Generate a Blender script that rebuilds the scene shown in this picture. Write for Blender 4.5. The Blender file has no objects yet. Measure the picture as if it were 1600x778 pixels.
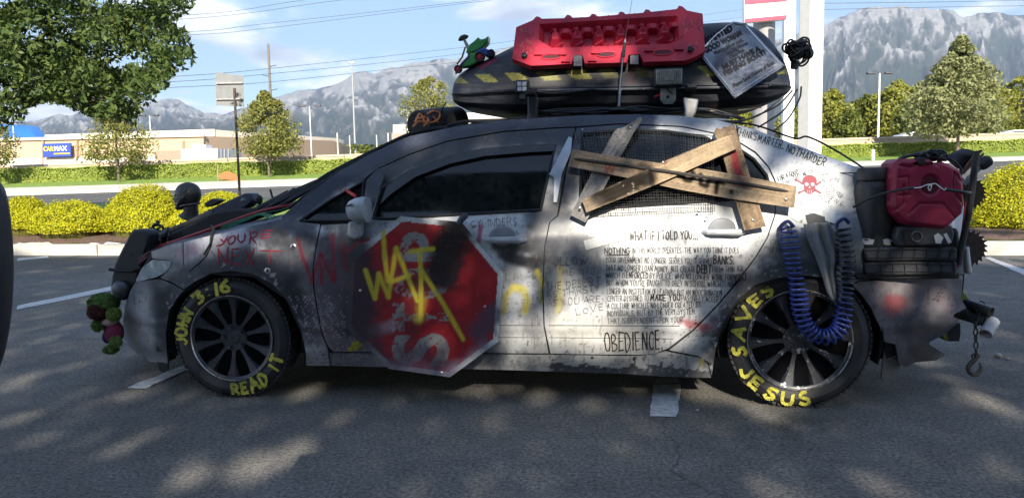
import bpy, math, random
import numpy as np
from mathutils import Matrix, Vector

# ------------------------------------------------------------------ camera, sky, sun, exposure
SC = bpy.context.scene
COL = SC.collection
W0, H0 = 1600.0, 778.0                      # survey units of the photograph
CAM = np.array([0.48993, -3.44402, 1.05578])
YAW, PIT, ROL, FPX = -0.126398, 0.0917989, -0.0191998, 1167.09
_cy, _sy, _cp, _sp = math.cos(YAW), math.sin(YAW), math.cos(PIT), math.sin(PIT)
FV = np.array([_sy * _cp, _cy * _cp, -_sp])
_R = np.array([_cy, -_sy, 0.0]); _U = np.cross(_R, FV)
RV = math.cos(ROL) * _R + math.sin(ROL) * _U
UV = -math.sin(ROL) * _R + math.cos(ROL) * _U
RH = np.array([_cy, -_sy, 0.0]); FH = np.array([_sy, _cy, 0.0])   # level right / forward
SUN_EL = math.radians(29.0)
SUN_AZ_OFF = math.radians(-1.5)             # sunlight travels almost straight ahead
_h = math.cos(SUN_AZ_OFF) * FH + math.sin(SUN_AZ_OFF) * RH
SUND = np.array([_h[0] * math.cos(SUN_EL), _h[1] * math.cos(SUN_EL), -math.sin(SUN_EL)])

cd = bpy.data.cameras.new('camera'); cam = bpy.data.objects.new('camera', cd); COL.objects.link(cam)
cd.sensor_width = 36; cd.lens = 36 * FPX / W0; cd.clip_start = 0.05; cd.clip_end = 60000
m = Matrix.Identity(4)
for i in range(3):
    m[i][0] = RV[i]; m[i][1] = UV[i]; m[i][2] = -FV[i]; m[i][3] = CAM[i]
cam.matrix_world = m
SC.camera = cam

wd = bpy.data.worlds.new('World'); SC.world = wd; wd.use_nodes = True
nt = wd.node_tree; nt.nodes.clear()
def wn(t, **k):
    n = nt.nodes.new(t)
    for a, b in k.items(): setattr(n, a, b)
    return n
out = wn('ShaderNodeOutputWorld'); bg = wn('ShaderNodeBackground'); bg.inputs['Strength'].default_value = 0.10
sky = wn('ShaderNodeTexSky', sky_type='NISHITA', sun_disc=False)
sky.sun_elevation = SUN_EL
sky.sun_rotation = math.atan2(-SUND[0], -SUND[1])
sky.altitude = 1400; sky.air_density = 1.0; sky.dust_density = 0.15; sky.ozone_density = 1.8
tc = wn('ShaderNodeTexCoord'); sep = wn('ShaderNodeSeparateXYZ'); nt.links.new(tc.outputs['Generated'], sep.inputs[0])
zz = wn('ShaderNodeMath', operation='ADD'); zz.inputs[1].default_value = 0.22; nt.links.new(sep.outputs['Z'], zz.inputs[0])
dv = wn('ShaderNodeVectorMath', operation='DIVIDE'); nt.links.new(tc.outputs['Generated'], dv.inputs[0])
cb = wn('ShaderNodeCombineXYZ')
for k in 'XYZ': nt.links.new(zz.outputs[0], cb.inputs[k])
nt.links.new(cb.outputs[0], dv.inputs[1])
mp = wn('ShaderNodeMapping'); nt.links.new(dv.outputs[0], mp.inputs[0])
mp.inputs['Location'].default_value = (8.2, 0.9, 0.2); mp.inputs['Scale'].default_value = (1.0, 1.0, 3.2)
nz = wn('ShaderNodeTexNoise'); nz.inputs['Scale'].default_value = 1.75; nz.inputs['Detail'].default_value = 9; nz.inputs['Roughness'].default_value = 0.56
nt.links.new(mp.outputs[0], nz.inputs['Vector'])
low = wn('ShaderNodeMapRange'); low.inputs['From Min'].default_value = 0.0; low.inputs['From Max'].default_value = 0.38
low.inputs['To Min'].default_value = 0.115; low.inputs['To Max'].default_value = -0.17; nt.links.new(sep.outputs['Z'], low.inputs['Value'])
ad = wn('ShaderNodeMath', operation='ADD'); nt.links.new(nz.outputs['Fac'], ad.inputs[0]); nt.links.new(low.outputs[0], ad.inputs[1])
rp = wn('ShaderNodeMapRange', interpolation_type='SMOOTHSTEP'); rp.inputs['From Min'].default_value = 0.462; rp.inputs['From Max'].default_value = 0.585
nt.links.new(ad.outputs[0], rp.inputs['Value'])
nz2 = wn('ShaderNodeTexNoise'); nz2.inputs['Scale'].default_value = 3.2; nz2.inputs['Detail'].default_value = 6
nt.links.new(mp.outputs[0], nz2.inputs['Vector'])
cr = wn('ShaderNodeValToRGB'); cr.color_ramp.elements[0].position = 0.36; cr.color_ramp.elements[0].color = (3.6, 4.0, 4.9, 1)
cr.color_ramp.elements[1].position = 0.6; cr.color_ramp.elements[1].color = (9.0, 9.1, 9.3, 1); nt.links.new(nz2.outputs['Fac'], cr.inputs[0])
mx = wn('ShaderNodeMix', data_type='RGBA'); nt.links.new(rp.outputs[0], mx.inputs['Factor'])
nt.links.new(sky.outputs[0], mx.inputs['A']); nt.links.new(cr.outputs[0], mx.inputs['B'])
nt.links.new(mx.outputs['Result'], bg.inputs['Color']); nt.links.new(bg.outputs[0], out.inputs['Surface'])

sl = bpy.data.lights.new('sun', 'SUN'); sl.energy = 4.8; sl.angle = math.radians(0.53); sl.color = (1.0, 0.91, 0.76)
so = bpy.data.objects.new('sun', sl); COL.objects.link(so)
so.rotation_euler = Vector(SUND).to_track_quat('-Z', 'Y').to_euler(); so.location = (0, -20, 20)
SC.view_settings.view_transform = 'Standard'; SC.view_settings.look = 'None'; SC.view_settings.gamma = 1
SC.view_settings.exposure = 1.32
SC.view_settings.use_curve_mapping = False
SC.cycles.use_denoising = True
SC.cycles.max_bounces = 8; SC.cycles.diffuse_bounces = 3; SC.cycles.glossy_bounces = 3; SC.cycles.transmission_bounces = 4
SC.cycles.volume_bounces = 0; SC.cycles.transparent_max_bounces = 8; SC.cycles.sample_clamp_indirect = 6
SC.cycles.caustics_reflective = False; SC.cycles.caustics_refractive = False

# ------------------------------------------------------------------ surveying helpers
def rays(u, v):
    u = np.asarray(u, float); v = np.asarray(v, float)
    return FV + ((u - W0 / 2) / FPX)[..., None] * RV - ((v - H0 / 2) / FPX)[..., None] * UV
def proj(P):
    d = np.asarray(P, float) - CAM
    z = d @ FV
    return np.stack([W0 / 2 + FPX * (d @ RV) / z, H0 / 2 - FPX * (d @ UV) / z], -1)
def at_y(u, v, y):                           # point of the sight line that lies on the vertical plane y
    d = rays(u, v); return CAM + d * ((y - CAM[1]) / d[..., 1])[..., None]
def at_d(u, v, dist):                        # point of the sight line at a level distance
    d = rays(u, v); return CAM + d * (dist / (d @ FH))[..., None]
def at_z(u, v, z=0.0):
    d = rays(u, v); return CAM + d * ((z - CAM[2]) / d[..., 2])[..., None]
def on_surf(u, v, Y, off=0.0, it=14):        # point of the sight line on the sheet y = Y(x, z)
    d = rays(u, v); y = np.zeros(d.shape[:-1])
    for _ in range(it):
        t = (y - off - CAM[1]) / d[..., 1]
        P = CAM + d * t[..., None]
        y = Y(P[..., 0], P[..., 2])
    P[..., 1] = y - off
    return P
def uvz(u, v, z): return np.array([CAM[0], CAM[1], 0]) + u * RH + v * FH + np.array([0, 0, z])
def interp(x, xs, ys): return np.interp(x, xs, ys)
def smooth_curve(xs, ys, n=400):             # smoothed lookup through given stations
    X = np.linspace(xs[0], xs[-1], n); Yv = np.interp(X, xs, ys)
    k = np.hanning(41); k /= k.sum()
    Yp = np.concatenate([np.full(20, 1.0) * (Yv[0] + (Yv[0] - Yv[1]) * np.arange(20, 0, -1)), Yv, Yv[-1] + (Yv[-1] - Yv[-2]) * np.arange(1, 21)])
    return X, np.convolve(Yp, k, 'valid')

# ------------------------------------------------------------------ value noise
def _hash(ix, iy, s): 
    h = np.sin(ix * 127.1 + iy * 311.7 + s * 74.7) * 43758.5453
    return h - np.floor(h)
def vnoise(x, y, s=0):
    ix, iy = np.floor(x), np.floor(y); fx, fy = x - ix, y - iy
    fx = fx * fx * (3 - 2 * fx); fy = fy * fy * (3 - 2 * fy)
    a, b, c, d = _hash(ix, iy, s), _hash(ix + 1, iy, s), _hash(ix, iy + 1, s), _hash(ix + 1, iy + 1, s)
    return (a * (1 - fx) + b * fx) * (1 - fy) + (c * (1 - fx) + d * fx) * fy
def fbm(x, y, s=0, o=4):
    t = 0; a = 0.5
    for k in range(o): t = t + a * vnoise(x * 2 ** k, y * 2 ** k, s + k * 7); a *= 0.5
    return t / (1 - 0.5 ** o)
def sstep(a, b, x): t = np.clip((x - a) / (b - a), 0, 1); return t * t * (3 - 2 * t)

# ------------------------------------------------------------------ materials
MATS = {}
def mat(name, col=(.5, .5, .5), rough=.6, metal=0, var=.2, scale=9, bump=0, bscale=80, attr=False, island=None, spec=.5, coat=0, sub=None, trans=0, chips=None):
    if name in MATS: return MATS[name]
    M = bpy.data.materials.new(name); M.use_nodes = True; t = M.node_tree; N = t.nodes; L = t.links
    p = N['Principled BSDF']; tc = N.new('ShaderNodeTexCoord')
    p.inputs['Roughness'].default_value = rough; p.inputs['Metallic'].default_value = metal
    p.inputs['Specular IOR Level'].default_value = spec; p.inputs['Coat Weight'].default_value = coat
    nz = N.new('ShaderNodeTexNoise'); nz.inputs['Scale'].default_value = scale; nz.inputs['Detail'].default_value = 6; nz.inputs['Roughness'].default_value = .62
    L.new(tc.outputs['Object'], nz.inputs['Vector'])
    mr = N.new('ShaderNodeMapRange'); mr.inputs['From Min'].default_value = .3; mr.inputs['From Max'].default_value = .7
    mr.inputs['To Min'].default_value = 1 - var; mr.inputs['To Max'].default_value = 1 + var
    L.new(nz.outputs['Fac'], mr.inputs['Value'])
    mul = N.new('ShaderNodeMix'); mul.data_type = 'RGBA'; mul.blend_type = 'MULTIPLY'; mul.inputs['Factor'].default_value = 1
    def chip_mix(src_socket):
        c = N.new('ShaderNodeTexNoise'); c.inputs['Scale'].default_value = chips[2]; c.inputs['Detail'].default_value = 8; c.inputs['Roughness'].default_value = .7
        L.new(tc.outputs['Object'], c.inputs['Vector']); r_ = N.new('ShaderNodeMapRange'); r_.inputs['From Min'].default_value = chips[1]; r_.inputs['From Max'].default_value = chips[1] + .015
        L.new(c.outputs['Fac'], r_.inputs['Value']); x = N.new('ShaderNodeMix'); x.data_type = 'RGBA'; L.new(r_.outputs[0], x.inputs['Factor']); L.new(src_socket, x.inputs['A']); x.inputs['B'].default_value = (*chips[0], 1)
        L.new(x.outputs['Result'], p.inputs['Base Color'])
    if attr:
        a = N.new('ShaderNodeAttribute'); a.attribute_name = 'Col'; L.new(a.outputs['Color'], mul.inputs['A'])
    elif island:
        g = N.new('ShaderNodeNewGeometry'); r = N.new('ShaderNodeValToRGB')
        r.color_ramp.elements[0].color = (*col, 1); r.color_ramp.elements[1].color = (*island[-1], 1)
        for k, c in enumerate(island[:-1]):
            e = r.color_ramp.elements.new((k + 1) / len(island)); e.color = (*c, 1)
        L.new(g.outputs['Random Per Island'], r.inputs[0]); L.new(r.outputs[0], mul.inputs['A'])
    else: mul.inputs['A'].default_value = (*col, 1)
    L.new(mr.outputs[0], mul.inputs['B']); L.new(mul.outputs['Result'], p.inputs['Base Color'])
    if chips: chip_mix(mul.outputs['Result'])
    rr = N.new('ShaderNodeMapRange'); rr.inputs['From Min'].default_value = .3; rr.inputs['From Max'].default_value = .7
    rr.inputs['To Min'].default_value = max(0, rough - .08); rr.inputs['To Max'].default_value = min(1, rough + .1)
    L.new(nz.outputs['Fac'], rr.inputs['Value']); L.new(rr.outputs[0], p.inputs['Roughness'])
    if bump:
        n2 = N.new('ShaderNodeTexNoise'); n2.inputs['Scale'].default_value = bscale; n2.inputs['Detail'].default_value = 4
        L.new(tc.outputs['Object'], n2.inputs['Vector']); b = N.new('ShaderNodeBump'); b.inputs['Strength'].default_value = bump; b.inputs['Distance'].default_value = .02
        L.new(n2.outputs['Fac'], b.inputs['Height']); L.new(b.outputs[0], p.inputs['Normal'])
    if trans:
        tr = N.new('ShaderNodeBsdfTranslucent'); ms = N.new('ShaderNodeMixShader'); ms.inputs[0].default_value = trans
        L.new(mul.outputs['Result'], tr.inputs['Color']); L.new(p.outputs[0], ms.inputs[1]); L.new(tr.outputs[0], ms.inputs[2])
        L.new(ms.outputs[0], N['Material Output'].inputs['Surface'])
    MATS[name] = M; return M

# ------------------------------------------------------------------ objects
ORG = {}
def tag(o, label=None, cat=None, group=None, kind=None):
    if label: o['label'] = label
    if cat: o['category'] = cat
    if group: o['group'] = group
    if kind: o['kind'] = kind
    return o
def org(o): return ORG.get(o.name, np.zeros(3)) if o else np.zeros(3)
def thing(name, label, cat, loc=(0, 0, 0), group=None, parent=None):
    o = bpy.data.objects.new(name, None); COL.objects.link(o); loc = np.array(loc, float)
    o.empty_display_size = .1
    if parent: o.parent = parent; o.location = loc - org(parent)
    else: o.location = loc
    ORG[o.name] = loc
    return tag(o, label, cat, group)
def part_empty(name, loc, parent): return thing(name, None, None, loc, None, parent)
def obj(name, V, F, M, parent=None, smooth=30, cols=None, bevel=0, seg=2, base=None, flat=False):
    """one mesh object; V in world space, re-based to its parent (or to base)"""
    V = np.asarray(V, float).reshape(-1, 3)
    o0 = org(parent) if base is None else np.asarray(base, float)
    me = bpy.data.meshes.new(name)
    if isinstance(F, np.ndarray):
        V2 = (V - o0).astype(np.float32); k = F.shape[1]
        me.vertices.add(len(V2)); me.vertices.foreach_set('co', V2.ravel())
        me.loops.add(F.size); me.loops.foreach_set('vertex_index', F.astype(np.int32).ravel())
        me.polygons.add(len(F)); me.polygons.foreach_set('loop_start', (np.arange(len(F)) * k).astype(np.int32))
        try: me.polygons.foreach_set('loop_total', np.full(len(F), k, np.int32))
        except Exception: pass
        me.update(calc_edges=True)
    else: me.from_pydata((V - o0).tolist(), [], F)
    if cols is not None:
        a = me.color_attributes.new('Col', 'FLOAT_COLOR', 'POINT')
        c4 = np.ones((len(V), 4), np.float32); c4[:, :3] = cols; a.data.foreach_set('color', c4.ravel())
    me.materials.append(M)
    if not flat:
        me.polygons.foreach_set('use_smooth', np.ones(len(me.polygons), bool))
        if smooth < 180: me.set_sharp_from_angle(angle=math.radians(smooth))
    me.validate()
    o = bpy.data.objects.new(name, me); COL.objects.link(o)
    if parent: o.parent = parent; o.location = o0 - org(parent)
    else: o.location = o0
    ORG[o.name] = o0
    if bevel:
        b = o.modifiers.new('bevel', 'BEVEL'); b.width = bevel; b.segments = seg; b.limit_method = 'ANGLE'; b.angle_limit = math.radians(35)
    return o
def struct(o): o['kind'] = 'structure'; return o

def nrm(a): a = np.asarray(a, float); return a / (np.linalg.norm(a) + 1e-12)
class MB:
    def __init__(s): s.V = []; s.F = []
    def add(s, V, F):
        n = len(s.V); s.V.extend(np.asarray(V, float).tolist()); s.F.extend([[i + n for i in f] for f in F]); return s
    def box(s, c, size, rx=0, ry=0, rz=0, M3=None):
        h = np.array(size) / 2; P = np.array([[x, y, z] for x in (-1, 1) for y in (-1, 1) for z in (-1, 1)]) * h
        if M3 is None: M3 = np.array((Matrix.Rotation(rz, 3, 'Z') @ Matrix.Rotation(ry, 3, 'Y') @ Matrix.Rotation(rx, 3, 'X')))
        P = P @ np.array(M3).T + np.array(c)
        return s.add(P, [[0, 1, 3, 2], [4, 6, 7, 5], [0, 4, 5, 1], [2, 3, 7, 6], [0, 2, 6, 4], [1, 5, 7, 3]])
    def tube(s, path, r, n=8, cap=True, closed=False):
        P = np.asarray(path, float); k = len(P); r = np.full(k, r) if np.isscalar(r) else np.asarray(r, float)
        T = np.gradient(P, axis=0)
        if closed: T = np.roll(P, -1, 0) - np.roll(P, 1, 0)
        T /= np.linalg.norm(T, axis=1)[:, None] + 1e-12
        a = np.array([0, 0, 1.]) if abs(T[0][2]) < .9 else np.array([1., 0, 0])
        nn = nrm(np.cross(T[0], a)); V = []
        for i in range(k):
            nn = nrm(nn - T[i] * (nn @ T[i])); b = np.cross(T[i], nn)
            for j in range(n):
                q = 2 * math.pi * j / n; V.append(P[i] + r[i] * (math.cos(q) * nn + math.sin(q) * b))
        F = [[i * n + j, i * n + (j + 1) % n, (i + 1) * n + (j + 1) % n, (i + 1) * n + j] for i in range(k - 1) for j in range(n)]
        if closed: F += [[(k - 1) * n + j, (k - 1) * n + (j + 1) % n, (j + 1) % n, j] for j in range(n)]
        elif cap: F += [list(range(n))[::-1], list(range((k - 1) * n, k * n))]
        return s.add(V, F)
    def cyl(s, p0, p1, r0, r1=None, n=16): return s.tube([p0, p1], [r0, r0 if r1 is None else r1], n)
    def lathe(s, c, axis, prof, n=24, cap=True):      # prof: list of (offset along axis, radius)
        axis = nrm(axis); a = np.array([0, 0, 1.]) if abs(axis[2]) < .9 else np.array([1., 0, 0])
        e = nrm(np.cross(axis, a)); g = np.cross(axis, e); V = []; k = len(prof)
        for t, r in prof:
            for j in range(n):
                q = 2 * math.pi * j / n; V.append(np.array(c) + axis * t + r * (math.cos(q) * e + math.sin(q) * g))
        F = [[i * n + j, i * n + (j + 1) % n, (i + 1) * n + (j + 1) % n, (i + 1) * n + j] for i in range(k - 1) for j in range(n)]
        if cap and prof[0][1] > 1e-6: F.append(list(range(n))[::-1])
        if cap and prof[-1][1] > 1e-6: F.append(list(range((k - 1) * n, k * n)))
        return s.add(V, F)
    def prism(s, poly, thick):                        # poly: 3D loop; thick: offset vector
        P = np.asarray(poly, float); n = len(P); t = np.asarray(thick, float)
        return s.add(np.vstack([P, P + t]), [list(range(n)), list(range(n, 2 * n))[::-1]] + [[i, n + i, n + (i + 1) % n, (i + 1) % n] for i in range(n)])
    def sph(s, c, r, n=16, mm=10, M3=None):
        r = np.array([r] * 3) if np.isscalar(r) else np.array(r); V = []
        for i in range(mm + 1):
            th = math.pi * i / mm
            for j in range(n):
                q = 2 * math.pi * j / n; V.append([math.sin(th) * math.cos(q), math.sin(th) * math.sin(q), math.cos(th)])
        V = np.array(V) * r
        if M3 is not None: V = V @ np.array(M3).T
        F = [[i * n + j, (i + 1) * n + j, (i + 1) * n + (j + 1) % n, i * n + (j + 1) % n] for i in range(mm) for j in range(n)]
        return s.add(V + np.array(c), F)
    def grid(s, P):                                   # P: (a,b,3)
        a, b = P.shape[:2]
        return s.add(P.reshape(-1, 3), [[i * b + j, i * b + j + 1, (i + 1) * b + j + 1, (i + 1) * b + j] for i in range(a - 1) for j in range(b - 1)])
    def obj(s, name, M, parent=None, **k): return obj(name, s.V, s.F, M, parent, **k)
def catmull(P, n=8):
    P = np.asarray(P, float); Q = np.vstack([2 * P[0] - P[1], P, 2 * P[-1] - P[-2]]); R = []
    for i in range(1, len(Q) - 2):
        for t in np.linspace(0, 1, n, endpoint=False):
            a, b, c, d = Q[i - 1], Q[i], Q[i + 1], Q[i + 2]
            R.append(.5 * (2 * b + (c - a) * t + (2 * a - 5 * b + 4 * c - d) * t * t + (3 * b - a - 3 * c + d) * t ** 3))
    R.append(P[-1]); return np.array(R)
def pxpath(pts, y, n=6):                              # list of (u,v[,y]) -> smoothed 3D path
    P = np.array([at_y(p[0], p[1], p[2] if len(p) > 2 else y) for p in pts]); return catmull(P, n)

# ------------------------------------------------------------------ polygons and sheets
def inside(U, V, poly):
    p = np.asarray(poly, float); r = np.zeros(U.shape, bool); j = len(p) - 1
    for i in range(len(p)):
        xi, yi = p[i]; xj, yj = p[j]
        if yi != yj:
            c = ((yi > V) != (yj > V)) & (U < (xj - xi) * (V - yi) / (yj - yi) + xi); r ^= c
        j = i
    return r
def near_seg(U, V, segs):                             # nearest boundary point and distance
    best = np.full(U.shape, 1e9); bx = np.zeros(U.shape); by = np.zeros(U.shape)
    for (x0, y0), (x1, y1) in segs:
        dx, dy = x1 - x0, y1 - y0; L = dx * dx + dy * dy + 1e-15
        t = np.clip(((U - x0) * dx + (V - y0) * dy) / L, 0, 1); qx = x0 + t * dx; qy = y0 + t * dy
        d = (U - qx) ** 2 + (V - qy) ** 2; k = d < best
        best[k] = d[k]; bx[k] = qx[k]; by[k] = qy[k]
    return np.sqrt(best), bx, by
def dens(poly, step):
    p = np.asarray(poly, float); R = []
    for i in range(len(p)):
        a, b = p[i], p[(i + 1) % len(p)]; n = max(1, int(np.hypot(*(b - a)) / step))
        for t in np.arange(n) / n: R.append(a + (b - a) * t)
    return np.array(R)
def sheet2d(outer, holes=(), cell=.006):
    """clean quad sheet filling a polygon with holes (any 2D units): returns P2 (n,2), quads, boundary edges"""
    loops = [np.asarray(outer, float)] + [np.asarray(h, float) for h in holes]
    lo = loops[0].min(0) - cell; hi = loops[0].max(0) + cell
    nx, ny = int((hi[0] - lo[0]) / cell) + 2, int((hi[1] - lo[1]) / cell) + 2
    gx, gy = np.meshgrid(lo[0] + np.arange(nx) * cell, lo[1] + np.arange(ny) * cell, indexing='ij')
    ins = inside(gx, gy, loops[0])
    for h in loops[1:]: ins &= ~inside(gx, gy, h)
    segs = [(l[i], l[(i + 1) % len(l)]) for l in loops for i in range(len(l))]
    q = ins[:-1, :-1].astype(int) + ins[1:, :-1] + ins[1:, 1:] + ins[:-1, 1:]
    ii, jj = np.nonzero(q > 0); idx = lambda i, j: i * ny + j
    Q = np.stack([idx(ii, jj), idx(ii + 1, jj), idx(ii + 1, jj + 1), idx(ii, jj + 1)], 1)
    used = np.unique(Q); X = gx.ravel()[used].copy(); Yc = gy.ravel()[used].copy(); I = ins.ravel()[used]
    o = ~I
    bandk = np.zeros(len(used), bool)
    rem = np.full(nx * ny, -1); rem[used] = np.arange(len(used)); Q = rem[Q]
    if o.any():
        d, bx, by = near_seg(X[o], Yc[o], segs); X[o] = bx; Yc[o] = by
    E = np.sort(np.concatenate([Q[:, [0, 1]], Q[:, [1, 2]], Q[:, [2, 3]], Q[:, [3, 0]]]), 1)
    key, cnt = np.unique(E, axis=0, return_counts=True)
    return np.stack([X, Yc], 1), Q, key[cnt == 1]
def panel(name, outer, M, parent, Y, holes=(), cell=.007, off=0.0, fold=.018, paint=None, pxpoly=True, smooth=50, base=None):
    """sheet lying on y = Y(x,z), outlined in photo units, with turned-in edges"""
    def tow(p):
        P = on_surf(*dens(p, 8).T, Y, off); return P[:, [0, 2]]
    o = tow(outer) if pxpoly else np.asarray(outer, float); hs = [tow(h) if pxpoly else h for h in holes]
    P2, Q, B = sheet2d(o, hs, cell)
    V = np.stack([P2[:, 0], Y(P2[:, 0], P2[:, 1]) - off, P2[:, 1]], 1)
    cols = paint(*proj(V).T) if paint else None
    if fold:
        bv = np.unique(B); rem = np.full(len(V), -1); rem[bv] = len(V) + np.arange(len(bv))
        V2 = V[bv] + np.array([0, fold, 0]); V = np.vstack([V, V2])
        Q = np.vstack([Q, np.stack([B[:, 0], B[:, 1], rem[B[:, 1]], rem[B[:, 0]]], 1)])
        if cols is not None: cols = np.vstack([cols, cols[bv] * .6])
    return obj(name, V, Q, M, parent, smooth=smooth, cols=cols, base=base)

# ------------------------------------------------------------------ lettering
_TC = {}
def glyphs(txt, bold=0.0):
    k = (txt, bold)
    if k in _TC: return _TC[k]
    cu = bpy.data.curves.new('lettering', 'FONT'); cu.body = txt; cu.size = 1; cu.offset = bold; cu.resolution_u = 3; cu.fill_mode = 'FRONT' if hasattr(cu, 'fill_mode') else cu.fill_mode
    o = bpy.data.objects.new('lettering', cu); COL.objects.link(o)
    dg = bpy.context.evaluated_depsgraph_get(); me = bpy.data.meshes.new_from_object(o.evaluated_get(dg))
    V = np.array([v.co[:2] for v in me.vertices]).reshape(-1, 2); F = [list(p.vertices) for p in me.polygons]
    bpy.data.objects.remove(o); bpy.data.curves.remove(cu); bpy.data.meshes.remove(me)
    V[:, 0] -= V[:, 0].min(); _TC[k] = (V, F); return V, F
def hand(txt, bold=0.0, wob=.5, seed=0):               # text in a unit box, letters made uneven by hand
    V, F = glyphs(txt, bold); V = V.copy(); w = V[:, 0].max(); 
    x = V[:, 0].copy(); y = V[:, 1] / .72
    n1 = vnoise(x * 1.6 + 9.1, x * 0 + seed, 3) - .5; n2 = vnoise(x * 2.1, x * 0 + seed * 1.7, 5) - .5; n3 = vnoise(x * 1.9, x * 0 + seed, 8) - .5
    y2 = y * (1 + wob * .45 * n1) + wob * .22 * n2
    x2 = x + wob * .28 * n3 * (y - .3) + wob * .06 * np.sin(y * 4 + x * 3)
    return np.stack([x2 / max(w, 1e-6), y2], 1), F
def text_on(mb, txt, p0, p1, h, Y, off=.002, bold=0.0, wob=.5, seed=0, arc=0.0):
    T, F = hand(txt, bold, wob, seed); p0 = np.array(p0, float); p1 = np.array(p1, float)
    d = p1 - p0; n = nrm(np.array([d[1], -d[0]]))
    px = p0 + T[:, :1] * d + n * T[:, 1:] * h + n * (arc * 4 * T[:, :1] * (1 - T[:, :1]))
    mb.add(on_surf(px[:, 0], px[:, 1], Y, off), F); return mb
def ribbon_on(mb, pts, w, Y, off=.002, n=6, taper=True):  # brush stroke lying on the sheet
    P = catmull(np.array(pts, float), n); T = np.gradient(P, axis=0); T /= np.linalg.norm(T, axis=1)[:, None] + 1e-9
    N = np.stack([-T[:, 1], T[:, 0]], 1); k = len(P); ww = w * (.85 + .3 * vnoise(np.arange(k) * .7, np.zeros(k) + pts[0][0]))
    if taper: ww = ww * np.minimum(1, .55 + np.minimum(np.arange(k), np.arange(k)[::-1]) * .3)
    A = P + N * ww[:, None] / 2; B = P - N * ww[:, None] / 2
    V = np.vstack([on_surf(*A.T, Y, off), on_surf(*B.T, Y, off)])
    mb.add(V, [[i, i + 1, k + i + 1, k + i] for i in range(k - 1)]); return mb

# hand-drawn capitals: pen strokes in a unit box
_O = [(.5 + .5 * math.sin(a), .5 + .5 * math.cos(a)) for a in np.linspace(0, 2 * math.pi, 11)]
STROKES = {'A': (.95, [[(0, 0), (.5, 1), (1, 0)], [(.18, .36), (.85, .36)]]), 'B': (.8, [[(0, 0), (0, 1), (.7, .95), (.78, .7), (.1, .53), (.9, .42), (.95, .12), (0, 0)]]), 'C': (.85, [[(1, .85), (.6, 1), (.12, .8), (0, .45), (.15, .1), (.6, 0), (1, .15)]]),
  'D': (.85, [[(0, 1), (0, 0), (.65, .1), (1, .5), (.65, .93), (0, 1)]]), 'E': (.72, [[(1, 1), (0, 1), (0, 0), (1, .02)], [(0, .52), (.8, .52)]]), 'F': (.72, [[(1, 1), (0, 1), (0, 0)], [(0, .5), (.8, .5)]]), 'G': (.9, [[(1, .85), (.55, 1), (.05, .65), (.05, .25), (.55, 0), (1, .2), (1, .46), (.55, .46)]]),
  'H': (.85, [[(0, 0), (0, 1)], [(1, 0), (1, 1)], [(0, .5), (1, .5)]]), 'I': (.12, [[(.5, 0), (.5, 1)]]), 'J': (.7, [[(.95, 1), (.95, .2), (.55, 0), (.05, .2)]]), 'K': (.8, [[(0, 0), (0, 1)], [(1, 1), (.02, .42), (1, 0)]]), 'L': (.7, [[(0, 1), (0, 0), (1, 0)]]),
  'M': (1.1, [[(0, 0), (.1, 1), (.5, .25), (.9, 1), (1, 0)]]), 'N': (.88, [[(0, 0), (0, 1), (1, 0), (1, 1)]]), 'O': (.9, [_O]), 'P': (.75, [[(0, 0), (0, 1), (.8, .95), (.95, .72), (.7, .5), (0, .46)]]), 'R': (.82, [[(0, 0), (0, 1), (.8, .95), (.92, .72), (.7, .5), (.02, .46)], [(.4, .45), (1, 0)]]),
  'S': (.75, [[(.95, .86), (.5, 1), (.05, .8), (.2, .58), (.8, .42), (.95, .18), (.5, 0), (0, .14)]]), 'T': (.85, [[(0, 1), (1, 1)], [(.5, 1), (.5, 0)]]), 'U': (.85, [[(0, 1), (.05, .2), (.5, 0), (.95, .2), (1, 1)]]), 'V': (.9, [[(0, 1), (.5, 0), (1, 1)]]), 'W': (1.2, [[(0, 1), (.25, 0), (.5, .75), (.75, 0), (1, 1)]]),
  'X': (.85, [[(0, 1), (1, 0)], [(1, 1), (0, 0)]]), 'Y': (.85, [[(0, 1), (.5, .5), (1, 1)], [(.5, .5), (.5, 0)]]), 'Z': (.8, [[(0, 1), (1, 1), (0, 0), (1, 0)]]), '1': (.12, [[(.5, 0), (.5, 1)]]), '3': (.75, [[(0, .95), (.9, .95), (.35, .58), (.95, .35), (.6, 0), (0, .1)]]), '6': (.75, [[(.8, 1), (.1, .55), (.05, .2), (.5, 0), (.95, .22), (.5, .48), (.08, .3)]]),
  ':': (.1, [[(.5, .7), (.5, .82)], [(.5, .16), (.5, .28)]]), '.': (.1, [[(.5, -.02), (.5, .10)]]), ',': (.15, [[(.6, .1), (.3, -.14)]]), "'": (.1, [[(.5, 1), (.45, .74)]]), '-': (.5, [[(0, .48), (1, .48)]]), '_': (.8, [[(0, 0), (1, 0)]])}
def pen(txt, w, seed=0, gap=.28, jit=1.0):
    """list of stroke outlines in a box 1 wide and 1 tall; w = pen width in letter heights; returns (left edge, right edge) polylines"""
    r = random.Random(seed * 131 + len(txt)); x = 0.0; S = []
    for ch in txt:
        if ch == ' ': x += .42; continue
        adv, st = STROKES[ch]; adv = adv * .62 * r.uniform(.88, 1.12); sy = 1 + jit * r.uniform(-.10, .10); dy = jit * r.uniform(-.06, .06); sh = jit * r.uniform(-.07, .10)
        for q in st:
            P = np.array(q, float); P = P + np.array([[r.uniform(-.05, .05), r.uniform(-.04, .04)] for _ in q]) * jit
            if len(P) > 3: P = catmull(P, 3) if ch in 'BCDGJOPRSU36' else P
            P = np.stack([x + P[:, 0] * adv + sh * P[:, 1], P[:, 1] * sy + dy], 1); S.append(P)
        x += adv + gap * r.uniform(.8, 1.2)
    W = max(x - gap, .1); return S, W
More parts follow.
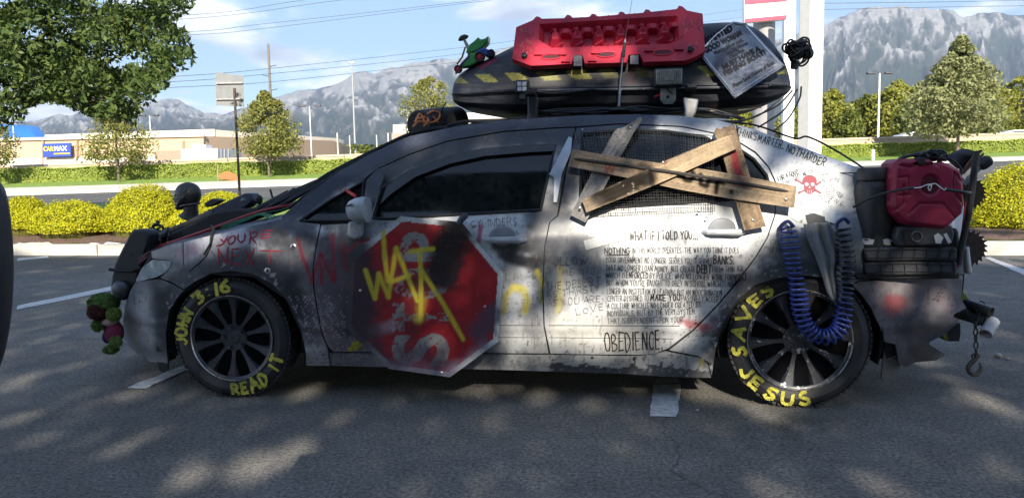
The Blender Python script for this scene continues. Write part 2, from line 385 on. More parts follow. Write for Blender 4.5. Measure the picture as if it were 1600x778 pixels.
def pen_on(mb, txt, p0, p1, h, Y, w=.14, off=.0025, seed=0, gap=.28, jit=1.0, mapf=None):
    """hand lettering from p0 to p1 (photo units) drawn with a pen w letter-heights wide"""
    S, W = pen(txt, w, seed, gap, jit); p0 = np.array(p0, float); p1 = np.array(p1, float); d = p1 - p0; n = nrm(np.array([d[1], -d[0]])); r = random.Random(seed)
    for k, P in enumerate(S):
        if mapf is None: Q = p0 + P[:, :1] / W * d + n * P[:, 1:] * h
        else: Q = mapf(P[:, 0] / W, P[:, 1])
        ww = w * h * np.array([r.uniform(.8, 1.2) for _ in Q])
        T = np.gradient(Q, axis=0) if len(Q) > 1 else np.array([[1, 0]]); sg = np.diff(Q, axis=0); L = np.linalg.norm(sg, axis=1)[:, None] + 1e-9; sg = sg / L
        V = []; F = []
        for i in range(len(Q) - 1):                        # one quad per stroke piece, ends squared off half a pen beyond
            nn = np.array([-sg[i][1], sg[i][0]]); a = Q[i] - sg[i] * ww[i] * .32; b = Q[i + 1] + sg[i] * ww[i + 1] * .32; o = len(V)
            V += [a + nn * ww[i] / 2, b + nn * ww[i + 1] / 2, b - nn * ww[i + 1] / 2, a - nn * ww[i] / 2]; F.append([o, o + 1, o + 2, o + 3])
        V = np.array(V); lift = off + .00012 * ((np.arange(len(V)) // 4) % 4) + .0005 * (k % 3)
        mb.add(on_surf(V[:, 0], V[:, 1], Y, 0.0) + np.array([0, -1, 0]) * lift[:, None], F)
    return mb

# ------------------------------------------------------------------ sprayed paint (pigment only)
class Paint:
    def __init__(s, U, V, base, dirt=.12):
        s.U, s.V = U, V; n = fbm(U * .03, V * .03, 1); s.n = fbm(U * .09, V * .09, 4); s.f = fbm(U * .4, V * .4, 9, 3)
        s.c = np.ones((len(U), 3)) * np.array(base) * (1 - dirt + 2 * dirt * (n - .5) + dirt * .5)[:, None]
    def mix(s, m, col): 
        m = np.clip(m, 0, 1)[:, None]; s.c = s.c * (1 - m) + np.array(col) * m
    def spray(s, pts, r, col, a=1.0, soft=None, br=.5):
        soft = r if soft is None else soft
        pts = list(pts); segs = [(pts[i], pts[i + 1]) for i in range(len(pts) - 1)] if len(pts) > 1 else [(pts[0], pts[0])]
        d, _, _ = near_seg(s.U, s.V, segs)
        d = d + (s.n - .5) * soft * br * 2
        s.mix(a * sstep(r + soft, r * .55, d), col); return s
    def poly(s, P, col, a=1.0):
        s.mix(a * inside(s.U, s.V, P), col); return s
    def speck(s, c, rad, col, dens_=.6):
        d = np.hypot(s.U - c[0], (s.V - c[1])) / rad
        s.mix((s.f > (1 - dens_ * .5 * np.clip(1.2 - d, 0, 1))) * (d < 1.2), col); return s
    def worn(s, col, thr, sc=.5, seed=3, where=None):
        m = (fbm(s.U * sc, s.V * sc, seed, 3) > thr)
        if where is not None: m = m & where
        s.mix(m * 1.0, col); return s
    def glyph(s, txt, p0, p1, h, col, a=1.0, bold=0.02, wear=0.0, wob=.1, seed=0):
        T, F = hand(txt, bold, wob, seed); p0 = np.array(p0, float); p1 = np.array(p1, float); d = p1 - p0; n = nrm(np.array([d[1], -d[0]]))
        px = p0 + T[:, :1] * d + n * T[:, 1:] * h; hit = np.zeros(len(s.U), bool)
        for f in F:
            q = px[f]; lo, hi = q.min(0), q.max(0); k = (s.U >= lo[0]) & (s.U <= hi[0]) & (s.V >= lo[1]) & (s.V <= hi[1])
            if k.any(): hit[k] |= inside(s.U[k], s.V[k], q)
        if wear: hit &= fbm(s.U * .25, s.V * .25, 21 + seed, 3) < (1 - wear)
        s.mix(hit * a, col); return s
# ------------------------------------------------------------------ the ground, line by line away from the camera
def flat_mat(name, build):
    M = bpy.data.materials.new(name); M.use_nodes = True; build(M.node_tree, M.node_tree.nodes, M.node_tree.links, M.node_tree.nodes['Principled BSDF']); MATS[name] = M; return M
def _asphalt(base, grain):
    def f(t, N, L, p):
        tc = N.new('ShaderNodeTexCoord')
        def noise(s, d=4, r=.6):
            n = N.new('ShaderNodeTexNoise'); n.inputs['Scale'].default_value = s; n.inputs['Detail'].default_value = d; n.inputs['Roughness'].default_value = r
            L.new(tc.outputs['Object'], n.inputs['Vector']); return n.outputs['Fac']
        def ramp(src, a, b, c0, c1):
            r = N.new('ShaderNodeMapRange'); r.inputs['From Min'].default_value = a; r.inputs['From Max'].default_value = b; r.inputs['To Min'].default_value = c0; r.inputs['To Max'].default_value = c1
            L.new(src, r.inputs['Value']); return r.outputs[0]
        def mul(a, b):
            m_ = N.new('ShaderNodeMath'); m_.operation = 'MULTIPLY'; L.new(a, m_.inputs[0]); L.new(b, m_.inputs[1]); return m_.outputs[0]
        g = ramp(noise(grain, 4, .85), .36, .64, .36, 1.65); w = ramp(noise(.45, 6), .3, .7, .74, 1.24); w2 = ramp(noise(5, 6, .7), .3, .7, .78, 1.22)
        vo = N.new('ShaderNodeTexVoronoi'); vo.inputs['Scale'].default_value = grain * .9; L.new(tc.outputs['Object'], vo.inputs['Vector'])
        st = ramp(vo.outputs['Distance'], .05, .24, 1.55, 1.0)
        # long thin cracks
        v2 = N.new('ShaderNodeTexVoronoi'); v2.feature = 'DISTANCE_TO_EDGE'; v2.inputs['Scale'].default_value = .16
        wa = N.new('ShaderNodeTexNoise'); wa.inputs['Scale'].default_value = 1.6; wa.inputs['Detail'].default_value = 6; L.new(tc.outputs['Object'], wa.inputs['Vector'])
        ms = N.new('ShaderNodeVectorMath'); ms.operation = 'MULTIPLY_ADD'; ms.inputs[1].default_value = (1.0, 1.0, 0); L.new(wa.outputs['Color'], ms.inputs[0]); L.new(tc.outputs['Object'], ms.inputs[2]); L.new(ms.outputs[0], v2.inputs['Vector'])
        ck = ramp(v2.outputs['Distance'], .0004, .0016, .6, 1.0)
        oil = ramp(noise(1.15, 5, .7), .60, .70, 1.0, .62)
        k = mul(mul(mul(mul(mul(g, w), w2), st), ck), oil)
        m_ = N.new('ShaderNodeMix'); m_.data_type = 'RGBA'; m_.blend_type = 'MULTIPLY'; m_.inputs['Factor'].default_value = 1; m_.inputs['A'].default_value = (*base, 1); L.new(k, m_.inputs['B'])
        L.new(m_.outputs['Result'], p.inputs['Base Color']); p.inputs['Roughness'].default_value = .86; p.inputs['Specular IOR Level'].default_value = .3
        b = N.new('ShaderNodeBump'); b.inputs['Strength'].default_value = .7; b.inputs['Distance'].default_value = .006; L.new(mul(g, st), b.inputs['Height']); L.new(b.outputs[0], p.inputs['Normal'])
    return f
M_asph = flat_mat('worn_asphalt', _asphalt((.165, .156, .143), 62))
M_road = flat_mat('road_asphalt', _asphalt((.105, .102, .098), 60))
M_conc = mat('pale_concrete', (.42, .40, .36), rough=.85, var=.18, scale=3, bump=.2, bscale=90)
M_mulch = mat('bark_mulch', (.12, .075, .055), rough=.95, var=.6, scale=28, bump=.9, bscale=45)
M_grass = mat('mown_grass', (.16, .24, .035), rough=.9, var=.35, scale=5, bump=.6, bscale=70)
M_dirt = mat('dry_ground', (.20, .18, .14), rough=.95, var=.3, scale=.3)
M_line = mat('worn_white_line', (.50, .50, .50), rough=.75, var=.35, scale=30)

S = 1.42                                                  # the far verge stands about 44 m away
def gline(pl, vl, pr, vr):                                # a ground line through two sighted points, at level distances
    A = at_d(*np.array(pl, float), vl); B = at_d(*np.array(pr, float), vr); return A, B
def ext(A, B, t): return A + (B - A) * t
KL, KR = at_z(100., 399., 0.), at_z(1560., 399., 0.)
GL = [(KL, KR), (KL + [0, .02, .17], KR + [0, .02, .17])]
GL.append((KL + np.array([0, .17, .17]), KR + np.array([0, .17, .17])))
GL.append(gline((100, 345), 15.5, (1500, 338), 13.0))     # bed / grass
GL.append(gline((100, 319), 21.0, (1500, 285), 19.5))     # grass / road
GL.append(gline((100, 303), 37.0, (1500, 254), 36.0))     # far edge of road
GL.append((GL[-1][0] + [0, .1, .14], GL[-1][1] + [0, .1, .14]))
GL.append(gline((100, 291), 41.0, (1500, 247), 40.0))     # far pavement
GL.append(gline((100, 284), 44.0, (1500, 240.5), 43.0))   # verge at the hedge foot
T = np.array([-7, -3, -1.5, -.8, -.4, 0, .25, .5, .75, 1, 1.4, 1.9, 2.6, 4, 8])
def strip(i, j, name, M, lift=0.0):
    G = np.array([[ext(*GL[i], t) + [0, 0, lift], ext(*GL[j], t) + [0, 0, lift]] for t in T]); return struct(MB().grid(G).obj(name, M, smooth=60))
near = np.array([[CAM[0] - 60, -40, 0], [CAM[0] + 60, -40, 0]])
G = np.array([[np.array([ext(*GL[0], t)[0], -40, 0]), np.append(ext(*GL[0], t)[:2], 0)] for t in T])
struct(MB().grid(G).obj('parking_lot', M_asph))
G = np.array([[ext(*GL[0], t), ext(*GL[1], t), ext(*GL[2], t)] for t in T]); struct(MB().grid(G).obj('kerb', M_conc, smooth=20))
mb = MB()
for k in range(-8, 14):
    p = ext(*GL[0], k * .13 + .045); q = ext(*GL[2], k * .13 + .045); mb.box((p + [0, -.001, .085]), (.012, .004, .17)); mb.box((p + q) / 2 + [0, 0, .087], (.012, .13, .003))
struct(mb.obj('kerb_joints', mat('joint_dark', (.16, .15, .13), rough=.9)))
# uneven bark bed
a, b = GL[2], GL[3]; ts = np.linspace(-.45, 1.6, 420); ss = np.linspace(0, 1, 30)
G = np.array([[ext(*a, t) * (1 - s) + ext(*b, t) * s for s in ss] for t in ts])
bumpz = fbm(G[..., 0] * 6, G[..., 1] * 6, 3, 4) * .09 + np.sin(np.linspace(0, 1, 30) * math.pi)[None] * .03 - .03; G[..., 2] += bumpz
struct(MB().grid(G).obj('mulch_bed', M_mulch))
strip(3, 4, 'grass_strip', M_grass); strip(4, 5, 'road', M_road); strip(5, 6, 'far_kerb', M_conc); strip(6, 7, 'far_pavement', mat('bright_pavement', (.50, .46, .40), rough=.9, var=.15, scale=1.5)); strip(7, 8, 'grass_verge', M_grass)
HL, HR = GL[8]                                            # land behind the hedge, out to the foot of the mountains
back = lambda t, d, z: ext(HL, HR, t) + FH * d + np.array([0, 0, z])
G = np.array([[back(t, 0, -.02), back(t, 60, 1.0), back(t, 300, 2.0), back(t * 1.5, 3000, 10.), back(t * 4, 9000, 40.)] for t in np.linspace(-40, 40, 41)])
struct(MB().grid(G).obj('valley_ground', M_dirt))
# painted bay lines
def gsheet(px, name, M, lift=.004, wob=.012, seed=0, z=0):
    P = at_z(*dens(px, 4).T, 0.0)[:, :2]; P2, Q, B = sheet2d(P, (), .02)
    n = (fbm(P2[:, 0] * 14, P2[:, 1] * 14, seed, 3) - .5); P2 = P2 + n[:, None] * wob * 2
    return struct(obj(name, np.c_[P2, np.full(len(P2), lift)], Q, M))
gsheet([(1022, 601), (1064, 601), (1057, 652), (1015, 651)], 'bay_line', M_line)
gsheet([(196, 607), (288, 571), (296, 577), (226, 608)], 'bay_line', M_line, seed=2)
gsheet([(27, 478), (150, 453), (230, 436), (232, 441), (152, 459), (27, 484)], 'bay_line', M_line, seed=3)
gsheet([(1538, 403), (1546, 402), (1604, 423), (1604, 432)], 'bay_line', M_line, seed=4)
gsheet([(27, 404), (75, 400), (76, 403), (27, 408)], 'bay_line', M_line, seed=5)
gsheet([(1024, 592), (1062, 592), (1064, 600), (1021, 600)], 'bay_line', mat('grey_line_end', (.24, .24, .24), var=.4, scale=30), seed=6)  # greyer end of the bay line next to the sill
mb = MB()                                                 # lane line on the road
for k in range(-6, 8):
    p0, p1 = [ext(*[(GL[4][i] * .45 + GL[5][i] * .55) for i in (0, 1)], k * .22 + d) + [0, 0, .006] for d in (0, .16)]
    w = FH * .12; mb.add([p0 - w, p1 - w, p1 + w, p0 + w], [[0, 1, 2, 3]])
struct(mb.obj('lane_marking', M_line))

# ------------------------------------------------------------------ foliage
def leaf_mesh(C, n_per, rad, size, seed, up=.3, asp=.5, squash=.8):
    """rhombic leaves scattered about cluster centres C"""
    r = np.random.default_rng(seed); C = np.asarray(C, float); rad = np.broadcast_to(np.asarray(rad, float), (len(C),))
    c = np.repeat(C, n_per, 0); R = np.repeat(rad, n_per)[:, None]
    d = r.normal(size=c.shape); d /= np.linalg.norm(d, axis=1)[:, None]; d *= r.random((len(c), 1)) ** .45; d[:, 2] *= squash
    return leaf_at(c + d * R, size, r, up, asp)
def leaf_at(p, size, r, up=.3, asp=.5, out=None):
    n = r.normal(size=p.shape) + np.array([0, 0, up])
    if out is not None: n += out
    n /= np.linalg.norm(n, axis=1)[:, None]
    a = np.cross(n, r.normal(size=p.shape)); a /= np.linalg.norm(a, axis=1)[:, None] + 1e-9; b = np.cross(n, a)
    s = size * (.65 + .7 * r.random((len(p), 1)))
    V = np.stack([p - a * s * .5, p + b * s * asp * .5 + a * s * .05, p + a * s * .5 - n * s * .12, p - b * s * asp * .5 + a * s * .05], 1).reshape(-1, 3)
    return V, np.arange(len(V)).reshape(-1, 4)
def leaf_mat(name, cols, rough=.55, trans=.25): return mat(name, cols[0], rough=rough, island=cols[1:], var=.18, scale=1.2, trans=trans, spec=.3)
M_bark = mat('grey_bark', (.13, .10, .075), rough=.9, var=.35, scale=14, bump=.5, bscale=30)
M_lf_ash = leaf_mat('ash_leaf', [(.035, .068, .018), (.07, .11, .026), (.115, .155, .036), (.055, .09, .022)])
M_lf_pear = leaf_mat('pear_leaf', [(.13, .15, .034), (.20, .205, .050), (.25, .24, .062), (.16, .17, .04)])
M_lf_gray = leaf_mat('olive_leaf', [(.17, .19, .075), (.25, .26, .11), (.21, .225, .09)])
M_lf_bush = leaf_mat('golden_leaf', [(.25, .29, .014), (.42, .42, .016), (.55, .51, .020), (.34, .37, .014)])
M_lf_hedge = leaf_mat('hedge_leaf', [(.20, .26, .045), (.26, .32, .055), (.30, .35, .065), (.22, .28, .048)])
M_lf_wood = leaf_mat('wood_leaf', [(.14, .16, .022), (.23, .24, .036), (.29, .28, .046), (.17, .19, .03)])
M_lf_dkgr = leaf_mat('dark_leaf', [(.075, .10, .018), (.13, .15, .026), (.16, .18, .034)])
def tree(name, label, base, H, crown, lsize, nl, M, group, seed, trunk_r=.06, cat='tree', crown_lo=.25, lean=0.0):
    """crown: list of (rel height 0..1, rel radius) as a profile; radius in metres"""
    r = np.random.default_rng(seed); base = np.array(base, float); t = thing(name, label, cat, base, group)
    mb = MB(); top = base + np.array([lean, 0, H * .82]); mb.tube([base - [0, 0, .1], base + (top - base) * .3, base + (top - base) * .65, top], [trunk_r, trunk_r * .85, trunk_r * .5, trunk_r * .12], 8)
    zs, rs = np.array(crown).T; C = []; 
    n_c = 130
    for k in range(n_c):
        h = r.uniform(zs[0], zs[-1]); R = np.interp(h, zs, rs); a = r.uniform(0, 2 * math.pi); q = R * (.25 + .75 * r.random() ** .5) * (.82 + .36 * vnoise(np.array([math.cos(a) * 1.6 + 5]), np.array([h * 5 + math.sin(a) * 1.6]), seed)[0])
        C.append(base + [q * math.cos(a) + lean * h, q * math.sin(a), h * H])
    C = np.array(C)
    for k in range(0, n_c, 8): mb.tube([base + (top - base) * min(.9, max(.2, (C[k][2] - base[2]) / H - .18)), C[k] * .6 + (base + [0, 0, C[k][2] - base[2]]) * .4 - [0, 0, .05 * H], C[k]], [trunk_r * .35, trunk_r * .22, trunk_r * .06], 5)
    mb.obj('trunk', M_bark, t)
    V, F = leaf_mesh(C, nl // n_c, np.maximum(np.interp((C[:, 2] - base[2]) / H, zs, rs) * .42, np.max(rs) * .10) * (.75 + .5 * r.random(n_c)), lsize, seed + 1); obj('crown', V, F, M, t, flat=True)
    return t
ROUND = [(.28, .45), (.38, .9), (.5, 1.0), (.65, .95), (.8, .72), (.92, .4), (1.0, .08)]
def sc_(pr, R): return [(h, q * R) for h, q in pr]
SG = 'young street trees on the far verge'
def verge(u, vbase, d): return at_d(float(u), float(vbase), d)
b = verge(186, 285, 42.5); tree('street_tree', 'airy young street tree with sparse crown in front of the long tan shop', b, 4.4, [(.30, .9), (.38, 1.75), (.5, 1.75), (.65, 1.35), (.8, .9), (1, .3)], .19, 4200, M_lf_pear, SG, 11, .075)
b = verge(421, 282, 42.5); tree('street_tree', 'dense egg shaped street tree right of the tall sign post', b, 4.9, [(.30, .8), (.36, 1.55), (.5, 1.68), (.65, 1.45), (.8, .95), (.93, .4), (1, .1)], .18, 9500, M_lf_pear, SG, 12, .07)
b = verge(1496, 240, 40); tree('street_tree', 'tall cone shaped street tree above the red fuel can', b, 6.0, [(.19, 1.1), (.25, 2.05), (.33, 2.4), (.45, 2.05), (.6, 1.5), (.75, 1.0), (.88, .5), (1, .06)], .22, 17000, M_lf_gray, SG, 13, .09)
b = verge(-8, 284, 42.5); tree('street_tree', 'street tree cut by the left picture edge beyond the road', b, 3.6, sc_(ROUND, 1.2), .16, 3500, M_lf_pear, SG, 14, .06)
b = verge(676, 268, 60); tree('street_tree', 'round yellow green tree crown peeping over the black roof bag', b, 7.4, [(.3, .8), (.45, 1.7), (.65, 1.9), (.85, 1.5), (.95, .8), (1, .2)], .22, 5000, M_lf_pear, None, 15, .09)
# hedge along the pavement (one clipped run) and the tan wall behind it
def run_along(A, B, t0, t1, n): return [ext(A, B, t) for t in np.linspace(t0, t1, n)]
hz = [at_d(100., 262.5, 44.5)[2] - at_d(100., 284., 44.)[2], at_d(1500., 222., 43.5)[2] - at_d(1500., 240.5, 43.)[2]]
hedge = thing('hedge', 'long clipped green hedge running along the foot of the tan wall', 'hedge', ext(HL, HR, .5))
r = np.random.default_rng(5); n = 90000; tt = r.uniform(-.22, 1.3, n); hh = r.random(n); hh = np.where(r.random(n) < .35, 1.0, hh); P = HL + (HR - HL) * tt[:, None]
hgt = (hz[0] + (hz[1] - hz[0]) * tt) * (.93 + .12 * vnoise(tt * 60, tt * 0, 3) + .05 * vnoise(tt * 240, tt * 0, 5))
dep = np.where(hh >= 1, r.random(n) * .8, .12 * vnoise(tt * 150, hh * 3, 7) - .05 + .25 * hh * r.random(n))
P = P + FH * dep[:, None] + np.c_[np.zeros(n), np.zeros(n), hgt * hh]
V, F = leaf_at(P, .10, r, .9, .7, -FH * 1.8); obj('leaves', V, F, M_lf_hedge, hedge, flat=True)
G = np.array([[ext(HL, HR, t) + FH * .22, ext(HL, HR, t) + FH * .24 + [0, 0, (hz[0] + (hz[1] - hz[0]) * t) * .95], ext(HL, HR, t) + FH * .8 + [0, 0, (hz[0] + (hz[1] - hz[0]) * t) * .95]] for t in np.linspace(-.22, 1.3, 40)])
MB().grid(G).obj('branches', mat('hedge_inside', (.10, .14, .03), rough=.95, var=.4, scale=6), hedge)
wz = [at_d(100., 255.5, 46.)[2], at_d(1500., 211., 45.)[2]]; WL, WR = HL + FH * 1.6, HR + FH * 1.6
wall = thing('boundary_wall', 'long low tan block wall behind the clipped hedge', 'wall', ext(WL, WR, .5))
M_tan = mat('tan_block', (.46, .36, .25), rough=.9, var=.1, scale=2, bump=.2)
mb = MB(); cp = MB(); po = MB()
for i, (t0, t1) in enumerate(zip(np.linspace(-.3, 1.4, 26)[:-1], np.linspace(-.3, 1.4, 26)[1:])):
    a, b = ext(WL, WR, t0), ext(WL, WR, t1); za, zb = [wz[0] + (wz[1] - wz[0]) * t for t in (t0, t1)]
    a = np.array([a[0], a[1], za]); b = np.array([b[0], b[1], zb]); mb.prism([a - [0, 0, 2.6], b - [0, 0, 2.6], b - [0, 0, .12], a - [0, 0, .12]], FH * .2)
    cp.prism([a - [0, 0, .118] - FH * .04, b - [0, 0, .118] - FH * .04, b - FH * .04, a - FH * .04], FH * .28)
    if i % 2: po.box(a - [0, 0, 1.15] + FH * .05, (.05, .3, 2.3), rz=-YAW)
mb.obj('panel', M_tan, wall); cp.obj('coping', mat('wall_coping', (.50, .40, .29), rough=.85, var=.1), wall); po.obj('joint', mat('joint_brown', (.22, .17, .12)), wall)

# golden bushes in the bark bed
BG = 'rounded golden bushes in the bark bed'
def bush(label, u, vb, d, rx, rz_, seed, nl=11000):
    nl = int(nl * 1.7); rz_ *= .88
    vb -= 9; rx *= .93; base = at_d(float(u), float(vb), d); t = thing('golden_bush', label, 'bush', base, BG); r = np.random.default_rng(seed)
    d3 = r.normal(size=(nl, 3)); d3[:, 2] = np.abs(d3[:, 2]) - .25; d3 /= np.linalg.norm(d3, axis=1)[:, None]
    lump = .76 + .26 * fbm(d3[:, 0] * 3 + seed, d3[:, 1] * 3 + d3[:, 2] * 3, seed, 3) + .14 * fbm(d3[:, 0] * 9 + seed, d3[:, 2] * 9, seed + 3, 3)
    q = lump * (.90 + .14 * r.random(nl)); sq = np.stack([d3[:, 0] * rx, d3[:, 1] * rx * .85, np.maximum(d3[:, 2], -.2) * rz_], 1)
    P = base + sq * (q + .10 * r.random(nl) ** 9)[:, None] + [0, 0, rz_ * .10]
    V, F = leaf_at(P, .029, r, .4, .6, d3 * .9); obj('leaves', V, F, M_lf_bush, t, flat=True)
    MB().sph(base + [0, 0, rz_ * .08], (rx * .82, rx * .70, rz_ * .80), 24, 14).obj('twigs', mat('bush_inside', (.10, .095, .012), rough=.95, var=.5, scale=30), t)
bush('golden bush half behind the black mirror housing at the left edge', 38, 361, 13.2, .52, .50, 21)
bush('flat topped golden bush second from the left, with orange tints', 112, 366, 12.9, .72, .50, 22)
bush('largest golden bush, left of the skull bust', 228, 362, 12.8, .74, .70, 23, 14000)
bush('golden bush peeping over the bonnet behind the skull bust', 345, 352, 13.0, .62, .50, 24)
bush('golden bush at the right edge beyond the saw blades', 1598, 352, 10.8, .80, .82, 25, 14000)
bush('golden bush low behind the gun barrel on the bonnet', 298, 366, 12.6, .40, .40, 26, 6000)
# white marker post and small things on the verge
MB().box(verge(1364, 251, 40.5) + [0, 0, .29], (.16, .12, .60)).obj('marker_post', mat('white_plastic', (.75, .75, .73), rough=.5), bevel=.02)
tag(bpy.data.objects['marker_post'], 'short white marker post standing on the far verge', 'post')

# ------------------------------------------------------------------ poles, signs, wires
M_gpole = mat('grey_pole', (.30, .30, .30), rough=.5, metal=.3, var=.15); M_wpole = mat('white_concrete_pole', (.62, .60, .55), rough=.8, var=.08, scale=3)
def vtop(base, u, v):                                     # height of a vertical through base that reaches sight line row v
    d = (base - CAM)[:2] @ FH[:2]; return at_d(float(u), float(v), d)[2]
def lamp(label, u, vb, vt, d, w=1.1, r=.07):
    b = at_d(float(u), float(vb), d); H = vtop(b, u, vt) - b[2]; t = thing('parking_lamp', label, 'lamp post', b - [0, 0, 1.5], 'twin headed parking lamps in the distance')
    MB().cyl(b - [0, 0, 1.5], b + [0, 0, H], r, r * .7, 10).obj('pole', M_wpole, t); s_ = d / FPX * 11 * w
    MB().box(b + [0, 0, H], (s_ * 2.0, .08, .06), rz=-YAW).obj('arm', M_dmetal, t)
    for k in (-1, 1): MB().box(b + RH * s_ * k + [0, 0, H + .02], (s_ * .9, .35, .16), rz=-YAW).obj('lamp_head', M_dmetal, t, bevel=.03)
M_dmetal = mat('dark_metal', (.09, .09, .10), rough=.45, metal=.8, var=.4, scale=12, bump=.15)
lamp('twin headed lamp left of the blue shop sign', 25, 256, 192, 75, .9); lamp('twin headed lamp right of the airy street tree', 238, 251, 181, 75, .9); lamp('twin headed lamp beside the egg shaped street tree', 487, 245, 166, 75)
lamp('tall twin headed lamp left of the cone shaped tree', 1372, 212, 115, 62, 1.25, .10); lamp('twin headed lamp right of the cone shaped tree', 1565, 208, 152, 75, .95, .09)
for lb, u, vb, vt, d in (('thin lamp left of the tallest mast', 528, 238, 208, 120), ('thin lamp just left of the mast foot', 547, 236, 212, 150), ('thin lamp right of the tallest mast', 589, 233, 211, 150), ('thin lamp in front of the stadium stand', 607, 232, 208, 140)): lamp(lb, u, vb, vt, d, .35, .13)
b = at_d(555., 236., 190.); t = thing('tall_mast', 'tallest slim pale mast in front of the hazy mountains', 'mast', b - [0, 0, 2])
MB().cyl(b - [0, 0, 2], np.append(b[:2], vtop(b, 553, 97)), .28, .16, 10).obj('pole', M_gpole, t); MB().box(np.append(b[:2], vtop(b, 553, 98)), (1.6, .3, .5)).obj('head', M_gpole, t)
# utility pole and its wires
b = at_d(427., 240., 120.); zt = vtop(b, 422, 69); t = thing('utility_pole', 'tall utility pole behind the egg shaped street tree', 'utility pole', b - [0, 0, 2])
MB().cyl(b - [0, 0, 2], np.append(b[:2], zt), .26, .18, 10).obj('pole', mat('wood_pole', (.16, .14, .12), rough=.9), t)
for v, s_ in ((105, 1), (120, -1), (142, 1)):
    z = vtop(b, 424, v); MB().cyl(np.append(b[:2], z), np.append(b[:2], z + .25) + RH * 1.15 * s_, .07, .05, 6).obj('arm', M_dmetal, t)
M_wire = mat('overhead_wire', (.10, .10, .11), rough=.6, metal=.5)
WG = 'overhead power lines'
WX = [('topmost power line on the left of the sky', (-300, 42, 90), (292, 24, 118), (480, 0, 125), (760, -38, 140)), ('second power line from the top on the left', (-300, 52, 90), (292, 30, 118), (530, 1, 125), (760, -25, 140)),
      ('third power line, passing above the low clouds', (-300, 62, 90), (270, 51, 118), (420, 37, 125), (745, 1, 135), (1000, -30, 150)), ('fourth power line, passing above the low clouds', (-300, 72, 90), (270, 56, 118), (430, 43, 125), (757, 2, 135), (1000, -24, 150)),
      ('upper line of three reaching the utility pole arms', (-300, 150, 80), (270, 120, 100), (427, 107, 120), (640, 84, 150), (820, 62, 180), (1200, 10, 240)), ('middle line of three reaching the utility pole arms', (-300, 156, 80), (270, 128, 100), (419, 116, 120), (640, 94, 150), (820, 72, 180), (1200, 22, 240)),
      ('lowest line of three reaching the utility pole arms', (-300, 166, 80), (270, 137, 100), (427, 128, 120), (640, 105, 150), (820, 86, 180), (1200, 38, 240)), ('power line above the right hand mountain', (1270, 6, 120), (1450, 4, 115), (1640, 0, 110)), ('lower power line above the right hand mountain', (1270, 16, 120), (1450, 12, 115), (1640, 9, 110))]
for lb, *ps in WX:
    P = catmull([at_d(float(u), float(v), d) for u, v, d in ps], 10); o = MB().tube(P, .035, 5).obj('power_line', M_wire, base=P[0]); tag(o, lb, 'wire', WG)
# back of the tall road sign
b = at_d(375., 312., 17.5); b[2] -= .15; zt = vtop(b, 366, 136); t = thing('road_sign', 'grey back of a square road sign on a tall dark post', 'sign', b)
pt = at_d(366., 138., 17.5); MB().cyl(b, pt, .030, .028, 10).obj('post', mat('brown_post', (.10, .075, .06), rough=.7, metal=.4), t)
C = [at_d(float(u), float(v), 17.53) for u, v in ((336, 113), (380, 119), (381, 167), (338, 165))]
MB().prism(C, FH * .004).obj('plate', mat('galvanised_back', (.19, .20, .205), rough=.7, metal=.0, var=.2, scale=5), t)
for v in (130, 155): MB().box(at_d(359., float(v), 17.50), (.62, .03, .035), rz=-YAW).obj('bracket', M_gpole, t)
# small orange flag on a stake
b = at_d(341., 283., 41.); t = thing('orange_flag', 'orange flag on a short stake beside the far kerb', 'flag', b)
MB().cyl(b - [0, 0, .1], at_d(340., 257., 41.), .03, .03, 6).obj('stake', mat('stake_wood', (.3, .2, .12)), t)
MB().prism([at_d(u, v, 41. + d) for u, v, d in ((342., 278.5, 0), (344., 273., .1), (349., 269.5, .16), (356., 268.5, .2), (364., 271., .22), (371., 276., .2), (378., 282.5, .16), (366., 282., .1), (354., 280.5, .04))], FH * .03).obj('cloth', mat('orange_cloth', (.62, .10, .02), rough=.7), t)
# shop sign and posts at the top right
t = thing('pylon_sign', 'white and red pylon sign on a thick grey column behind the roof box', 'sign', np.append(at_d(1196., 215., 34.)[:2], 0.8))
c0 = at_d(1193., 215., 34.); MB().cyl(c0 - [0, 0, 1.5], at_d(1194., 30., 34.), .47, .47, 28).obj('column', mat('column_grey', (.26, .25, .25), rough=.6, var=.12), t)
def board(pts, d, name, M, thick=.25): return MB().prism([at_d(float(u), float(v), d) for u, v in pts], FH * thick).obj(name, M, t)
board([(1162, -60), (1231, -64), (1229, 31), (1163, 36)], 33.2, 'face', mat('sign_white', (.80, .80, .80), rough=.4, var=.04))
M_sred = mat('sign_red', (.60, .04, .09), rough=.45, var=.08)
board([(1164, -20), (1230, -24), (1230, 1.5), (1164, 7)], 33.15, 'red_band', M_sred, .03); board([(1164, 30), (1229, 24), (1229, 30), (1164, 35.5)], 33.15, 'red_band', M_sred, .03)
b = at_d(1230., 214., 36.); t = thing('white_post', 'slim white post between the pylon column and the concrete pole', 'post', np.append(b[:2], .8)); MB().box((b[0], b[1], (1 + vtop(b, 1232, -30)) / 2), (.52, .3, vtop(b, 1232, -30) - 1), rz=-YAW).obj('shaft', mat('white_steel', (.78, .78, .78), rough=.4, var=.05), t)
b = at_d(1265., 212., 30.); zt = vtop(b, 1268, -60); t = thing('concrete_pole', 'thick pale concrete pole behind the roof box', 'pole', np.append(b[:2], .8)); MB().box((b[0], b[1], (zt + .6) / 2), (.66, .66, zt - .6), rz=-YAW + .35).obj('shaft', M_wpole, t, bevel=.05)
b = at_d(1249., 213., 58.); lamp('thin white pole between the white post and the concrete pole', 1249, 213, 160, 58, .3, .06)

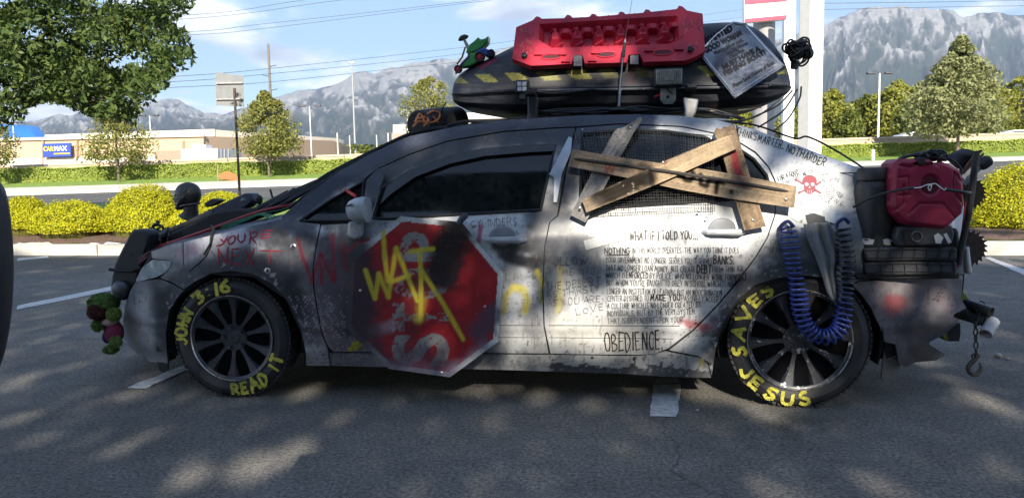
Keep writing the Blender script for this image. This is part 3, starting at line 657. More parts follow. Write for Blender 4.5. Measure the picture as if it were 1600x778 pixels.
# ------------------------------------------------------------------ buildings
def bpoly(px, d0, d1): n = len(px); return [at_d(float(u), float(v), d0 + (d1 - d0) * ((u - px[0][0]) / max(1e-6, px[1][0] - px[0][0]))) for u, v in px]
shop = thing('shop', 'long low tan shop building with pale parapet beyond the wall', 'building', at_d(300., 262., 92.))
M_tan2 = mat('tan_render', (.50, .35, .23), rough=.9, var=.06, scale=.6); M_crm = mat('cream_parapet', (.66, .60, .50), rough=.9, var=.05)
def bfront(name, M, u0, vt0, vb0, u1, vt1, vb1, d0, d1, thick, parent):
    A, B = at_d(float(u0), float(vt0), d0), at_d(float(u1), float(vt1), d1); a, b = at_d(float(u0), float(vb0), d0), at_d(float(u1), float(vb1), d1)
    return MB().prism([a, b, B, A], FH * thick).obj(name, M, parent)
bfront('wall', M_tan2, -120, 222, 275, 318, 212, 268, 92, 92, 20, shop); bfront('wall', mat('shaded_side_render', (.40, .29, .20), rough=.9, var=.06), 318, 213, 268, 520, 220, 262, 92.3, 118, 6, shop)
bfront('parapet', M_crm, 70, 211, 222, 335, 202, 213, 96, 96, 14, shop); bfront('parapet', M_crm, 335, 203, 214, 525, 216, 222, 96.2, 120, 6, shop)
bfront('cornice', M_crm, -120, 219, 223, 319, 209, 213.5, 91.7, 91.7, .3, shop); bfront('plinth', M_crm, -120, 250, 262, 300, 244, 256, 91.8, 91.8, .3, shop)
for u in (65, 118, 225, 284): bfront('pilaster', mat('pilaster_brown', (.30, .22, .15)), u, 220, 262, u + 3, 220, 262, 91.75, 91.75, .3, shop)
bfront('awning', mat('awning_brown', (.28, .21, .15)), 242, 236, 251, 283, 235, 250, 89, 89, 2.5, shop)
bl = thing('blue_roof_building', 'building with a bright blue sloping roof at the left edge', 'building', at_d(20., 240., 120.))
MB().prism([at_d(-60., 222., 120.), at_d(61., 221., 120.), at_d(42., 196., 126.), at_d(-60., 193., 126.)], FH * 3).obj('roof', mat('blue_roof', (.03, .16, .46), rough=.5, var=.08), bl); bfront('wall', M_tan2, -60, 223, 262, 58, 222, 262, 121, 121, 12, bl)
sg = thing('shop_sign', 'blue shop sign with yellow and white lettering on the tan shop', 'sign', at_d(90., 235., 91.))
def sgd(px, d, name, M, th=.25): return MB().prism([at_d(float(u), float(v), d) for u, v in px], FH * th).obj(name, M, sg)
sgd([(67, 246), (111, 244.5), (110, 223.5), (66.5, 225)], 91.2, 'board', mat('sign_blue', (.02, .055, .30), rough=.5, var=.05))
def far_text(txt, p0, p1, h, d, name, M, bold, parent):
    Tt, F = hand(txt, bold, 0, 0); p0 = np.array(p0, float); p1 = np.array(p1, float); dd = p1 - p0; n = nrm(np.array([dd[1], -dd[0]])); px = p0 + Tt[:, :1] * dd + n * Tt[:, 1:] * h
    return MB().add(at_d(px[:, 0], px[:, 1], d), F).obj(name, M, parent, smooth=180)
far_text('CAR', (68, 236.5), (83.5, 236), 7.5, 91.15, 'lettering', mat('sign_yellow', (.75, .55, .02)), .025, sg); far_text('MAX', (84.5, 236), (105, 235.3), 7.5, 91.15, 'lettering', mat('sign_letter_white', (.8, .8, .8)), .025, sg)
sgd([(84, 241.5), (109, 240.8), (109, 239), (84, 239.7)], 91.15, 'strapline', MATS['sign_yellow'], .03)
tr = thing('box_trailer', 'white box trailer parked beyond the wall left of the road sign', 'trailer', at_d(325., 254., 70.))
bfront('body', mat('trailer_white', (.72, .72, .70), rough=.5, var=.06), 283, 233.5, 252, 340, 232, 251, 70, 70, 3, tr); bfront('body_end', mat('trailer_white_b', (.62, .62, .60), rough=.5), 340.5, 232, 251, 363, 233, 250, 70.1, 73, 2.5, tr)
bfront('roof_unit', MATS['trailer_white'], 300, 226, 233, 321, 226, 232, 70.4, 70.4, 1.6, tr)
for u in (345, 350, 356): bfront('rib', mat('rib_grey', (.35, .35, .36)), u, 232.5, 250.5, u + 1, 232.5, 250.5, 70.0, 70.0, .2, tr)
wb = thing('warehouse', 'plain tan warehouse right of the egg shaped street tree', 'building', at_d(480., 245., 120.))
bfront('wall', mat('warehouse_tan', (.36, .27, .19), rough=.9, var=.05), 455, 221, 252, 517, 223, 248, 112, 118, 14, wb)
bfront('parapet', M_crm, 455, 212, 221, 468, 213, 222, 113, 114, 10, wb)
st = thing('stadium_stand', 'pale stadium stand with a scoreboard behind the roof bag', 'building', at_d(700., 235., 260.))
bfront('wall', M_crm, 614, 195, 215, 900, 186, 212, 260, 260, 30, st); bfront('wall', mat('brick_pink', (.42, .27, .22), rough=.9, var=.1), 612, 208, 226, 900, 200, 222, 258, 258, 2, st)
bfront('roof', mat('stand_roof', (.70, .70, .70)), 690, 178, 187, 900, 172, 182, 262, 262, 20, st); bfront('scoreboard', mat('board_grey', (.20, .22, .24), var=.4, scale=2), 627, 171, 178, 648, 170, 177, 250, 250, 3, st)
bfront('column', M_wpole, 636, 178, 226, 639, 178, 226, 251, 251, 2, st)
# parked cars just over the right-hand wall
def roofcar(label, u0, u1, v, d, col):
    t = thing('parked_car', label, 'car', at_d((u0 + u1) / 2., 225., d), 'cars just showing over the right hand wall'); us = np.linspace(u0, u1, 12); prof = np.array([0, .35, .5, .8, .97, 1, 1, .97, .85, .6, .45, 0])
    A = np.array([at_d(float(u), float(v + 7 - 7 * h), d) for u, h in zip(us, prof)]); lo = A.copy(); lo[:, 2] = at_d(float(u0), float(v + 22), d)[2]
    MB().prism(list(A) + list(lo[::-1]), FH * 1.6).obj('body', mat(label[:9], col, rough=.25, coat=.5), t, bevel=.08); MB().prism([A[k] + [0, 0, -.10] - FH * .012 for k in (3, 4, 6, 8)] + [lo[8] - FH * .012, lo[3] - FH * .012], FH * .01).obj('window', M_gl2, t)
M_gl2 = mat('car_glass_far', (.02, .025, .03), rough=.1)
roofcar('silver car roof showing over the wall left of the cone shaped tree', 1410, 1470, 205, 52, (.45, .46, .47)); roofcar('white car roof showing over the wall at the right edge', 1560, 1630, 203, 52, (.65, .65, .65))
# ------------------------------------------------------------------ trees beyond the wall on the right
TG = 'trees beyond the wall on the right'
RT = [('low yellow green tree right beside the concrete pole', 1300, 142, 70, 24, M_lf_wood), ('dark bushy tree behind the left of the tall lamp', 1352, 150, 76, 24, M_lf_dkgr), ('taller olive tree behind the tall lamp', 1398, 128, 72, 30, M_lf_wood),
      ('dark rounded tree left of the cone shaped tree', 1425, 160, 66, 22, M_lf_dkgr), ('pale grey green tree left of the cone shaped tree top', 1450, 120, 84, 30, M_lf_gray), ('green tree just right of the cone shaped tree', 1545, 130, 72, 30, M_lf_wood),  # the dark tree carries a darker leaf colour
      ('olive tree at the right edge behind the small lamp', 1592, 122, 78, 34, M_lf_wood), ('dark tree low at the right of the cone shaped tree', 1535, 158, 62, 24, M_lf_dkgr), ('small green tree seen between the pylon column and the concrete pole', 1240, 172, 72, 24, M_lf_wood),
      ('small green tree left of the pylon column', 1165, 176, 74, 26, M_lf_wood), ('low bush right of the dark rounded tree', 1480, 182, 60, 22, M_lf_wood), ('small dark tree between two yellow green trees', 1325, 172, 62, 18, M_lf_dkgr)]
for k, (lb, u, vt, d, hw, M) in enumerate(RT):
    b = at_d(float(u), 214., d); b[2] -= 1.0; H = vtop(b, u, vt) - b[2]; R = hw / FPX * d * 1.12
    tree('bushy_tree', lb, b, H, [(.1, .75 * R), (.25, 1.0 * R), (.5, 1.05 * R), (.7, .9 * R), (.88, .55 * R), (1, .12 * R)], .36, 5600, M, TG, 40 + k, .14)
# far scrub as one mass under the mountains
r = np.random.default_rng(9); us = r.uniform(470, 1340, 2600); P = np.array([at_d(float(u), 236 - .02 * (u - 560) + r.uniform(-9, 3), 170.) for u in us]); V, F = leaf_at(P, 1.1, r, .3, .8)
tag(obj('far_scrub', V, F, M_lf_dkgr, flat=True, base=P[0]), 'strip of far scrub below the hazy mountains', 'scrub', kind='stuff')

# ------------------------------------------------------------------ mountains
def mountains(name, sky_px, base_v, d0, d1, seed, M, amp, tree_e, nu=760, nr=230, gull=1.0, pale=1.0):
    su, sv = np.array(sky_px, float).T; us = np.linspace(su[0], su[-1], nu); vs = np.interp(us, su, sv) + (fbm(us * .045, us * 0, seed, 5) - .5) * 10
    t = np.linspace(0, 1, nr); G = np.zeros((nu, nr, 3)); Cc = np.zeros((nu, nr, 3)); one = np.ones(nu)
    for j, tj in enumerate(t):
        d = d0 + (d1 - d0) * tj; wv = (fbm(us * .012, one * tj * 2.5, seed + 20, 3) - .5) * 110 + tj * 60
        rg = 1 - np.abs(2 * fbm((us + wv) * .016 * gull + 3, one * tj * 2.6, seed + 3, 4) - 1)
        r2 = 1 - np.abs(2 * fbm((us + wv * 1.3) * .045 * gull, one * tj * 8.0, seed + 9, 4) - 1)
        r3 = fbm(us * .22, one * tj * 34, seed + 15, 4); r4 = fbm(us * .06, one * tj * 9, seed + 31, 4)
        f = tj ** 1.25; P = at_d(us, base_v + (vs - base_v) * f, np.full(nu, d)); env = math.sin(min(1, tj * 1.02) * math.pi) ** .7
        P[:, 2] += ((rg - .62) * amp + (r2 - .6) * amp * .22 + (r3 - .5) * amp * .10) * env; G[:, j] = P
        rock = (rg - .72) * 1.7 + (r2 - .68) * .8 + (f - tree_e) * 1.7 + (r3 - .5) * 1.3 + (r4 - .5) * 2.0
        c = np.array([.030, .042, .024]) * (.7 + .7 * r3)[:, None]
        for lo_, hi_, col in ((-.30, .05, (.060, .060, .042)), (.02, .25, (.105, .102, .090)), (.30, .75, np.array([.31, .30, .285]) * pale)):
            k = sstep(lo_, hi_, rock)[:, None]; c = c * (1 - k) + np.array(col) * (.75 + .5 * r3)[:, None] * k
        dk = sstep(.52, .40, r2)[:, None] * .6; Cc[:, j] = c * (1 - dk) + np.array([.03, .035, .032]) * dk
    lo = np.stack([G[:, -1] + FH * 400 + [0, 0, -900]], 1); G = np.concatenate([G, lo], 1); Cc = np.concatenate([Cc, Cc[:, -1:]], 1); b_ = nr + 1
    ii, jj = np.meshgrid(np.arange(nu - 1), np.arange(b_ - 1), indexing='ij'); q = (ii * b_ + jj).ravel()
    return struct(obj(name, G.reshape(-1, 3), np.stack([q, q + 1, q + b_ + 1, q + b_], 1), M, smooth=180, cols=Cc.reshape(-1, 3)))
MR = mat('granite_and_scrub', attr=True, rough=.95, var=.25, scale=.02, spec=.1)
mountains('mountain_range', [(1040, 140), (1130, 95), (1200, 66), (1262, 48), (1310, 32), (1345, 15), (1365, 11), (1385, 16), (1410, 9), (1440, 14), (1475, 13), (1500, 26), (1530, 22), (1560, 20), (1590, 24), (1640, 16), (1760, 30), (2050, 20), (2400, 60), (2900, 90), (3400, 150)], 235, 3600, 6500, 3, MR, 300, .70, nu=1500)
mountains('far_mountain_range', [(-1700, 190), (-1100, 150), (-600, 170), (-200, 190), (30, 196), (110, 178), (200, 168), (255, 158), (280, 155), (320, 178), (350, 180), (385, 168), (432, 150), (462, 144), (500, 139), (530, 128), (560, 112), (585, 116), (610, 104), (650, 98), (690, 95), (760, 84), (820, 66), (900, 60), (1000, 80), (1100, 110), (1180, 130)], 240, 4600, 8200, 8, MR, 330, .50, nu=1300, pale=1.1)
# open air between here and there
M_hz = bpy.data.materials.new('open_air'); M_hz.use_nodes = True; N_ = M_hz.node_tree.nodes; N_.remove(N_['Principled BSDF']); pv = N_.new('ShaderNodeVolumePrincipled')
pv.inputs['Color'].default_value = (.66, .80, 1.0, 1); pv.inputs['Density'].default_value = 1.15e-4; pv.inputs['Anisotropy'].default_value = .25; M_hz.node_tree.links.new(pv.outputs[0], N_['Material Output'].inputs['Volume'])
hzb = MB().box(CAM * [1, 1, 0] + FH * 4300 + [0, 0, 850], (22000, 11000, 1900), rz=-YAW).obj('haze', M_hz); tag(hzb, 'pale haze in the air before the mountains', 'haze', kind='stuff')
# ------------------------------------------------------------------ the sedan
YC = 0.86                                               # centre plane of the car
_px = smooth_curve([-2.6, -2.3, -2.15, -2.0, -1.85, -1.65, -1.35, 0, 1.35, 1.65, 1.9, 2.1, 2.25, 2.6],
                   [.9, .46, .30, .185, .10, .035, 0, -.012, 0, .03, .085, .16, .28, .7])
_sz = smooth_curve([.0, .15, .22, .30, .335, .36, .45, .55, .70, .80, .86, .90, .95, 1.0, 1.1, 1.2, 1.3, 1.36, 1.40, 1.43, 1.5],
                   [.10, .07, .03, .0, -.004, -.022, -.028, -.036, -.040, -.030, -.008, .012, .030, .048, .082, .124, .178, .232, .31, .44, .9], 900)
def bodyY(x, z):
    return np.interp(x, *_px) + np.interp(z, *_sz) + .05 * sstep(.9, 2.0, x) * sstep(.95, 1.25, z)
def Yof(d): return lambda x, z: bodyY(x, z) + d

WHITE = (.54, .55, .565); SOOT = (.008, .0095, .014); NAVY = (.014, .020, .040); RED = (.30, .012, .03); YEL = (.52, .44, .03)
car = thing('sedan', 'spray painted white and black sedan covered in hand lettering and bolted scrap', 'car', (0, YC, 0))
M_body = mat('body_paint', attr=True, rough=.36, var=.10, scale=24, coat=.18, bump=.03, bscale=9)
M_black = mat('black_plastic', (.018, .019, .022), rough=.5, var=.3, scale=20)
M_matte = mat('matte_black', (.014, .015, .018), rough=.75, var=.35, scale=15, bump=.1)
M_rub = mat('tyre_rubber', (.022, .023, .026), rough=.72, var=.3, scale=14, bump=.08, bscale=120)
M_glass = mat('dark_tinted_glass', (.006, .008, .010), rough=.035, var=.2, scale=30, spec=.42)
M_metal = mat('bare_metal', (.45, .46, .48), rough=.34, metal=1, var=.25, scale=12, bump=.05)
M_dmetal = mat('dark_metal', (.09, .09, .10), rough=.45, metal=.8, var=.4, scale=12, bump=.15)
M_ink = mat('black_marker_ink', (.012, .012, .016), rough=.55, var=.2); M_pen = mat('worn_marker_ink', (.014, .014, .018), rough=.6, var=.3, chips=((.20, .20, .21), .67, 95))
M_fink = mat('faded_grey_ink', (.07, .075, .09), rough=.6, var=.3)
M_redp = mat('red_brush_paint', (.22, .012, .030), rough=.55, var=.45, scale=30)
M_yelp = mat('yellow_tyre_paint', (.40, .37, .045), rough=.6, var=.5, scale=45, chips=((.04, .04, .035), .585, 75))

def p_common(U, V):
    p = Paint(U, V, WHITE, .14)
    # black overspray, from the roof side and pillars downwards
    p.spray([(430, 350), (480, 315), (560, 258), (640, 224), (760, 203), (900, 192), (1010, 190)], 20, NAVY, .97, 12)
    p.spray([(1040, 188), (1100, 196)], 7, (.10, .11, .13), .6, 16)
    p.spray([(560, 330), (575, 290), (640, 250), (760, 218), (890, 210)], 16, SOOT, .96, 10)
    p.spray([(895, 205), (885, 265), (876, 335), (862, 350)], 18, (.011, .016, .030), .96, 16)
    p.spray([(858, 330), (845, 420)], 10, SOOT, .75, 22)
    p.spray([(600, 346), (520, 352), (470, 350)], 2, SOOT, .5, 8)
    p.spray([(870, 336), (905, 335), (930, 330)], 5, SOOT, .8, 9)
    # front wing and bumper
    p.spray([(255, 480), (282, 440), (320, 418), (365, 410), (410, 416), (450, 440), (475, 480)], 14, (.035, .040, .052), .92, 22)
    p.spray([(440, 395), (475, 430), (480, 520)], 14, (.05, .052, .065), .8, 26)
    p.spray([(400, 345), (455, 352), (480, 362)], 12, (.035, .04, .052), .85, 16)
    p.spray([(250, 400), (215, 460), (200, 520)], 24, (.07, .08, .098), .85, 26)
    p.spray([(225, 470), (228, 520), (225, 545)], 7, (.30, .32, .35), .7, 22)
    p.spray([(250, 470), (258, 540)], 8, (.02, .024, .03), .8, 14)
    p.spray([(300, 388), (345, 376), (400, 368)], 10, (.40, .39, .46), .75, 20)
    p.spray([(285, 395), (300, 390)], 7, (.24, .06, .12), .6, 12)
    p.spray([(330, 432), (380, 408), (440, 432), (474, 490)], 10, SOOT, .85, 16); p.spray([(400, 352), (420, 372), (470, 378)], 7, SOOT, .7, 18); p.spray([(246, 440), (262, 475), (258, 540)], 8, SOOT, .6, 14)
    # front door
    p.spray([(540, 385), (528, 470), (548, 545)], 26, (.012, .013, .020), .94, 28); p.spray([(800, 395), (800, 440)], 8, SOOT, .5, 18); p.spray([(838, 345), (862, 420), (866, 470)], 12, SOOT, .7, 20)
    p.spray([(512, 385), (518, 450), (520, 520)], 12, (.10, .07, .10), .75, 20)
    p.spray([(505, 480), (515, 540), (560, 548)], 14, (.20, .17, .20), .75, 18)
    p.spray([(775, 386), (848, 390)], 5, SOOT, .93, 8); p.spray([(785, 398), (845, 414)], 8, SOOT, .93, 9); p.spray([(840, 380), (845, 340)], 9, SOOT, .8, 14)
    p.spray([(790, 500), (850, 490)], 10, (.30, .31, .33), .5, 22)
    p.spray([(470, 395), (500, 420), (505, 500)], 16, (.06, .055, .07), .65, 30); p.spray([(545, 370), (610, 352)], 5, (.10, .10, .12), .5, 14); p.spray([(640, 560), (760, 556)], 10, (.10, .10, .115), .6, 16); p.spray([(330, 405), (440, 410)], 16, (.06, .062, .078), .6, 22)
    p.spray([(205, 505), (215, 545), (255, 560)], 10, (.09, .10, .12), .6, 14); p.spray([(830, 500), (850, 545)], 8, (.09, .09, .10), .55, 26)
    # rear door: soot behind the faint lettering, cleaner below
    p.spray([(862, 365), (925, 380), (910, 425)], 22, (.05, .055, .07), .8, 26); p.spray([(930, 370), (1000, 360)], 4, (.16, .16, .18), .5, 16); p.spray([(870, 500), (1000, 505)], 5, (.22, .22, .22), .45, 22); p.spray([(1090, 430), (1140, 410)], 10, (.12, .12, .14), .5, 24)
    p.spray([(865, 440), (905, 450), (930, 430)], 14, (.30, .31, .32), .55, 28)
    p.spray([(915, 350), (1010, 345)], 8, (.72, .72, .72), .4, 20)
    p.spray([(880, 520), (1010, 540)], 12, (.56, .53, .46), .4, 26)
    # rear quarter
    p.spray([(1122, 560), (1132, 500), (1160, 455), (1200, 430), (1260, 420), (1320, 428), (1345, 440)], 13, (.028, .03, .04), .94, 20)
    p.spray([(1150, 420), (1200, 395)], 8, (.10, .10, .12), .6, 24)
    p.spray([(1230, 405), (1330, 400)], 24, (.05, .07, .075), .82, 26)
    p.spray([(1340, 290), (1345, 400), (1500, 420)], 18, (.10, .12, .15), .6, 26)
    p.spray([(1262, 312)], 9, (.22, .55, .45), .5, 10)
    p.spray([(1330, 262), (1240, 224)], 2, (.25, .3, .6), .4, 3)
    # sill: light above, tar black along the foot with a torn edge
    foot = V + (p.n - .5) * 16 > 566 + (U - 800) * .034
    p.mix((foot & (U > 860)) * .92, (.04, .045, .055)); p.mix((foot & (U <= 860)) * .35, (.12, .12, .14))
    p.worn((.03, .03, .035), .70, .12, 31, (V > 556) & (U > 920) & (U < 1110) & (V < 572))
    p.spray([(478, 560), (560, 562), (640, 568)], 8, (.26, .25, .28), .6, 14)
    # rear bumper
    rb = (U > 1325) & (V > 436)
    p.mix(rb * .9, (.135, .115, .13)); p.c = np.where(rb[:, None], p.c * (.75 + .6 * p.n)[:, None], p.c)
    p.spray([(1398, 476)], 8, (.30, .06, .07), .8, 20); p.spray([(1345, 470), (1362, 520)], 6, (.03, .03, .04), .85, 16)
    p.spray([(1420, 510), (1470, 520), (1440, 555)], 16, (.035, .037, .05), .85, 22); p.spray([(1475, 462)], 10, (.34, .26, .25), .5, 18)
    p.speck((1470, 465), 34, (.02, .02, .025), .62)
    # red strokes, splashes
    for s in ([(465, 374), (473, 402), (488, 440)], [(488, 440), (500, 396), (503, 444)], [(503, 398), (521, 440)], [(519, 367), (521, 402), (523, 436)], [(536, 382), (540, 420)]):
        p.spray(s, 2.4, (.20, .008, .022), .85, 2.2, .2)
    p.spray([(545, 392), (556, 380), (577, 374)], 2, (.22, .01, .03), .8, 2, .2); p.spray([(751, 354), (748, 378)], 3.2, (.33, .015, .035), .8, 2.5, .2)
    p.spray([(1066, 501), (1088, 509), (1112, 512)], 2.5, (.30, .02, .03), .75, 7, 1.2)
    p.speck((1085, 508), 36, (.08, .01, .015), .62); p.speck((300, 400), 44, (.06, .01, .02), .48); p.speck((345, 385), 40, (.03, .02, .03), .42)
    p.speck((640, 352), 30, (.06, .02, .02), .4); p.speck((960, 346), 70, (.02, .02, .02), .42); p.speck((1045, 345), 50, (.03, .02, .02), .36)
    # yellow spray on the doors
    p.spray([(788, 486), (790, 462), (802, 449), (818, 452), (824, 470), (820, 486)], 3.2, YEL, .75, 5, .3); p.spray([(840, 424), (846, 440), (845, 470)], 2.5, YEL, .7, 4, .3)
    p.spray([(876, 420), (876, 440), (872, 485)], 2.5, YEL, .42, 6, .3); p.spray([(548, 540), (556, 534)], 1, YEL, .0, 1)
    # fine pale scratches low on the front door and wing
    q = fbm((U - V * .6) * .9, (U + V * 1.6) * .035, 12, 3)
    p.mix(((q > .66) & (U > 440) & (U < 575) & (V > 460) & (V < 572)) * .5, (.50, .46, .48))
    # hard chips round the arches and sill, thin runs below the black spray
    ch = fbm(U * .22, V * .22, 51, 4); da, _, _ = near_seg(U, V, [((275, 470), (300, 440)), ((300, 440), (362, 422)), ((362, 422), (425, 442)), ((425, 442), (472, 510)), ((1118, 545), (1150, 470)), ((1150, 470), (1215, 434)), ((1215, 434), (1310, 436)), ((480, 568), (1110, 586))])
    p.mix(((ch > .70) & (da < 16)) * .6, (.42, .42, .43)); p.mix(((ch < .27) & (da < 30)) * .6, (.03, .028, .03)); p.mix(((fbm(U * .16, V * .16, 57, 4) > .775) & (V > 340)) * .7, (.05, .045, .045))
    run = fbm(U * .55, V * .028, 61, 3); p.mix((run > .70) * (V > 345) * .5 * sstep(.45, .6, p.n), (.05, .05, .06)); p.mix((fbm(U * .5, V * .03, 67, 3) > .74) * (V > 400) * (U > 480) * .35, (.16, .09, .05))
    # general grime: fine flecks and scuffs
    p.mix((p.f > .80) * .5, (.05, .05, .055)); p.mix((fbm(U * .12, V * .7, 17, 3) > .74) * .35, (.10, .10, .11))
    p.spray([(900, 562), (1100, 572)], 0, (.8, .8, .8), .0, 1)
    return p.c

FENDER = [(268, 407), (238, 404), (236, 393), (262, 384), (300, 375), (360, 361), (420, 347), (450, 339), (463, 346), (500, 351), (493, 385), (488, 420), (489, 450), (494, 480),
          (502, 521), (512, 547), (515, 571), (479, 571), (477, 545), (472, 520), (463, 492), (447, 465), (425, 443), (395, 428), (362, 423), (330, 427), (302, 441), (287, 452), (268, 440), (250, 434), (262, 424)]
BUMPER = [(213, 440), (203, 455), (196, 477), (192, 508), (193, 528), (201, 541), (208, 546), (214, 553), (226, 557), (233, 564), (246, 566), (250, 571), (262, 570), (259, 520), (264, 486), (278, 463), (287, 454), (268, 443), (249, 436)]
HEADL = [(212, 438), (222, 418), (238, 406), (267, 408), (266, 416), (258, 426), (244, 433), (215, 440)]
FDOOR = [(502, 352), (495, 385), (490, 420), (491, 450), (496, 480), (504, 521), (513, 541), (520, 549), (600, 550), (740, 551), (857, 552), (849, 508), (847, 452), (850, 387), (858, 347), (870, 337), (883, 266),
         (898, 200), (871, 201), (785, 207), (699, 222), (641, 242), (590, 265), (572, 281), (565, 346), (540, 350)]
FWIN = [(583, 341), (597, 296), (641, 267), (699, 246), (756, 234), (825, 229), (867, 227), (845, 328), (758, 333), (670, 338), (612, 342)]
RDOOR = [(860, 347), (852, 387), (849, 452), (851, 508), (860, 552), (900, 553), (1000, 554), (1024, 552), (1044, 544), (1082, 515), (1121, 475), (1150, 440), (1180, 401), (1198, 371), (1210, 335), (1213, 300),
         (1212, 288), (1200, 262), (1180, 240), (1155, 224), (1118, 210), (1065, 199), (967, 195), (901, 200), (886, 266), (873, 337)]
RWIN = [(906, 326), (908, 270), (910, 209), (967, 203), (1040, 205), (1100, 214), (1122, 224), (1136, 270), (1146, 312), (1041, 319), (950, 325)]
QWIN = [(1132, 226), (1152, 231), (1178, 249), (1198, 274), (1205, 300), (1156, 312), (1146, 270)]
AWIN = [(468, 345), (562, 344), (568, 284), (520, 310)]
ROOFS = [(438, 340), (480, 304), (530, 268), (580, 240), (640, 213), (720, 197), (800, 187), (900, 181), (1000, 179), (1060, 181), (1120, 188), (1150, 195), (1151, 221), (1118, 208), (1065, 197), (967, 193),
         (900, 198), (871, 199), (785, 205), (699, 220), (641, 240), (590, 263), (570, 279), (565, 346), (463, 347), (450, 345)]
QUART = [(1152, 195), (1180, 203), (1240, 225), (1300, 248), (1345, 263), (1400, 272), (1470, 282), (1503, 292), (1508, 340), (1507, 428), (1420, 433), (1342, 438), (1333, 443), (1310, 436), (1260, 430), (1215, 434),
         (1180, 445), (1150, 471), (1130, 504), (1118, 545), (1112, 588), (1107, 566), (1092, 556), (1046, 547), (1084, 517), (1123, 477), (1152, 442), (1182, 402), (1200, 371), (1212, 335), (1215, 300), (1214, 287), (1202, 261), (1182, 238), (1156, 222)]
SILL = [(515, 551), (600, 552), (740, 553), (857, 554), (1000, 556), (1040, 549), (1092, 558), (1107, 568), (1111, 590), (1040, 588), (980, 584), (800, 578), (600, 573), (517, 571)]
RBUMP = [(1333, 446), (1342, 440), (1420, 435), (1505, 430), (1502, 468), (1510, 481), (1487, 493), (1500, 500), (1480, 520), (1449, 536), (1477, 554), (1462, 563), (1430, 566), (1414, 574), (1404, 566), (1400, 538), (1383, 534), (1376, 512), (1362, 482), (1346, 460)]

panel('front_wing', FENDER, M_body, car, bodyY, paint=p_common)
fb = panel('front_bumper', BUMPER, M_body, car, bodyY, paint=p_common)
fd = panel('front_door', FDOOR, M_body, car, bodyY, holes=[FWIN], paint=p_common, cell=.0065)
rd = panel('rear_door', RDOOR, M_body, car, bodyY, holes=[RWIN, QWIN], paint=p_common, cell=.0065)
rs = panel('roof_side', ROOFS, M_body, car, bodyY, holes=[AWIN], paint=p_common)
qp = panel('rear_quarter_panel', QUART, M_body, car, bodyY, paint=p_common)
panel('sill', SILL, M_body, car, lambda x, z: bodyY(x, z) + .01, paint=p_common)
rbm = panel('rear_bumper', RBUMP, M_body, car, bodyY, paint=p_common)
flap = panel('mud_flap', [(1383, 535), (1399, 538), (1411, 562), (1398, 590), (1386, 601), (1377, 590)], mat('dirty_flap', (.23, .22, .21), rough=.7, var=.3, scale=20), car, lambda x, z: bodyY(x, z) + .03, fold=.012, cell=.01)
GREY_L = lambda U, V: Paint(U, V, (.22, .26, .27), .2).c
hl = panel('headlight', HEADL, mat('hazed_headlight_lens', (.30, .34, .35), rough=.22, var=.35, scale=18, coat=.6, spec=.7), car, bodyY, off=.003, cell=.006)
panel('front_window', FWIN, M_glass, fd, Yof(.010), cell=.012, fold=0)
panel('rear_window', RWIN, M_glass, rd, Yof(.010), cell=.012, fold=0)
panel('quarter_window', QWIN, M_glass, rd, Yof(.010), cell=.012, fold=0)
panel('pillar_window', AWIN, M_glass, rs, Yof(.010), cell=.012, fold=0)
# window seals
def seal(loop, name, parent, r=.007, closed=True):
    P = on_surf(*dens(loop, 7).T, bodyY, .003); MB().tube(P, r, 6, closed=closed).obj(name, M_matte, parent)
seal(FWIN, 'window_seal', fd); seal(RWIN, 'window_seal', rd); seal(QWIN, 'window_seal', rd); seal(AWIN, 'window_seal', rs, .005)
# rain deflector over the front glass
P = on_surf(*dens([(588, 325), (600, 293), (643, 264), (700, 243), (757, 231), (826, 226), (868, 224), (866, 236), (826, 238), (757, 244), (702, 256), (648, 277), (611, 303)], 8).T, bodyY, .014)
MB().prism(P, (0, .004, 0)).obj('rain_deflector', mat('smoked_acrylic', (.012, .013, .017), rough=.15, var=.2), fd)

# shell that closes the body behind the gaps, then nose, bonnet, glass, roof, boot and the far side
SIDE = [(196, 500), (203, 455), (236, 394), (360, 362), (450, 341), (530, 270), (640, 215), (800, 190), (1000, 182), (1120, 191), (1240, 228), (1345, 266), (1500, 294), (1505, 428), (1500, 470), (1440, 540), (1386, 560),
        (1375, 512), (1346, 462), (1310, 440), (1260, 434), (1215, 438), (1150, 475), (1118, 548), (1110, 584), (800, 574), (517, 568), (477, 568), (470, 520), (447, 468), (395, 432), (330, 430), (278, 466), (261, 520), (262, 566), (210, 545)]
panel('inner_shell', SIDE, M_matte, car, Yof(.024), cell=.02, fold=.08)
def far(P): Q = np.array(P, float).copy(); Q[:, 1] = 2 * YC - Q[:, 1]; return Q
def bridge(name, M, curve_px, d, amp, parent=car, nn=24, pw=2.0, off=0.0, Y=bodyY, P=None, cols=None):
    A = on_surf(*catmull(np.array(curve_px, float), 5).T, Y, off) if P is None else P
    B = far(A); s = np.linspace(0, 1, nn); amp = np.array(amp) if not np.isscalar(amp) else np.full(len(A), amp)
    G = A[:, None] * (1 - s)[None, :, None] + B[:, None] * s[None, :, None] + (amp[:, None] * (1 - np.abs(2 * s - 1) ** pw)[None])[..., None] * np.array(d)
    return MB().grid(G).obj(name, M, parent)
M_hood = mat('sooted_bonnet_paint', (.085, .09, .11), rough=.42, var=.75, scale=5, coat=.15)
M_dark = mat('dark_sprayed_roof', (.016, .021, .038), rough=.45, var=.5, scale=6)
bridge('bonnet', M_hood, [(238, 403), (236, 393), (262, 384), (300, 375), (360, 361), (420, 347), (448, 340)], (0, 0, 1), .055, pw=2.4)
bridge('windscreen', M_glass, [(446, 336), (480, 305), (530, 269), (580, 241), (632, 216)], (-.45, 0, .25), .16, pw=2.2)
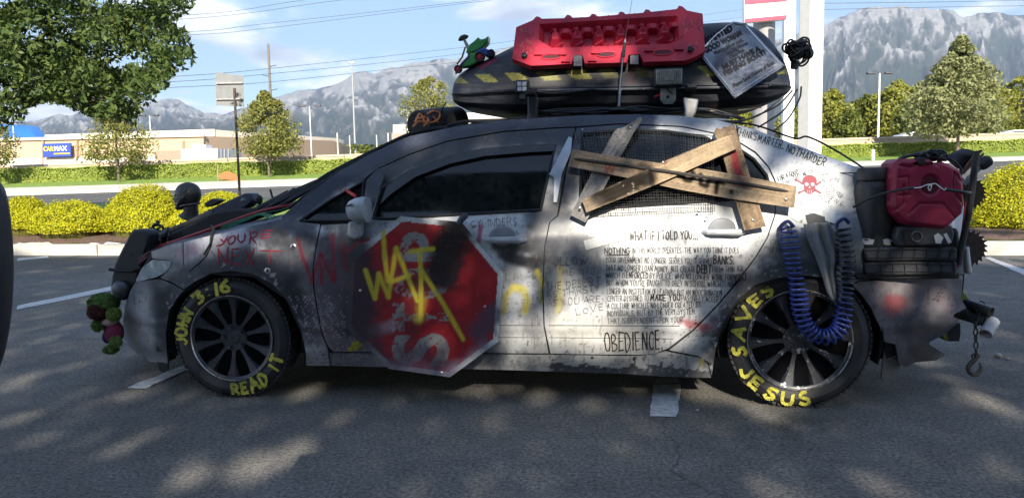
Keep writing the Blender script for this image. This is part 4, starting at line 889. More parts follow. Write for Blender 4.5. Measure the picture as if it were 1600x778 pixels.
bridge('roof', M_dark, [(632, 216), (720, 198), (800, 188), (900, 182), (1000, 180), (1060, 182), (1120, 189)], (0, 0, 1), .018, pw=3)
bridge('rear_screen', M_glass, [(1125, 190), (1180, 204), (1240, 226), (1290, 245)], (.35, 0, .2), .10, pw=2.2)
bridge('boot_lid', M_hood, [(1292, 246), (1345, 264), (1400, 273), (1470, 283), (1503, 293)], (.0, 0, 1), .03, pw=2.4)
bridge('nose', M_dark, [(237, 404), (222, 420), (213, 440), (203, 455), (196, 477), (192, 508), (193, 528), (208, 546), (233, 563)], (-1, 0, 0), .17, pw=2.0)
bridge('tail', M_dark, [(1503, 293), (1508, 340), (1507, 428), (1502, 468), (1495, 500), (1449, 536)], (1, 0, 0), .13, pw=2.2)
F_ = far(on_surf(*dens(SIDE, 16).T, bodyY, 0.0)); P2, Q, B = sheet2d(F_[:, [0, 2]], (), .05)
V = np.stack([P2[:, 0], 2 * YC - bodyY(P2[:, 0], P2[:, 1]), P2[:, 1]], 1); obj('far_side', V, Q, M_hood, car)
MB().box((0.0, YC, .26), (3.7, 1.45, .12)).obj('underbody', M_matte, car)
# wheel wells
for hx in (-1.34, 1.35):
    q = np.linspace(-.35, math.pi + .35, 24)
    G = np.array([[[hx + .365 * math.cos(a), y, .325 + .365 * math.sin(a)] for y in (.0 + .02, .34)] for a in q])
    mb = MB().grid(G); mb.prism([[hx + .37 * math.cos(a), .34, .325 + .37 * math.sin(a)] for a in q], (0, .01, 0)); mb.obj('wheel_well', M_matte, car)

# ---- wheels
M_rimA = mat('black_painted_rim', (.030, .032, .040), rough=.42, var=.45, scale=25, coat=.1)
M_rimB = mat('chipped_black_rim', (.026, .028, .036), rough=.40, var=.35, scale=30, coat=.1, chips=((.42, .43, .46), .60, 26))
M_lip = mat('machined_lip', (.5, .5, .5), rough=.3, metal=.9, var=.3, scale=40)
M_cav = mat('spoke_gap_shade', (.003, .003, .004), rough=.9, spec=.05)
def wheel(hx, R, rr, chipped, ang0):
    c = np.array([hx, .0, R]); w = part_empty('wheel', c, car); ax = np.array([0, 1., 0])
    pr = [(.0 + .012, rr - .004), (.004, rr + .012), (-.004, rr + .035), (-.006, R - .045), (.004, R - .022), (.02, R - .006), (.05, R), (.16, R), (.19, R - .006), (.205, R - .03), (.20, rr)]
    mb = MB().lathe(c, ax, pr, 96, False)
    for k in range(72):                                  # tread blocks on the shoulder
        a = 2 * math.pi * k / 72; d = np.array([math.cos(a), 0, math.sin(a)]); t = np.array([-math.sin(a), 0, math.cos(a)])
        M3 = np.stack([d, ax, t], 1); mb.box(c + d * (R - .003) + ax * .035, (.010, .05, .019), M3=M3)
    mb.obj('tyre', M_rub, w, smooth=35)
    mb = MB(); n = 10
    for k in range(n):
        a = ang0 + 2 * math.pi * k / n; d = np.array([math.cos(a), 0, math.sin(a)]); t = np.array([-math.sin(a), 0, math.cos(a)])
        st = [(.055, .018, .030), (.10, .0135, .026), (.15, .019, .018), (rr - .012, .034, .008)]
        V = []
        for r, hw, dep in st:
            for s_, dd in ((-1, .018), (-.62, 0), (.62, 0), (1, .018)): V.append(c + d * r + t * s_ * hw + ax * (dep + dd))
        F = [[i * 4 + j, i * 4 + j + 1, (i + 1) * 4 + j + 1, (i + 1) * 4 + j] for i in range(3) for j in range(3)]
        mb.add(V, F)
    mb.lathe(c, ax, [(.024, .003), (.024, .030), (.028, .034), (.026, .066), (.05, .074)], 40, True)
    mb.lathe(c, ax, [(.010, rr - .016), (.004, rr - .010), (.003, rr), (.012, rr + .002)], 80, False)
    ri = mb.obj('rim', M_rimB if chipped else M_rimA, w, smooth=40)
    mb = MB(); mb.lathe(c, ax, [(.002, rr - .0035), (-.002, rr - .001), (-.002, rr + .0015), (.003, rr + .003)], 96, False); mb.obj('rim_lip', M_lip, w)
    MB().lathe(c, ax, [(.12, .002), (.12, rr - .01), (.03, rr - .006)], 48).obj('dark_backing', M_cav, w)  # near-black backing, the shade behind the spokes is put into its colour
    MB().lathe(c, ax, [(.095, .07), (.095, .135), (.11, .135)], 40, False).obj('brake_disc', mat('brake_iron', (.02, .018, .017), rough=.6, metal=.5), w)
    mb = MB()
    for k in range(5):
        mb = MB(); a = ang0 + .3 + 2 * math.pi * k / 5; p = c + .052 * np.array([math.cos(a), 0, math.sin(a)])
        mb.cyl(p + ax * .03, p + ax * .008, .0105, .008, 8); mb.obj('wheel_nut', M_dmetal, w)
    return w, c
def arc_text(c, txt, a0, a1, r0, h, inward, seed, parent, bold=.05):
    T, F = hand(txt, bold, .55, seed); A = math.radians(a0) + T[:, 0] * math.radians(a1 - a0)
    r = r0 + T[:, 1] * h if not inward else r0 + h - T[:, 1] * h
    V = np.stack([c[0] + r * np.cos(A), np.full(len(A), c[1] - .0085), c[2] + r * np.sin(A)], 1)
    return V, F
w1, c1 = wheel(-1.36, .302, .213, False, .25)
w2, c2 = wheel(1.35, .313, .2285, True, .1)
def tyre_text(c, w, items, r0, h):
    for t_, a0, a1, inw, sd in items:
        mb = MB(); S, W = pen(t_, .2, sd, .34, 1.3); r = random.Random(sd)
        for k, P in enumerate(S):
            A = math.radians(a0) + P[:, 0] / W * math.radians(a1 - a0); rad = r0 + (h - P[:, 1] * h if inw else P[:, 1] * h)
            Q = np.stack([c[0] + rad * np.cos(A), c[2] + rad * np.sin(A)], 1); Q = np.array(Q)
            for i in range(len(Q) - 1):
                n_ = max(2, int(np.linalg.norm(Q[i + 1] - Q[i]) / .008) + 1); L = Q[i] + (Q[i + 1] - Q[i]) * np.linspace(-.12, 1.12, n_)[:, None]; dd = nrm(Q[i + 1] - Q[i]); nn = np.array([-dd[1], dd[0]])
                wd_ = .0165 * np.array([r.uniform(.7, 1.2) for _ in L]); X = np.vstack([L + nn * wd_[:, None] / 2, L - nn * wd_[:, None] / 2]); y = c[1] - .0085 - .0003 * (k % 3) - .0001 * i
                mb.add(np.stack([X[:, 0], np.full(len(X), y), X[:, 1]], 1), [[q, q + 1, n_ + q + 1, n_ + q] for q in range(n_ - 1)])
        mb.obj('lettering', M_yelp, w, smooth=180)
tyre_text(c1, w1, (('JOHN', 187, 146, 0, 1), ('3:16', 132, 88, 0, 2), ('READ', 270, 312, 1, 3), ('IT', 326, 343, 1, 4)), .230, .054)
tyre_text(c2, w2, (('SAVES', 196, 118, 0, 5), ('JESUS', 207, 280, 1, 6)), .244, .052)
for hx, R in ((-1.36, .302), (1.35, .313)):
    c = np.array([hx, 2 * YC, R]); w = part_empty('wheel', c, car)
    MB().lathe(c, (0, -1, 0), [(.02, .2), (0, .24), (.0, R - .03), (.04, R), (.18, R), (.2, R - .03), (.2, .2)], 48).obj('tyre', M_rub, w)
    MB().lathe(c, (0, -1, 0), [(.03, .0), (.03, .2), (.06, .2)], 40).obj('rim', M_rimA, w)

# ---- handles, mirror, creases, fuel items
M_wh = mat('dirty_white_paint', (.33, .35, .37), rough=.35, var=.25, scale=14, coat=.2)
def handle(u, v, parent, L=60):
    P = on_surf(np.linspace(u - L * .62, u + L * .45, 9), np.linspace(v + 3, v + 3, 9), bodyY, .028)
    P[0, 1] += .03; P[-1, 1] += .022; P[1, 1] += .006
    h = MB().tube(P, [.010, .014, .015, .015, .015, .016, .017, .016, .012], 10); 
    for i in range(len(h.V)): pass
    h.obj('door_handle', M_wh, parent)
    p = on_surf(np.array([u - 8.]), np.array([v - 2.]), bodyY, .002)[0]
    MB().sph(p + np.array([0, .002, 0]), (.062, .008, .050), 20, 10).obj('handle_cup', mat('grey_recess', (.20, .21, .23), rough=.5), parent)
handle(793, 372, fd); handle(1136, 360, rd)
p0 = at_y(556, 328, -.09)
MI = MB(); 
prof = [(.01, .022), (.025, .042), (.055, .056), (.09, .062), (.108, .058), (.112, .042)]
V = []; 
for t, r in prof:
    for j in range(20):
        q = 2 * math.pi * j / 20; cx = math.cos(q); sz = math.sin(q)
        e = .75; V.append(p0 + np.array([(-.05 + t) , (abs(cx) ** e) * (1 if cx > 0 else -1) * r * 1.15, (abs(sz) ** e) * (1 if sz > 0 else -1) * r]))
F = [[i * 20 + j, i * 20 + (j + 1) % 20, (i + 1) * 20 + (j + 1) % 20, (i + 1) * 20 + j] for i in range(5) for j in range(20)] + [list(range(20))[::-1], list(range(100, 120))]
mr_ = MI.add(V, F).obj('wing_mirror', M_wh, car, smooth=60)
MB().prism([at_y(*q, -.07) for q in ((543, 346), (562, 346), (564, 370), (553, 376), (541, 368))], (0, .08, 0)).obj('mirror_arm', M_wh, mr_, bevel=.012)
MB().prism([at_y(*q, -.16) for q in ((541, 321), (550, 318), (551, 321), (542, 324))], (0, .004, 0)).obj('indicator_recess', mat('smoked_grey', (.09, .095, .11), rough=.3), mr_)
# sheet-metal blind beside the mirror
MB().prism([on_surf(np.array([float(a)]), np.array([float(b)]), bodyY, .05)[0] for a, b in ((566, 345), (572, 285), (590, 262), (600, 275), (585, 318), (577, 347))], (0, .004, 0)).obj('mirror_blind', mat('scuffed_grey_sheet', (.06, .065, .08), rough=.5, metal=.2, var=.5), fd)
# thin grey tubes along the creases low on the doors
mb = MB()
for a, b in (((500, 507), (846, 508)), ((858, 508), (1062, 509))):
    mb.tube(on_surf(np.linspace(a[0], b[0], 30), np.linspace(a[1], b[1], 30), bodyY, .0005), .0022, 5)
for a, b in (((600, 526), (846, 527)), ((858, 527), (1052, 529))):
    mb.tube(on_surf(np.linspace(a[0], b[0], 30), np.linspace(a[1], b[1], 30), bodyY, .0005), .0018, 5)
mb.obj('door_crease', mat('grey_groove', (.12, .12, .12), rough=.8), fd)
# bullet holes and rivets
for u, v in ((458, 386), (418, 423), (570, 420)):
    mb = MB(); m2 = MB(); p = on_surf(np.array([float(u)]), np.array([float(v)]), bodyY, .001)[0]; mb.lathe(p, (0, -1, 0), [(0, .009), (.003, .006), (.001, .0)], 10); m2.lathe(p, (0, -1, 0), [(-.001, .016), (.001, .012), (.0015, .0085)], 12); hole_ = mb.obj('bullet_hole', M_ink, car); m2.obj('rim', M_metal, hole_)
# torn strip under the bumper
MB().prism([at_y(*q, .12) for q in ((246, 566), (262, 568), (262, 577), (256, 582), (249, 579))], (0, .01, 0)).obj('torn_undertray', M_black, car)
# bonnet shut line and fender line
MB().tube(on_surf(np.array([334., 330, 322, 310, 300, 296]), np.array([366., 385, 400, 412, 420, 424]), bodyY, .0015), .003, 5).obj('shut_line', M_ink, car)
MB().tube(on_surf(np.array([286., 286, 287]), np.array([378., 395, 415]), bodyY, .001), .002, 5).obj('shut_line', M_ink, car)

# ---- hand lettering on the near side
def quick(lines, name, M, parent, wob=.5, off=.0025):
    M = M_pen if M is M_ink else M
    for k, (t, p0, p1, h, b) in enumerate(lines):
        mb = MB(); pen_on(mb, t, p0, p1, h * .92, bodyY, (.078 + max(-.02, b * 2.6)) * (.62 if h > 20 else 1.0), off, k * 3 + 1, jit=wob * 1.7); mb.obj(name, M, parent, smooth=180)
Z3 = lambda x, y: (840 + x / 3.382, 340 + y / 3.382)
T3 = lambda t, a, b, h, bold=0.0: (t, Z3(*a), Z3(*b), h / 3.382, bold)
quick([T3('WHAT IF I TOLD YOU...', (487, 116), (845, 113), 46, .022), T3('NOTHING', (355, 192), (485, 190), 33, .035), T3('IN THIS WORLD OPERATES  THE WAY YOU THINK IT DOES', (500, 187), (1062, 186), 31, .004),
       T3('YOUR GOVERNMENT NO LONGER  SERVES YOU IT SERVES', (360, 238), (920, 244), 32, .004), T3('BANKS.', (930, 244), (1038, 247), 43, .03),
       T3('THAT NO LONGER LOAN MONEY, BUT CREATE', (360, 279), (832, 288), 32, .008), T3('DEBT', (842, 290), (916, 292), 43, .035), T3('FROM THIN AIR', (924, 290), (1086, 284), 32, .004),
       T3('WHICH IS', (363, 318), (462, 318), 31, .006), T3('ENFORCED', (470, 318), (584, 320), 34, .022), T3('BY POLICE, WHO NO LONGER WORK FOR', (592, 320), (1030, 331), 33, .006), T3('YOU', (1040, 337), (1100, 332), 43, .03),
       T3("BUT WHOM YOU'RE TAUGHT TO OBEY IN SCHOOL WHICH IS NO", (365, 358), (1030, 365), 32, .005), T3('LONGER AN INSTITUTION OF LEARNING BUT AN INDOCTRINATION', (367, 402), (972, 414), 32, .004),
       T3('CENTER DESIGNED TO', (370, 441), (588, 438), 31, .005), T3('MAKE YOU', (597, 437), (750, 437), 36, .03), T3('PASSIVELY ACCEPT', (760, 440), (970, 448), 31, .002),
       T3('A CULTURE WHICH IS NO LONGER CREATED BY', (368, 480), (860, 473), 31, .004), T3('INDIVIDUALS, BUT BY THE VERY SYSTEM', (368, 520), (830, 508), 31, .004), T3('THAT IS DEPENDENT UPON YOUR', (370, 559), (765, 551), 31, .003),
       T3('OBEDIENCE.', (358, 705), (660, 694), 98, .012)], 'lettering', M_ink, rd, .45)
mb = MB(); ribbon_on(mb, [Z3(355, 199), Z3(485, 196)], 1.6, bodyY, .0025); ribbon_on(mb, [Z3(788, 248), Z3(818, 248)], .7, bodyY, .0025); mb.obj('underline', M_ink, rd)
quick([T3('FOLLOW', (55, 252), (262, 246), 46, .012), T3('ME', (130, 302), (185, 301), 38, .0), T3('INTO', (212, 301), (300, 300), 38, .0), T3('THE DESERT', (45, 385), (330, 352), 40, .0), T3('AS THIRSTY', (50, 425), (327, 388), 38, .0), T3('AS YOU ARE-', (50, 470), (350, 442), 38, .0), T3('LOVE', (205, 512), (345, 487), 36, .0)], 'faint_lettering', M_fink, rd, .8)
quick([('CYLINDERS', (737, 356), (808, 352), 13, -.004), ('T:', (600, 355), (609, 354), 8, .02), ('DUST', (795, 441), (817, 432), 5, .0)], 'lettering', M_fink, fd, .4)
quick([('THINKSMARTER_', (1149, 210), (1225, 233), 12, .012), ('NOTHARDER', (1228, 237), (1286, 260), 13, .016), ('FOR A GOOD', (1217, 284), (1248, 272), 8, .008), ('TIME,', (1224, 290), (1239, 286), 7, .006), ('TAKE ME TO', (1240, 281), (1270, 270), 7, .0),
       ('DIRT GAS', (1276, 273), (1310, 285), 7, -.004), ('ONLY', (1278, 283), (1298, 288), 7, -.004), ('STICK YOUR', (1292, 293), (1313, 310), 7, .0), ('FINGER IN MY', (1282, 295), (1316, 327), 7, .0), ('HOLE', (1277, 308), (1296, 318), 8, .0),
       ('FILL', (1204, 384), (1226, 381), 9, .0), ('UP DAILY', (1202, 393), (1232, 391), 8, .0)], 'lettering', M_ink, qp, .6)
# red skull and crossbones, brushed
mb = MB()
sk = lambda pts: mb.add(on_surf(*np.array(pts, float).T, bodyY, .0025), [list(range(len(pts)))])
cx, cy = 1265, 287
q = np.linspace(0, 2 * math.pi, 24, endpoint=False); sk([(cx + 11.5 * math.cos(a), cy - 4 + 9.5 * math.sin(a)) for a in q])
sk([(cx - 9, cy + 3), (cx + 9, cy + 3), (cx + 8, cy + 12), (cx + 3, cy + 16), (cx - 3, cy + 16), (cx - 8, cy + 12)])
for a, b in (((1244, 281), (1256, 288)), ((1249, 301), (1258, 297)), ((1274, 297), (1283, 302)), ((1276, 288), (1283, 284))):
    ribbon_on(mb, [a, ((a[0] + b[0]) / 2, (a[1] + b[1]) / 2), b], 2.6, bodyY, .0025); sk([(a[0] + 2.4 * math.cos(t), a[1] + 2.4 * math.sin(t)) for t in q[::3]])
mb.obj('red_skull_emblem', mat('faded_red_stencil', (.19, .03, .045), rough=.6, var=.3), qp)
mb = MB()
for ex in (-4.6, 4.6): mb.add(on_surf(cx + ex + 3 * np.cos(q), cy + 2.8 * np.sin(q) + 1, bodyY, .0035), [list(range(24))])
mb.add(on_surf(np.array([cx - 1.4, cx + 1.4, cx]), np.array([cy + 7., cy + 7, cy + 3]), bodyY, .0035), [[0, 1, 2]])
for k in (-3, 0, 3): mb.add(on_surf(np.array([cx + k - .4, cx + k + .4, cx + k + .4, cx + k - .4]), np.array([cy + 10., cy + 10, cy + 15, cy + 15]), bodyY, .0035), [[0, 1, 2, 3]])
mb.obj('emblem_gap', M_wh, qp)
# YOU'RE NEXT in brushed red on the wing
mb = MB(); Z1 = lambda x, y: (260 + x / 4.577, 280 + y / 4.577)
R_ = lambda pts, w=2.6: ribbon_on(mb, [Z1(*p) for p in pts], w, bodyY, .0025, 5)
for s in ([(385, 425), (410, 450)], [(440, 405), (405, 460), (355, 480)], [(470, 405), (440, 435), (455, 465), (485, 445), (490, 410), (470, 405)], [(515, 390), (510, 430), (535, 450), (560, 425), (560, 380)], [(600, 370), (598, 395)],
          [(605, 395), (590, 470)], [(605, 385), (640, 375), (640, 405), (600, 425)], [(610, 420), (645, 465)], [(690, 365), (675, 430)], [(690, 368), (765, 365)], [(682, 395), (745, 392)], [(675, 425), (740, 412)],
          [(370, 490), (375, 620)], [(370, 495), (425, 610)], [(440, 480), (425, 610)], [(470, 495), (460, 610)], [(470, 500), (520, 495)], [(468, 550), (515, 548)], [(460, 605), (540, 610)], [(555, 500), (600, 560)], [(635, 490), (560, 620)], [(600, 560), (625, 630)],
          [(665, 510), (830, 515)], [(740, 515), (735, 610)]): R_(s)
mb.obj('red_lettering', M_redp, bpy.data.objects['front_wing'], smooth=180)
# scraped tape patches
mb = MB()
def patch(pts, off=.004): mb.add(on_surf(*np.array(pts, float).T, bodyY, off), [list(range(len(pts)))])
patch([Z3(243, 122), Z3(465, 62), Z3(478, 112), Z3(255, 172)])
mb.obj('duct_tape', mat('grey_duct_tape', (.36, .37, .37), rough=.45, var=.25, scale=20, bump=.1), rd)
mb = MB()
for k, pts in enumerate(([(1222, 330), (1252, 310), (1264, 338), (1246, 347)], [(1254, 322), (1282, 316), (1300, 322), (1294, 340), (1262, 332)], [(1284, 322), (1316, 332), (1312, 352), (1290, 345)], [(1250, 312), (1272, 309), (1272, 322), (1258, 328)])): patch(pts, .004 + .002 * k)
mb.obj('duct_tape', mat('grey_duct_tape_b', (.42, .46, .48), rough=.4, var=.3, scale=18, bump=.15), qp)
mb = MB(); mb.add(on_surf(np.array([541., 552, 558, 566, 563, 553, 547]), np.array([548., 535, 532, 536, 543, 548, 549]), bodyY, .003), [list(range(7))]); mb.obj('yellow_tag', M_yelp, fd)
mb = MB(); ribbon_on(mb, [(1095, 556), (1098, 562), (1094, 572)], 3, bodyY, -.004); mb.obj('yellow_daub', M_yelp, car)
# ------------------------------------------------------------------ leafy trees unseen behind the camera that shade the car, gaps cut to place the sun patches
_e1 = RH; _sn = np.array([FH[0] * math.sin(SUN_EL), FH[1] * math.sin(SUN_EL), math.cos(SUN_EL)])
_s0 = nrm(SUND); _e1 = nrm(np.cross(_s0, [0, 0, 1])); _e2 = np.cross(_e1, _s0)
def sunab(P): P = np.asarray(P, float); return P @ _e1, P @ _e2
GAPS = []
def gap(P, ra, rb=None): a, b = sunab(P); GAPS.append((float(a), float(b), ra, rb or ra))
for u, v, ra, rb in ((300, 738, .16, .10), (395, 725, .17, .10), (471, 620, .12, .06), (543, 646, .10, .08), (569, 692, .10, .09), (679, 666, .09, .07), (753, 612, .12, .05), (790, 604, .10, .05),
                  (854, 622, .12, .07), (922, 628, .10, .06), (1160, 628, .13, .06), (1205, 650, .14, .07), (1190, 640, .1, .05), (1445, 566, .16, .06), (1558, 636, .10, .08), (1530, 620, .10, .06), (1480, 590, .16, .05), (50, 590, .10, .07), (110, 572, .14, .05), (170, 556, .14, .05), (20, 605, .1, .06), (20, 655, .12, .06),
                  (384, 664, .12, .05), (60, 686, .12, .06), (60, 424, .3, .05), (120, 418, .25, .05), (95, 440, .2, .04), (1590, 560, .12, .06), (1560, 520, .2, .05), (460, 705, .08, .05), (185, 700, .1, .05), (1100, 602, .1, .04), (990, 606, .08, .04)):
    gap(at_z(float(u), float(v), 0.0), ra * .44, rb * .56 + .003)
for u, v, ra, rb in ((725, 432, .025, .03), (745, 445, .02, .03), (662, 478, .025, .025), (720, 468, .02, .02), (870, 360, .05, .05), (905, 352, .07, .06), (960, 350, .12, .05), (1010, 350, .12, .06), (1070, 340, .10, .05), (940, 395, .06, .04), (985, 405, .10, .07), (1040, 415, .12, .07),
                  (1000, 450, .12, .08), (960, 480, .10, .08), (1060, 470, .08, .06), (900, 470, .08, .07), (880, 515, .09, .06), (920, 540, .08, .07), (1000, 535, .08, .05), (1050, 520, .06, .05), (1080, 450, .06, .05), (860, 540, .05, .05), (810, 460, .04, .05), (800, 530, .06, .05), (350, 384, .06, .03), (430, 388, .06, .05), (470, 400, .05, .05), (530, 350, .05, .04),
                  (590, 352, .05, .03), (690, 345, .08, .03), (1100, 380, .08, .05), (1170, 350, .06, .05), (1190, 290, .06, .06), (1240, 260, .12, .08), (1180, 225, .10, .05), (1290, 270, .08, .06), (1220, 320, .10, .06), (1270, 330, .08, .06), (1140, 400, .05, .05), (1120, 600, .1, .05), (1310, 300, .06, .06), (1090, 240, .07, .06), (1130, 228, .09, .07),
                  (1060, 262, .08, .06), (1010, 285, .07, .05), (950, 250, .06, .05), (1190, 290, .10, .06), (1230, 305, .10, .05), (1165, 330, .05, .08), (970, 210, .04, .05), (910, 325, .05, .05), (920, 255, .05, .05), (1000, 300, .08, .05), (1100, 275, .08, .05), (1030, 310, .12, .05), (960, 315, .08, .05), (860, 400, .04, .05), (980, 380, .08, .05), (1230, 620, .10, .03), (1200, 625, .05, .03), (1160, 200, .08, .05), (1120, 195, .08, .04), (1050, 185, .08, .02),
                  (1165, 480, .03, .06), (1245, 590, .12, .04), (1260, 470, .06, .04), (1405, 445, .05, .03), (1480, 470, .05, .03), (650, 187, .05, .05), (665, 190, .03, .03)):
    gap(at_y(float(u), float(v), 0.03), ra, rb)
for u, v, ra, rb in ((850, 78, .10, .10), (870, 85, .08, .08), (968, 60, .06, .06), (935, 75, .04, .04), (1240, 90, .08, .06), (1180, 80, .10, .05), (1140, 110, .05, .07), (770, 120, .12, .04), (980, 125, .1, .03), (1110, 115, .06, .04), (720, 80, .10, .10), (1150, 165, .2, .02)):
    gap(at_y(float(u), float(v), 0.35), ra, rb)
for u, ra in ((125, .5), (160, .35), (55, .45), (95, .25), (185, .3)): gap(at_z(float(u), 390., .1), ra, .14)
for u, v, ra, rb in ((1570, 385, .6, .35), (1540, 395, .5, .25)): gap(at_z(float(u), float(v), 0.1), ra, rb)
GA = np.array(GAPS)
r = np.random.default_rng(77)
SHT = [(-10.5, -8.6, 1), (-5.5, -7.6, 2), (-.4, -8.4, 3), (4.8, -7.8, 4), (9.6, -8.8, 5)]
NL = 380000
a = r.uniform(-12.5, 12.5, NL); bb = r.uniform(-3.9, 6.6, NL)  # low leaves added to keep the bright horizon out of the reflections
a0, b0 = sunab(CAM * [1, 1, 0])
topb = b0 + 5.55 - .055 * a + (fbm(a * .9 + 20, a * 0, 6, 4) - .5) * 1.3         # ragged upper edge: the golden bushes beyond stay in the sun
b_abs = b0 + bb; keep = b_abs < topb
a_abs = a0 + a
dens_ = fbm(a * 1.3 + 5, bb * 1.3, 31, 4)
keep &= r.random(NL) < np.clip(.80 + (dens_ - .42) * 1.4, .5, 1)
wob = (fbm(a * 7, bb * 7, 12, 3) - .5) * 1.7
q = np.full(NL, 9.0)
for ga, gb, ra, rb in GA:
    d = np.sqrt(((a_abs - ga) / (ra * 1.0 + .018)) ** 2 + ((b_abs - gb) / (rb * 1.0 + .018)) ** 2); q = np.minimum(q, d)
keep &= (q + wob) > 1.0
a, bb, a_abs, b_abs = a[keep], bb[keep], a_abs[keep], b_abs[keep]; n = len(a)
vpos = -8.2 + r.normal(size=n) * .9                                             # level distance behind the camera
base_pt = a_abs[:, None] * _e1 + b_abs[:, None] * _e2
tt = (((CAM[:2] @ FH[:2]) + vpos) - base_pt @ FH) / (_s0 @ FH); P = base_pt + tt[:, None] * _s0
keep = P[:, 2] > .25; P = P[keep]; a = a[keep]
M_lf_sh = leaf_mat('shade_leaf', [(.030, .060, .016), (.05, .09, .022), (.07, .11, .026)])
own = np.argmin(np.abs(a[:, None] + a0 * 0 - np.array([s[0] for s in SHT])[None]), 1)
for k, (uu, vv, sd) in enumerate(SHT):
    base = uvz(uu, vv, 0); t = thing('shade_tree', ['leafy shade tree far left behind the viewer', 'leafy shade tree left behind the viewer', 'leafy shade tree straight behind the viewer', 'leafy shade tree right behind the viewer', 'leafy shade tree far right behind the viewer'][k], 'tree', base, 'shade trees behind the viewer')
    V, F = leaf_at(P[own == k], .125, r, .2, .62, -_s0 * .8); obj('crown', V, F, M_lf_sh, t, flat=True)
    mb = MB(); mb.tube([base, base + [.1, 0, 2.5], base + [0, 0, 5.5], base + [.1, .1, 9.0]], [.16, .13, .10, .03], 8)
    for j in range(9):
        g = base + [0, 0, 2.2 + j * .75]; aa = j * 2.4; mb.tube([g, g + [1.1 * math.cos(aa), .5 * math.sin(aa), .7], g + [2.1 * math.cos(aa), .8 * math.sin(aa), 1.6]], [.06, .04, .012], 6)
    mb.obj('trunk', M_bark, t)
# ------------------------------------------------------------------ the big ash whose branch hangs in from the left
r = np.random.default_rng(15); base = uvz(-11.6, 12.6, .2); t = thing('ash_tree', 'large leafy tree whose bough hangs into the upper left', 'tree', base)
OUT = [(-330, -120), (40, -120), (270, -60), (296, -30), (299, 3), (288, 18), (262, 30), (274, 42), (284, 36), (292, 60), (299, 82), (296, 98), (284, 106), (262, 118), (256, 135), (238, 146), (232, 158), (221, 166), (215, 190), (196, 192), (172, 182), (150, 184), (132, 176), (112, 172), (96, 160), (60, 158), (36, 166), (30, 186), (12, 196), (-20, 210), (-200, 180), (-330, 150)]
cc = []
while len(cc) < 950:
    u, v = r.uniform(-320, 300), r.uniform(-115, 200)
    if inside(np.array([u]), np.array([v]), OUT)[0] and fbm(np.array([u * .018]), np.array([v * .02]), 4, 3)[0] < (.60 if v < 115 else .80): cc.append((u, v, 12.4 + r.normal() * .8))
cc = np.array(cc); C = np.array([at_d(u, v, d) for u, v, d in cc])
V, F = leaf_mesh(C, 54, (.13 + .12 * r.random(len(C))) * 1.28, .11, 16, .2, .42, .85)
U_, V_ = proj(V.reshape(-1, 4, 3).mean(1)).T; ok = inside(U_, V_, [(p[0] + (6 if p[0] > 0 else 0), p[1] + 4) for p in OUT]); F = F[ok]
used = np.unique(F); rem = np.zeros(len(V), int); rem[used] = np.arange(len(used)); obj('crown', V[used], rem[F], M_lf_ash, t, flat=True)
mb = MB(); hub = uvz(-11.5, 12.6, 2.4); mb.tube([base, base + [.05, 0, 1.2], hub, hub + [.1, 0, 2.0], hub + [.3, 0, 4.0]], [.26, .22, .20, .14, .05], 12)
for pts, r0 in (([(-200, 210, 10), (-60, 172, 9.8), (0, 162, 9.7), (45, 166, 9.6), (85, 160, 9.6), (140, 166, 9.5), (200, 140, 9.5), (250, 100, 9.4)], .11), ([(-60, 172, 9.8), (20, 120, 9.7), (60, 70, 9.7), (110, 50, 9.6), (200, 40, 9.4), (270, 60, 9.3)], .05), ([(20, 120, 9.7), (10, 60, 9.8), (50, 0, 9.8), (150, -30, 9.7), (260, 0, 9.6)], .045), ([(85, 160, 9.6), (130, 120, 9.6), (190, 95, 9.6), (240, 60, 9.5)], .03), ([(140, 166, 9.5), (190, 165, 9.4), (215, 180, 9.4)], .02)):
    Q = catmull([at_d(float(u), float(v) - 9, d + 2.8) for u, v, d in pts], 5)
    if r0 > .1: Q = np.vstack([[hub], Q])
    mb.tube(Q, np.linspace(r0, r0 * .25, len(Q)), 8)
mb.obj('trunk', mat('dark_bark', (.055, .045, .036), rough=.9, var=.4, scale=12, bump=.6, bscale=25), t)
# ------------------------------------------------------------------ things carried on the car
def V2(u): return np.asarray(u, float)
def oneY(d): return lambda x, z: np.full(np.shape(x), d)
NC = lambda *k: np.array(k)
TO = np.array([0, -1.0, 0])                               # towards the viewer's side of the car

# ---- roof rack
rack = part_empty('roof_rack', (0.3, YC, 1.44), car)
for v_, (u, z) in enumerate(((831, 1.470), (1078, 1.472))):
    x = at_y(float(u), 180., .34)[0]; MB().box((x, YC, z + .012), (.045, 1.24, .022)).obj('crossbar', M_black, rack, bevel=.006)
    P = [at_y(*q, .30) for q in ((824, 150), (842, 152), (838, 178), (836, 200), (820, 203), (824, 178))] if v_ == 0 else [at_y(*q, .30) for q in ((1068, 152), (1092, 155), (1088, 176), (1080, 192), (1070, 190), (1071, 172))]
    MB().prism(P, (0, .05, 0)).obj('rack_foot', M_black if v_ == 0 else mat('worn_silver', (.35, .35, .36), rough=.4, metal=.7, var=.3), rack, bevel=.008)
MB().box(at_y(829., 197., .275), (.06, .03, .035)).obj('rack_clamp', M_black, rack, bevel=.006)

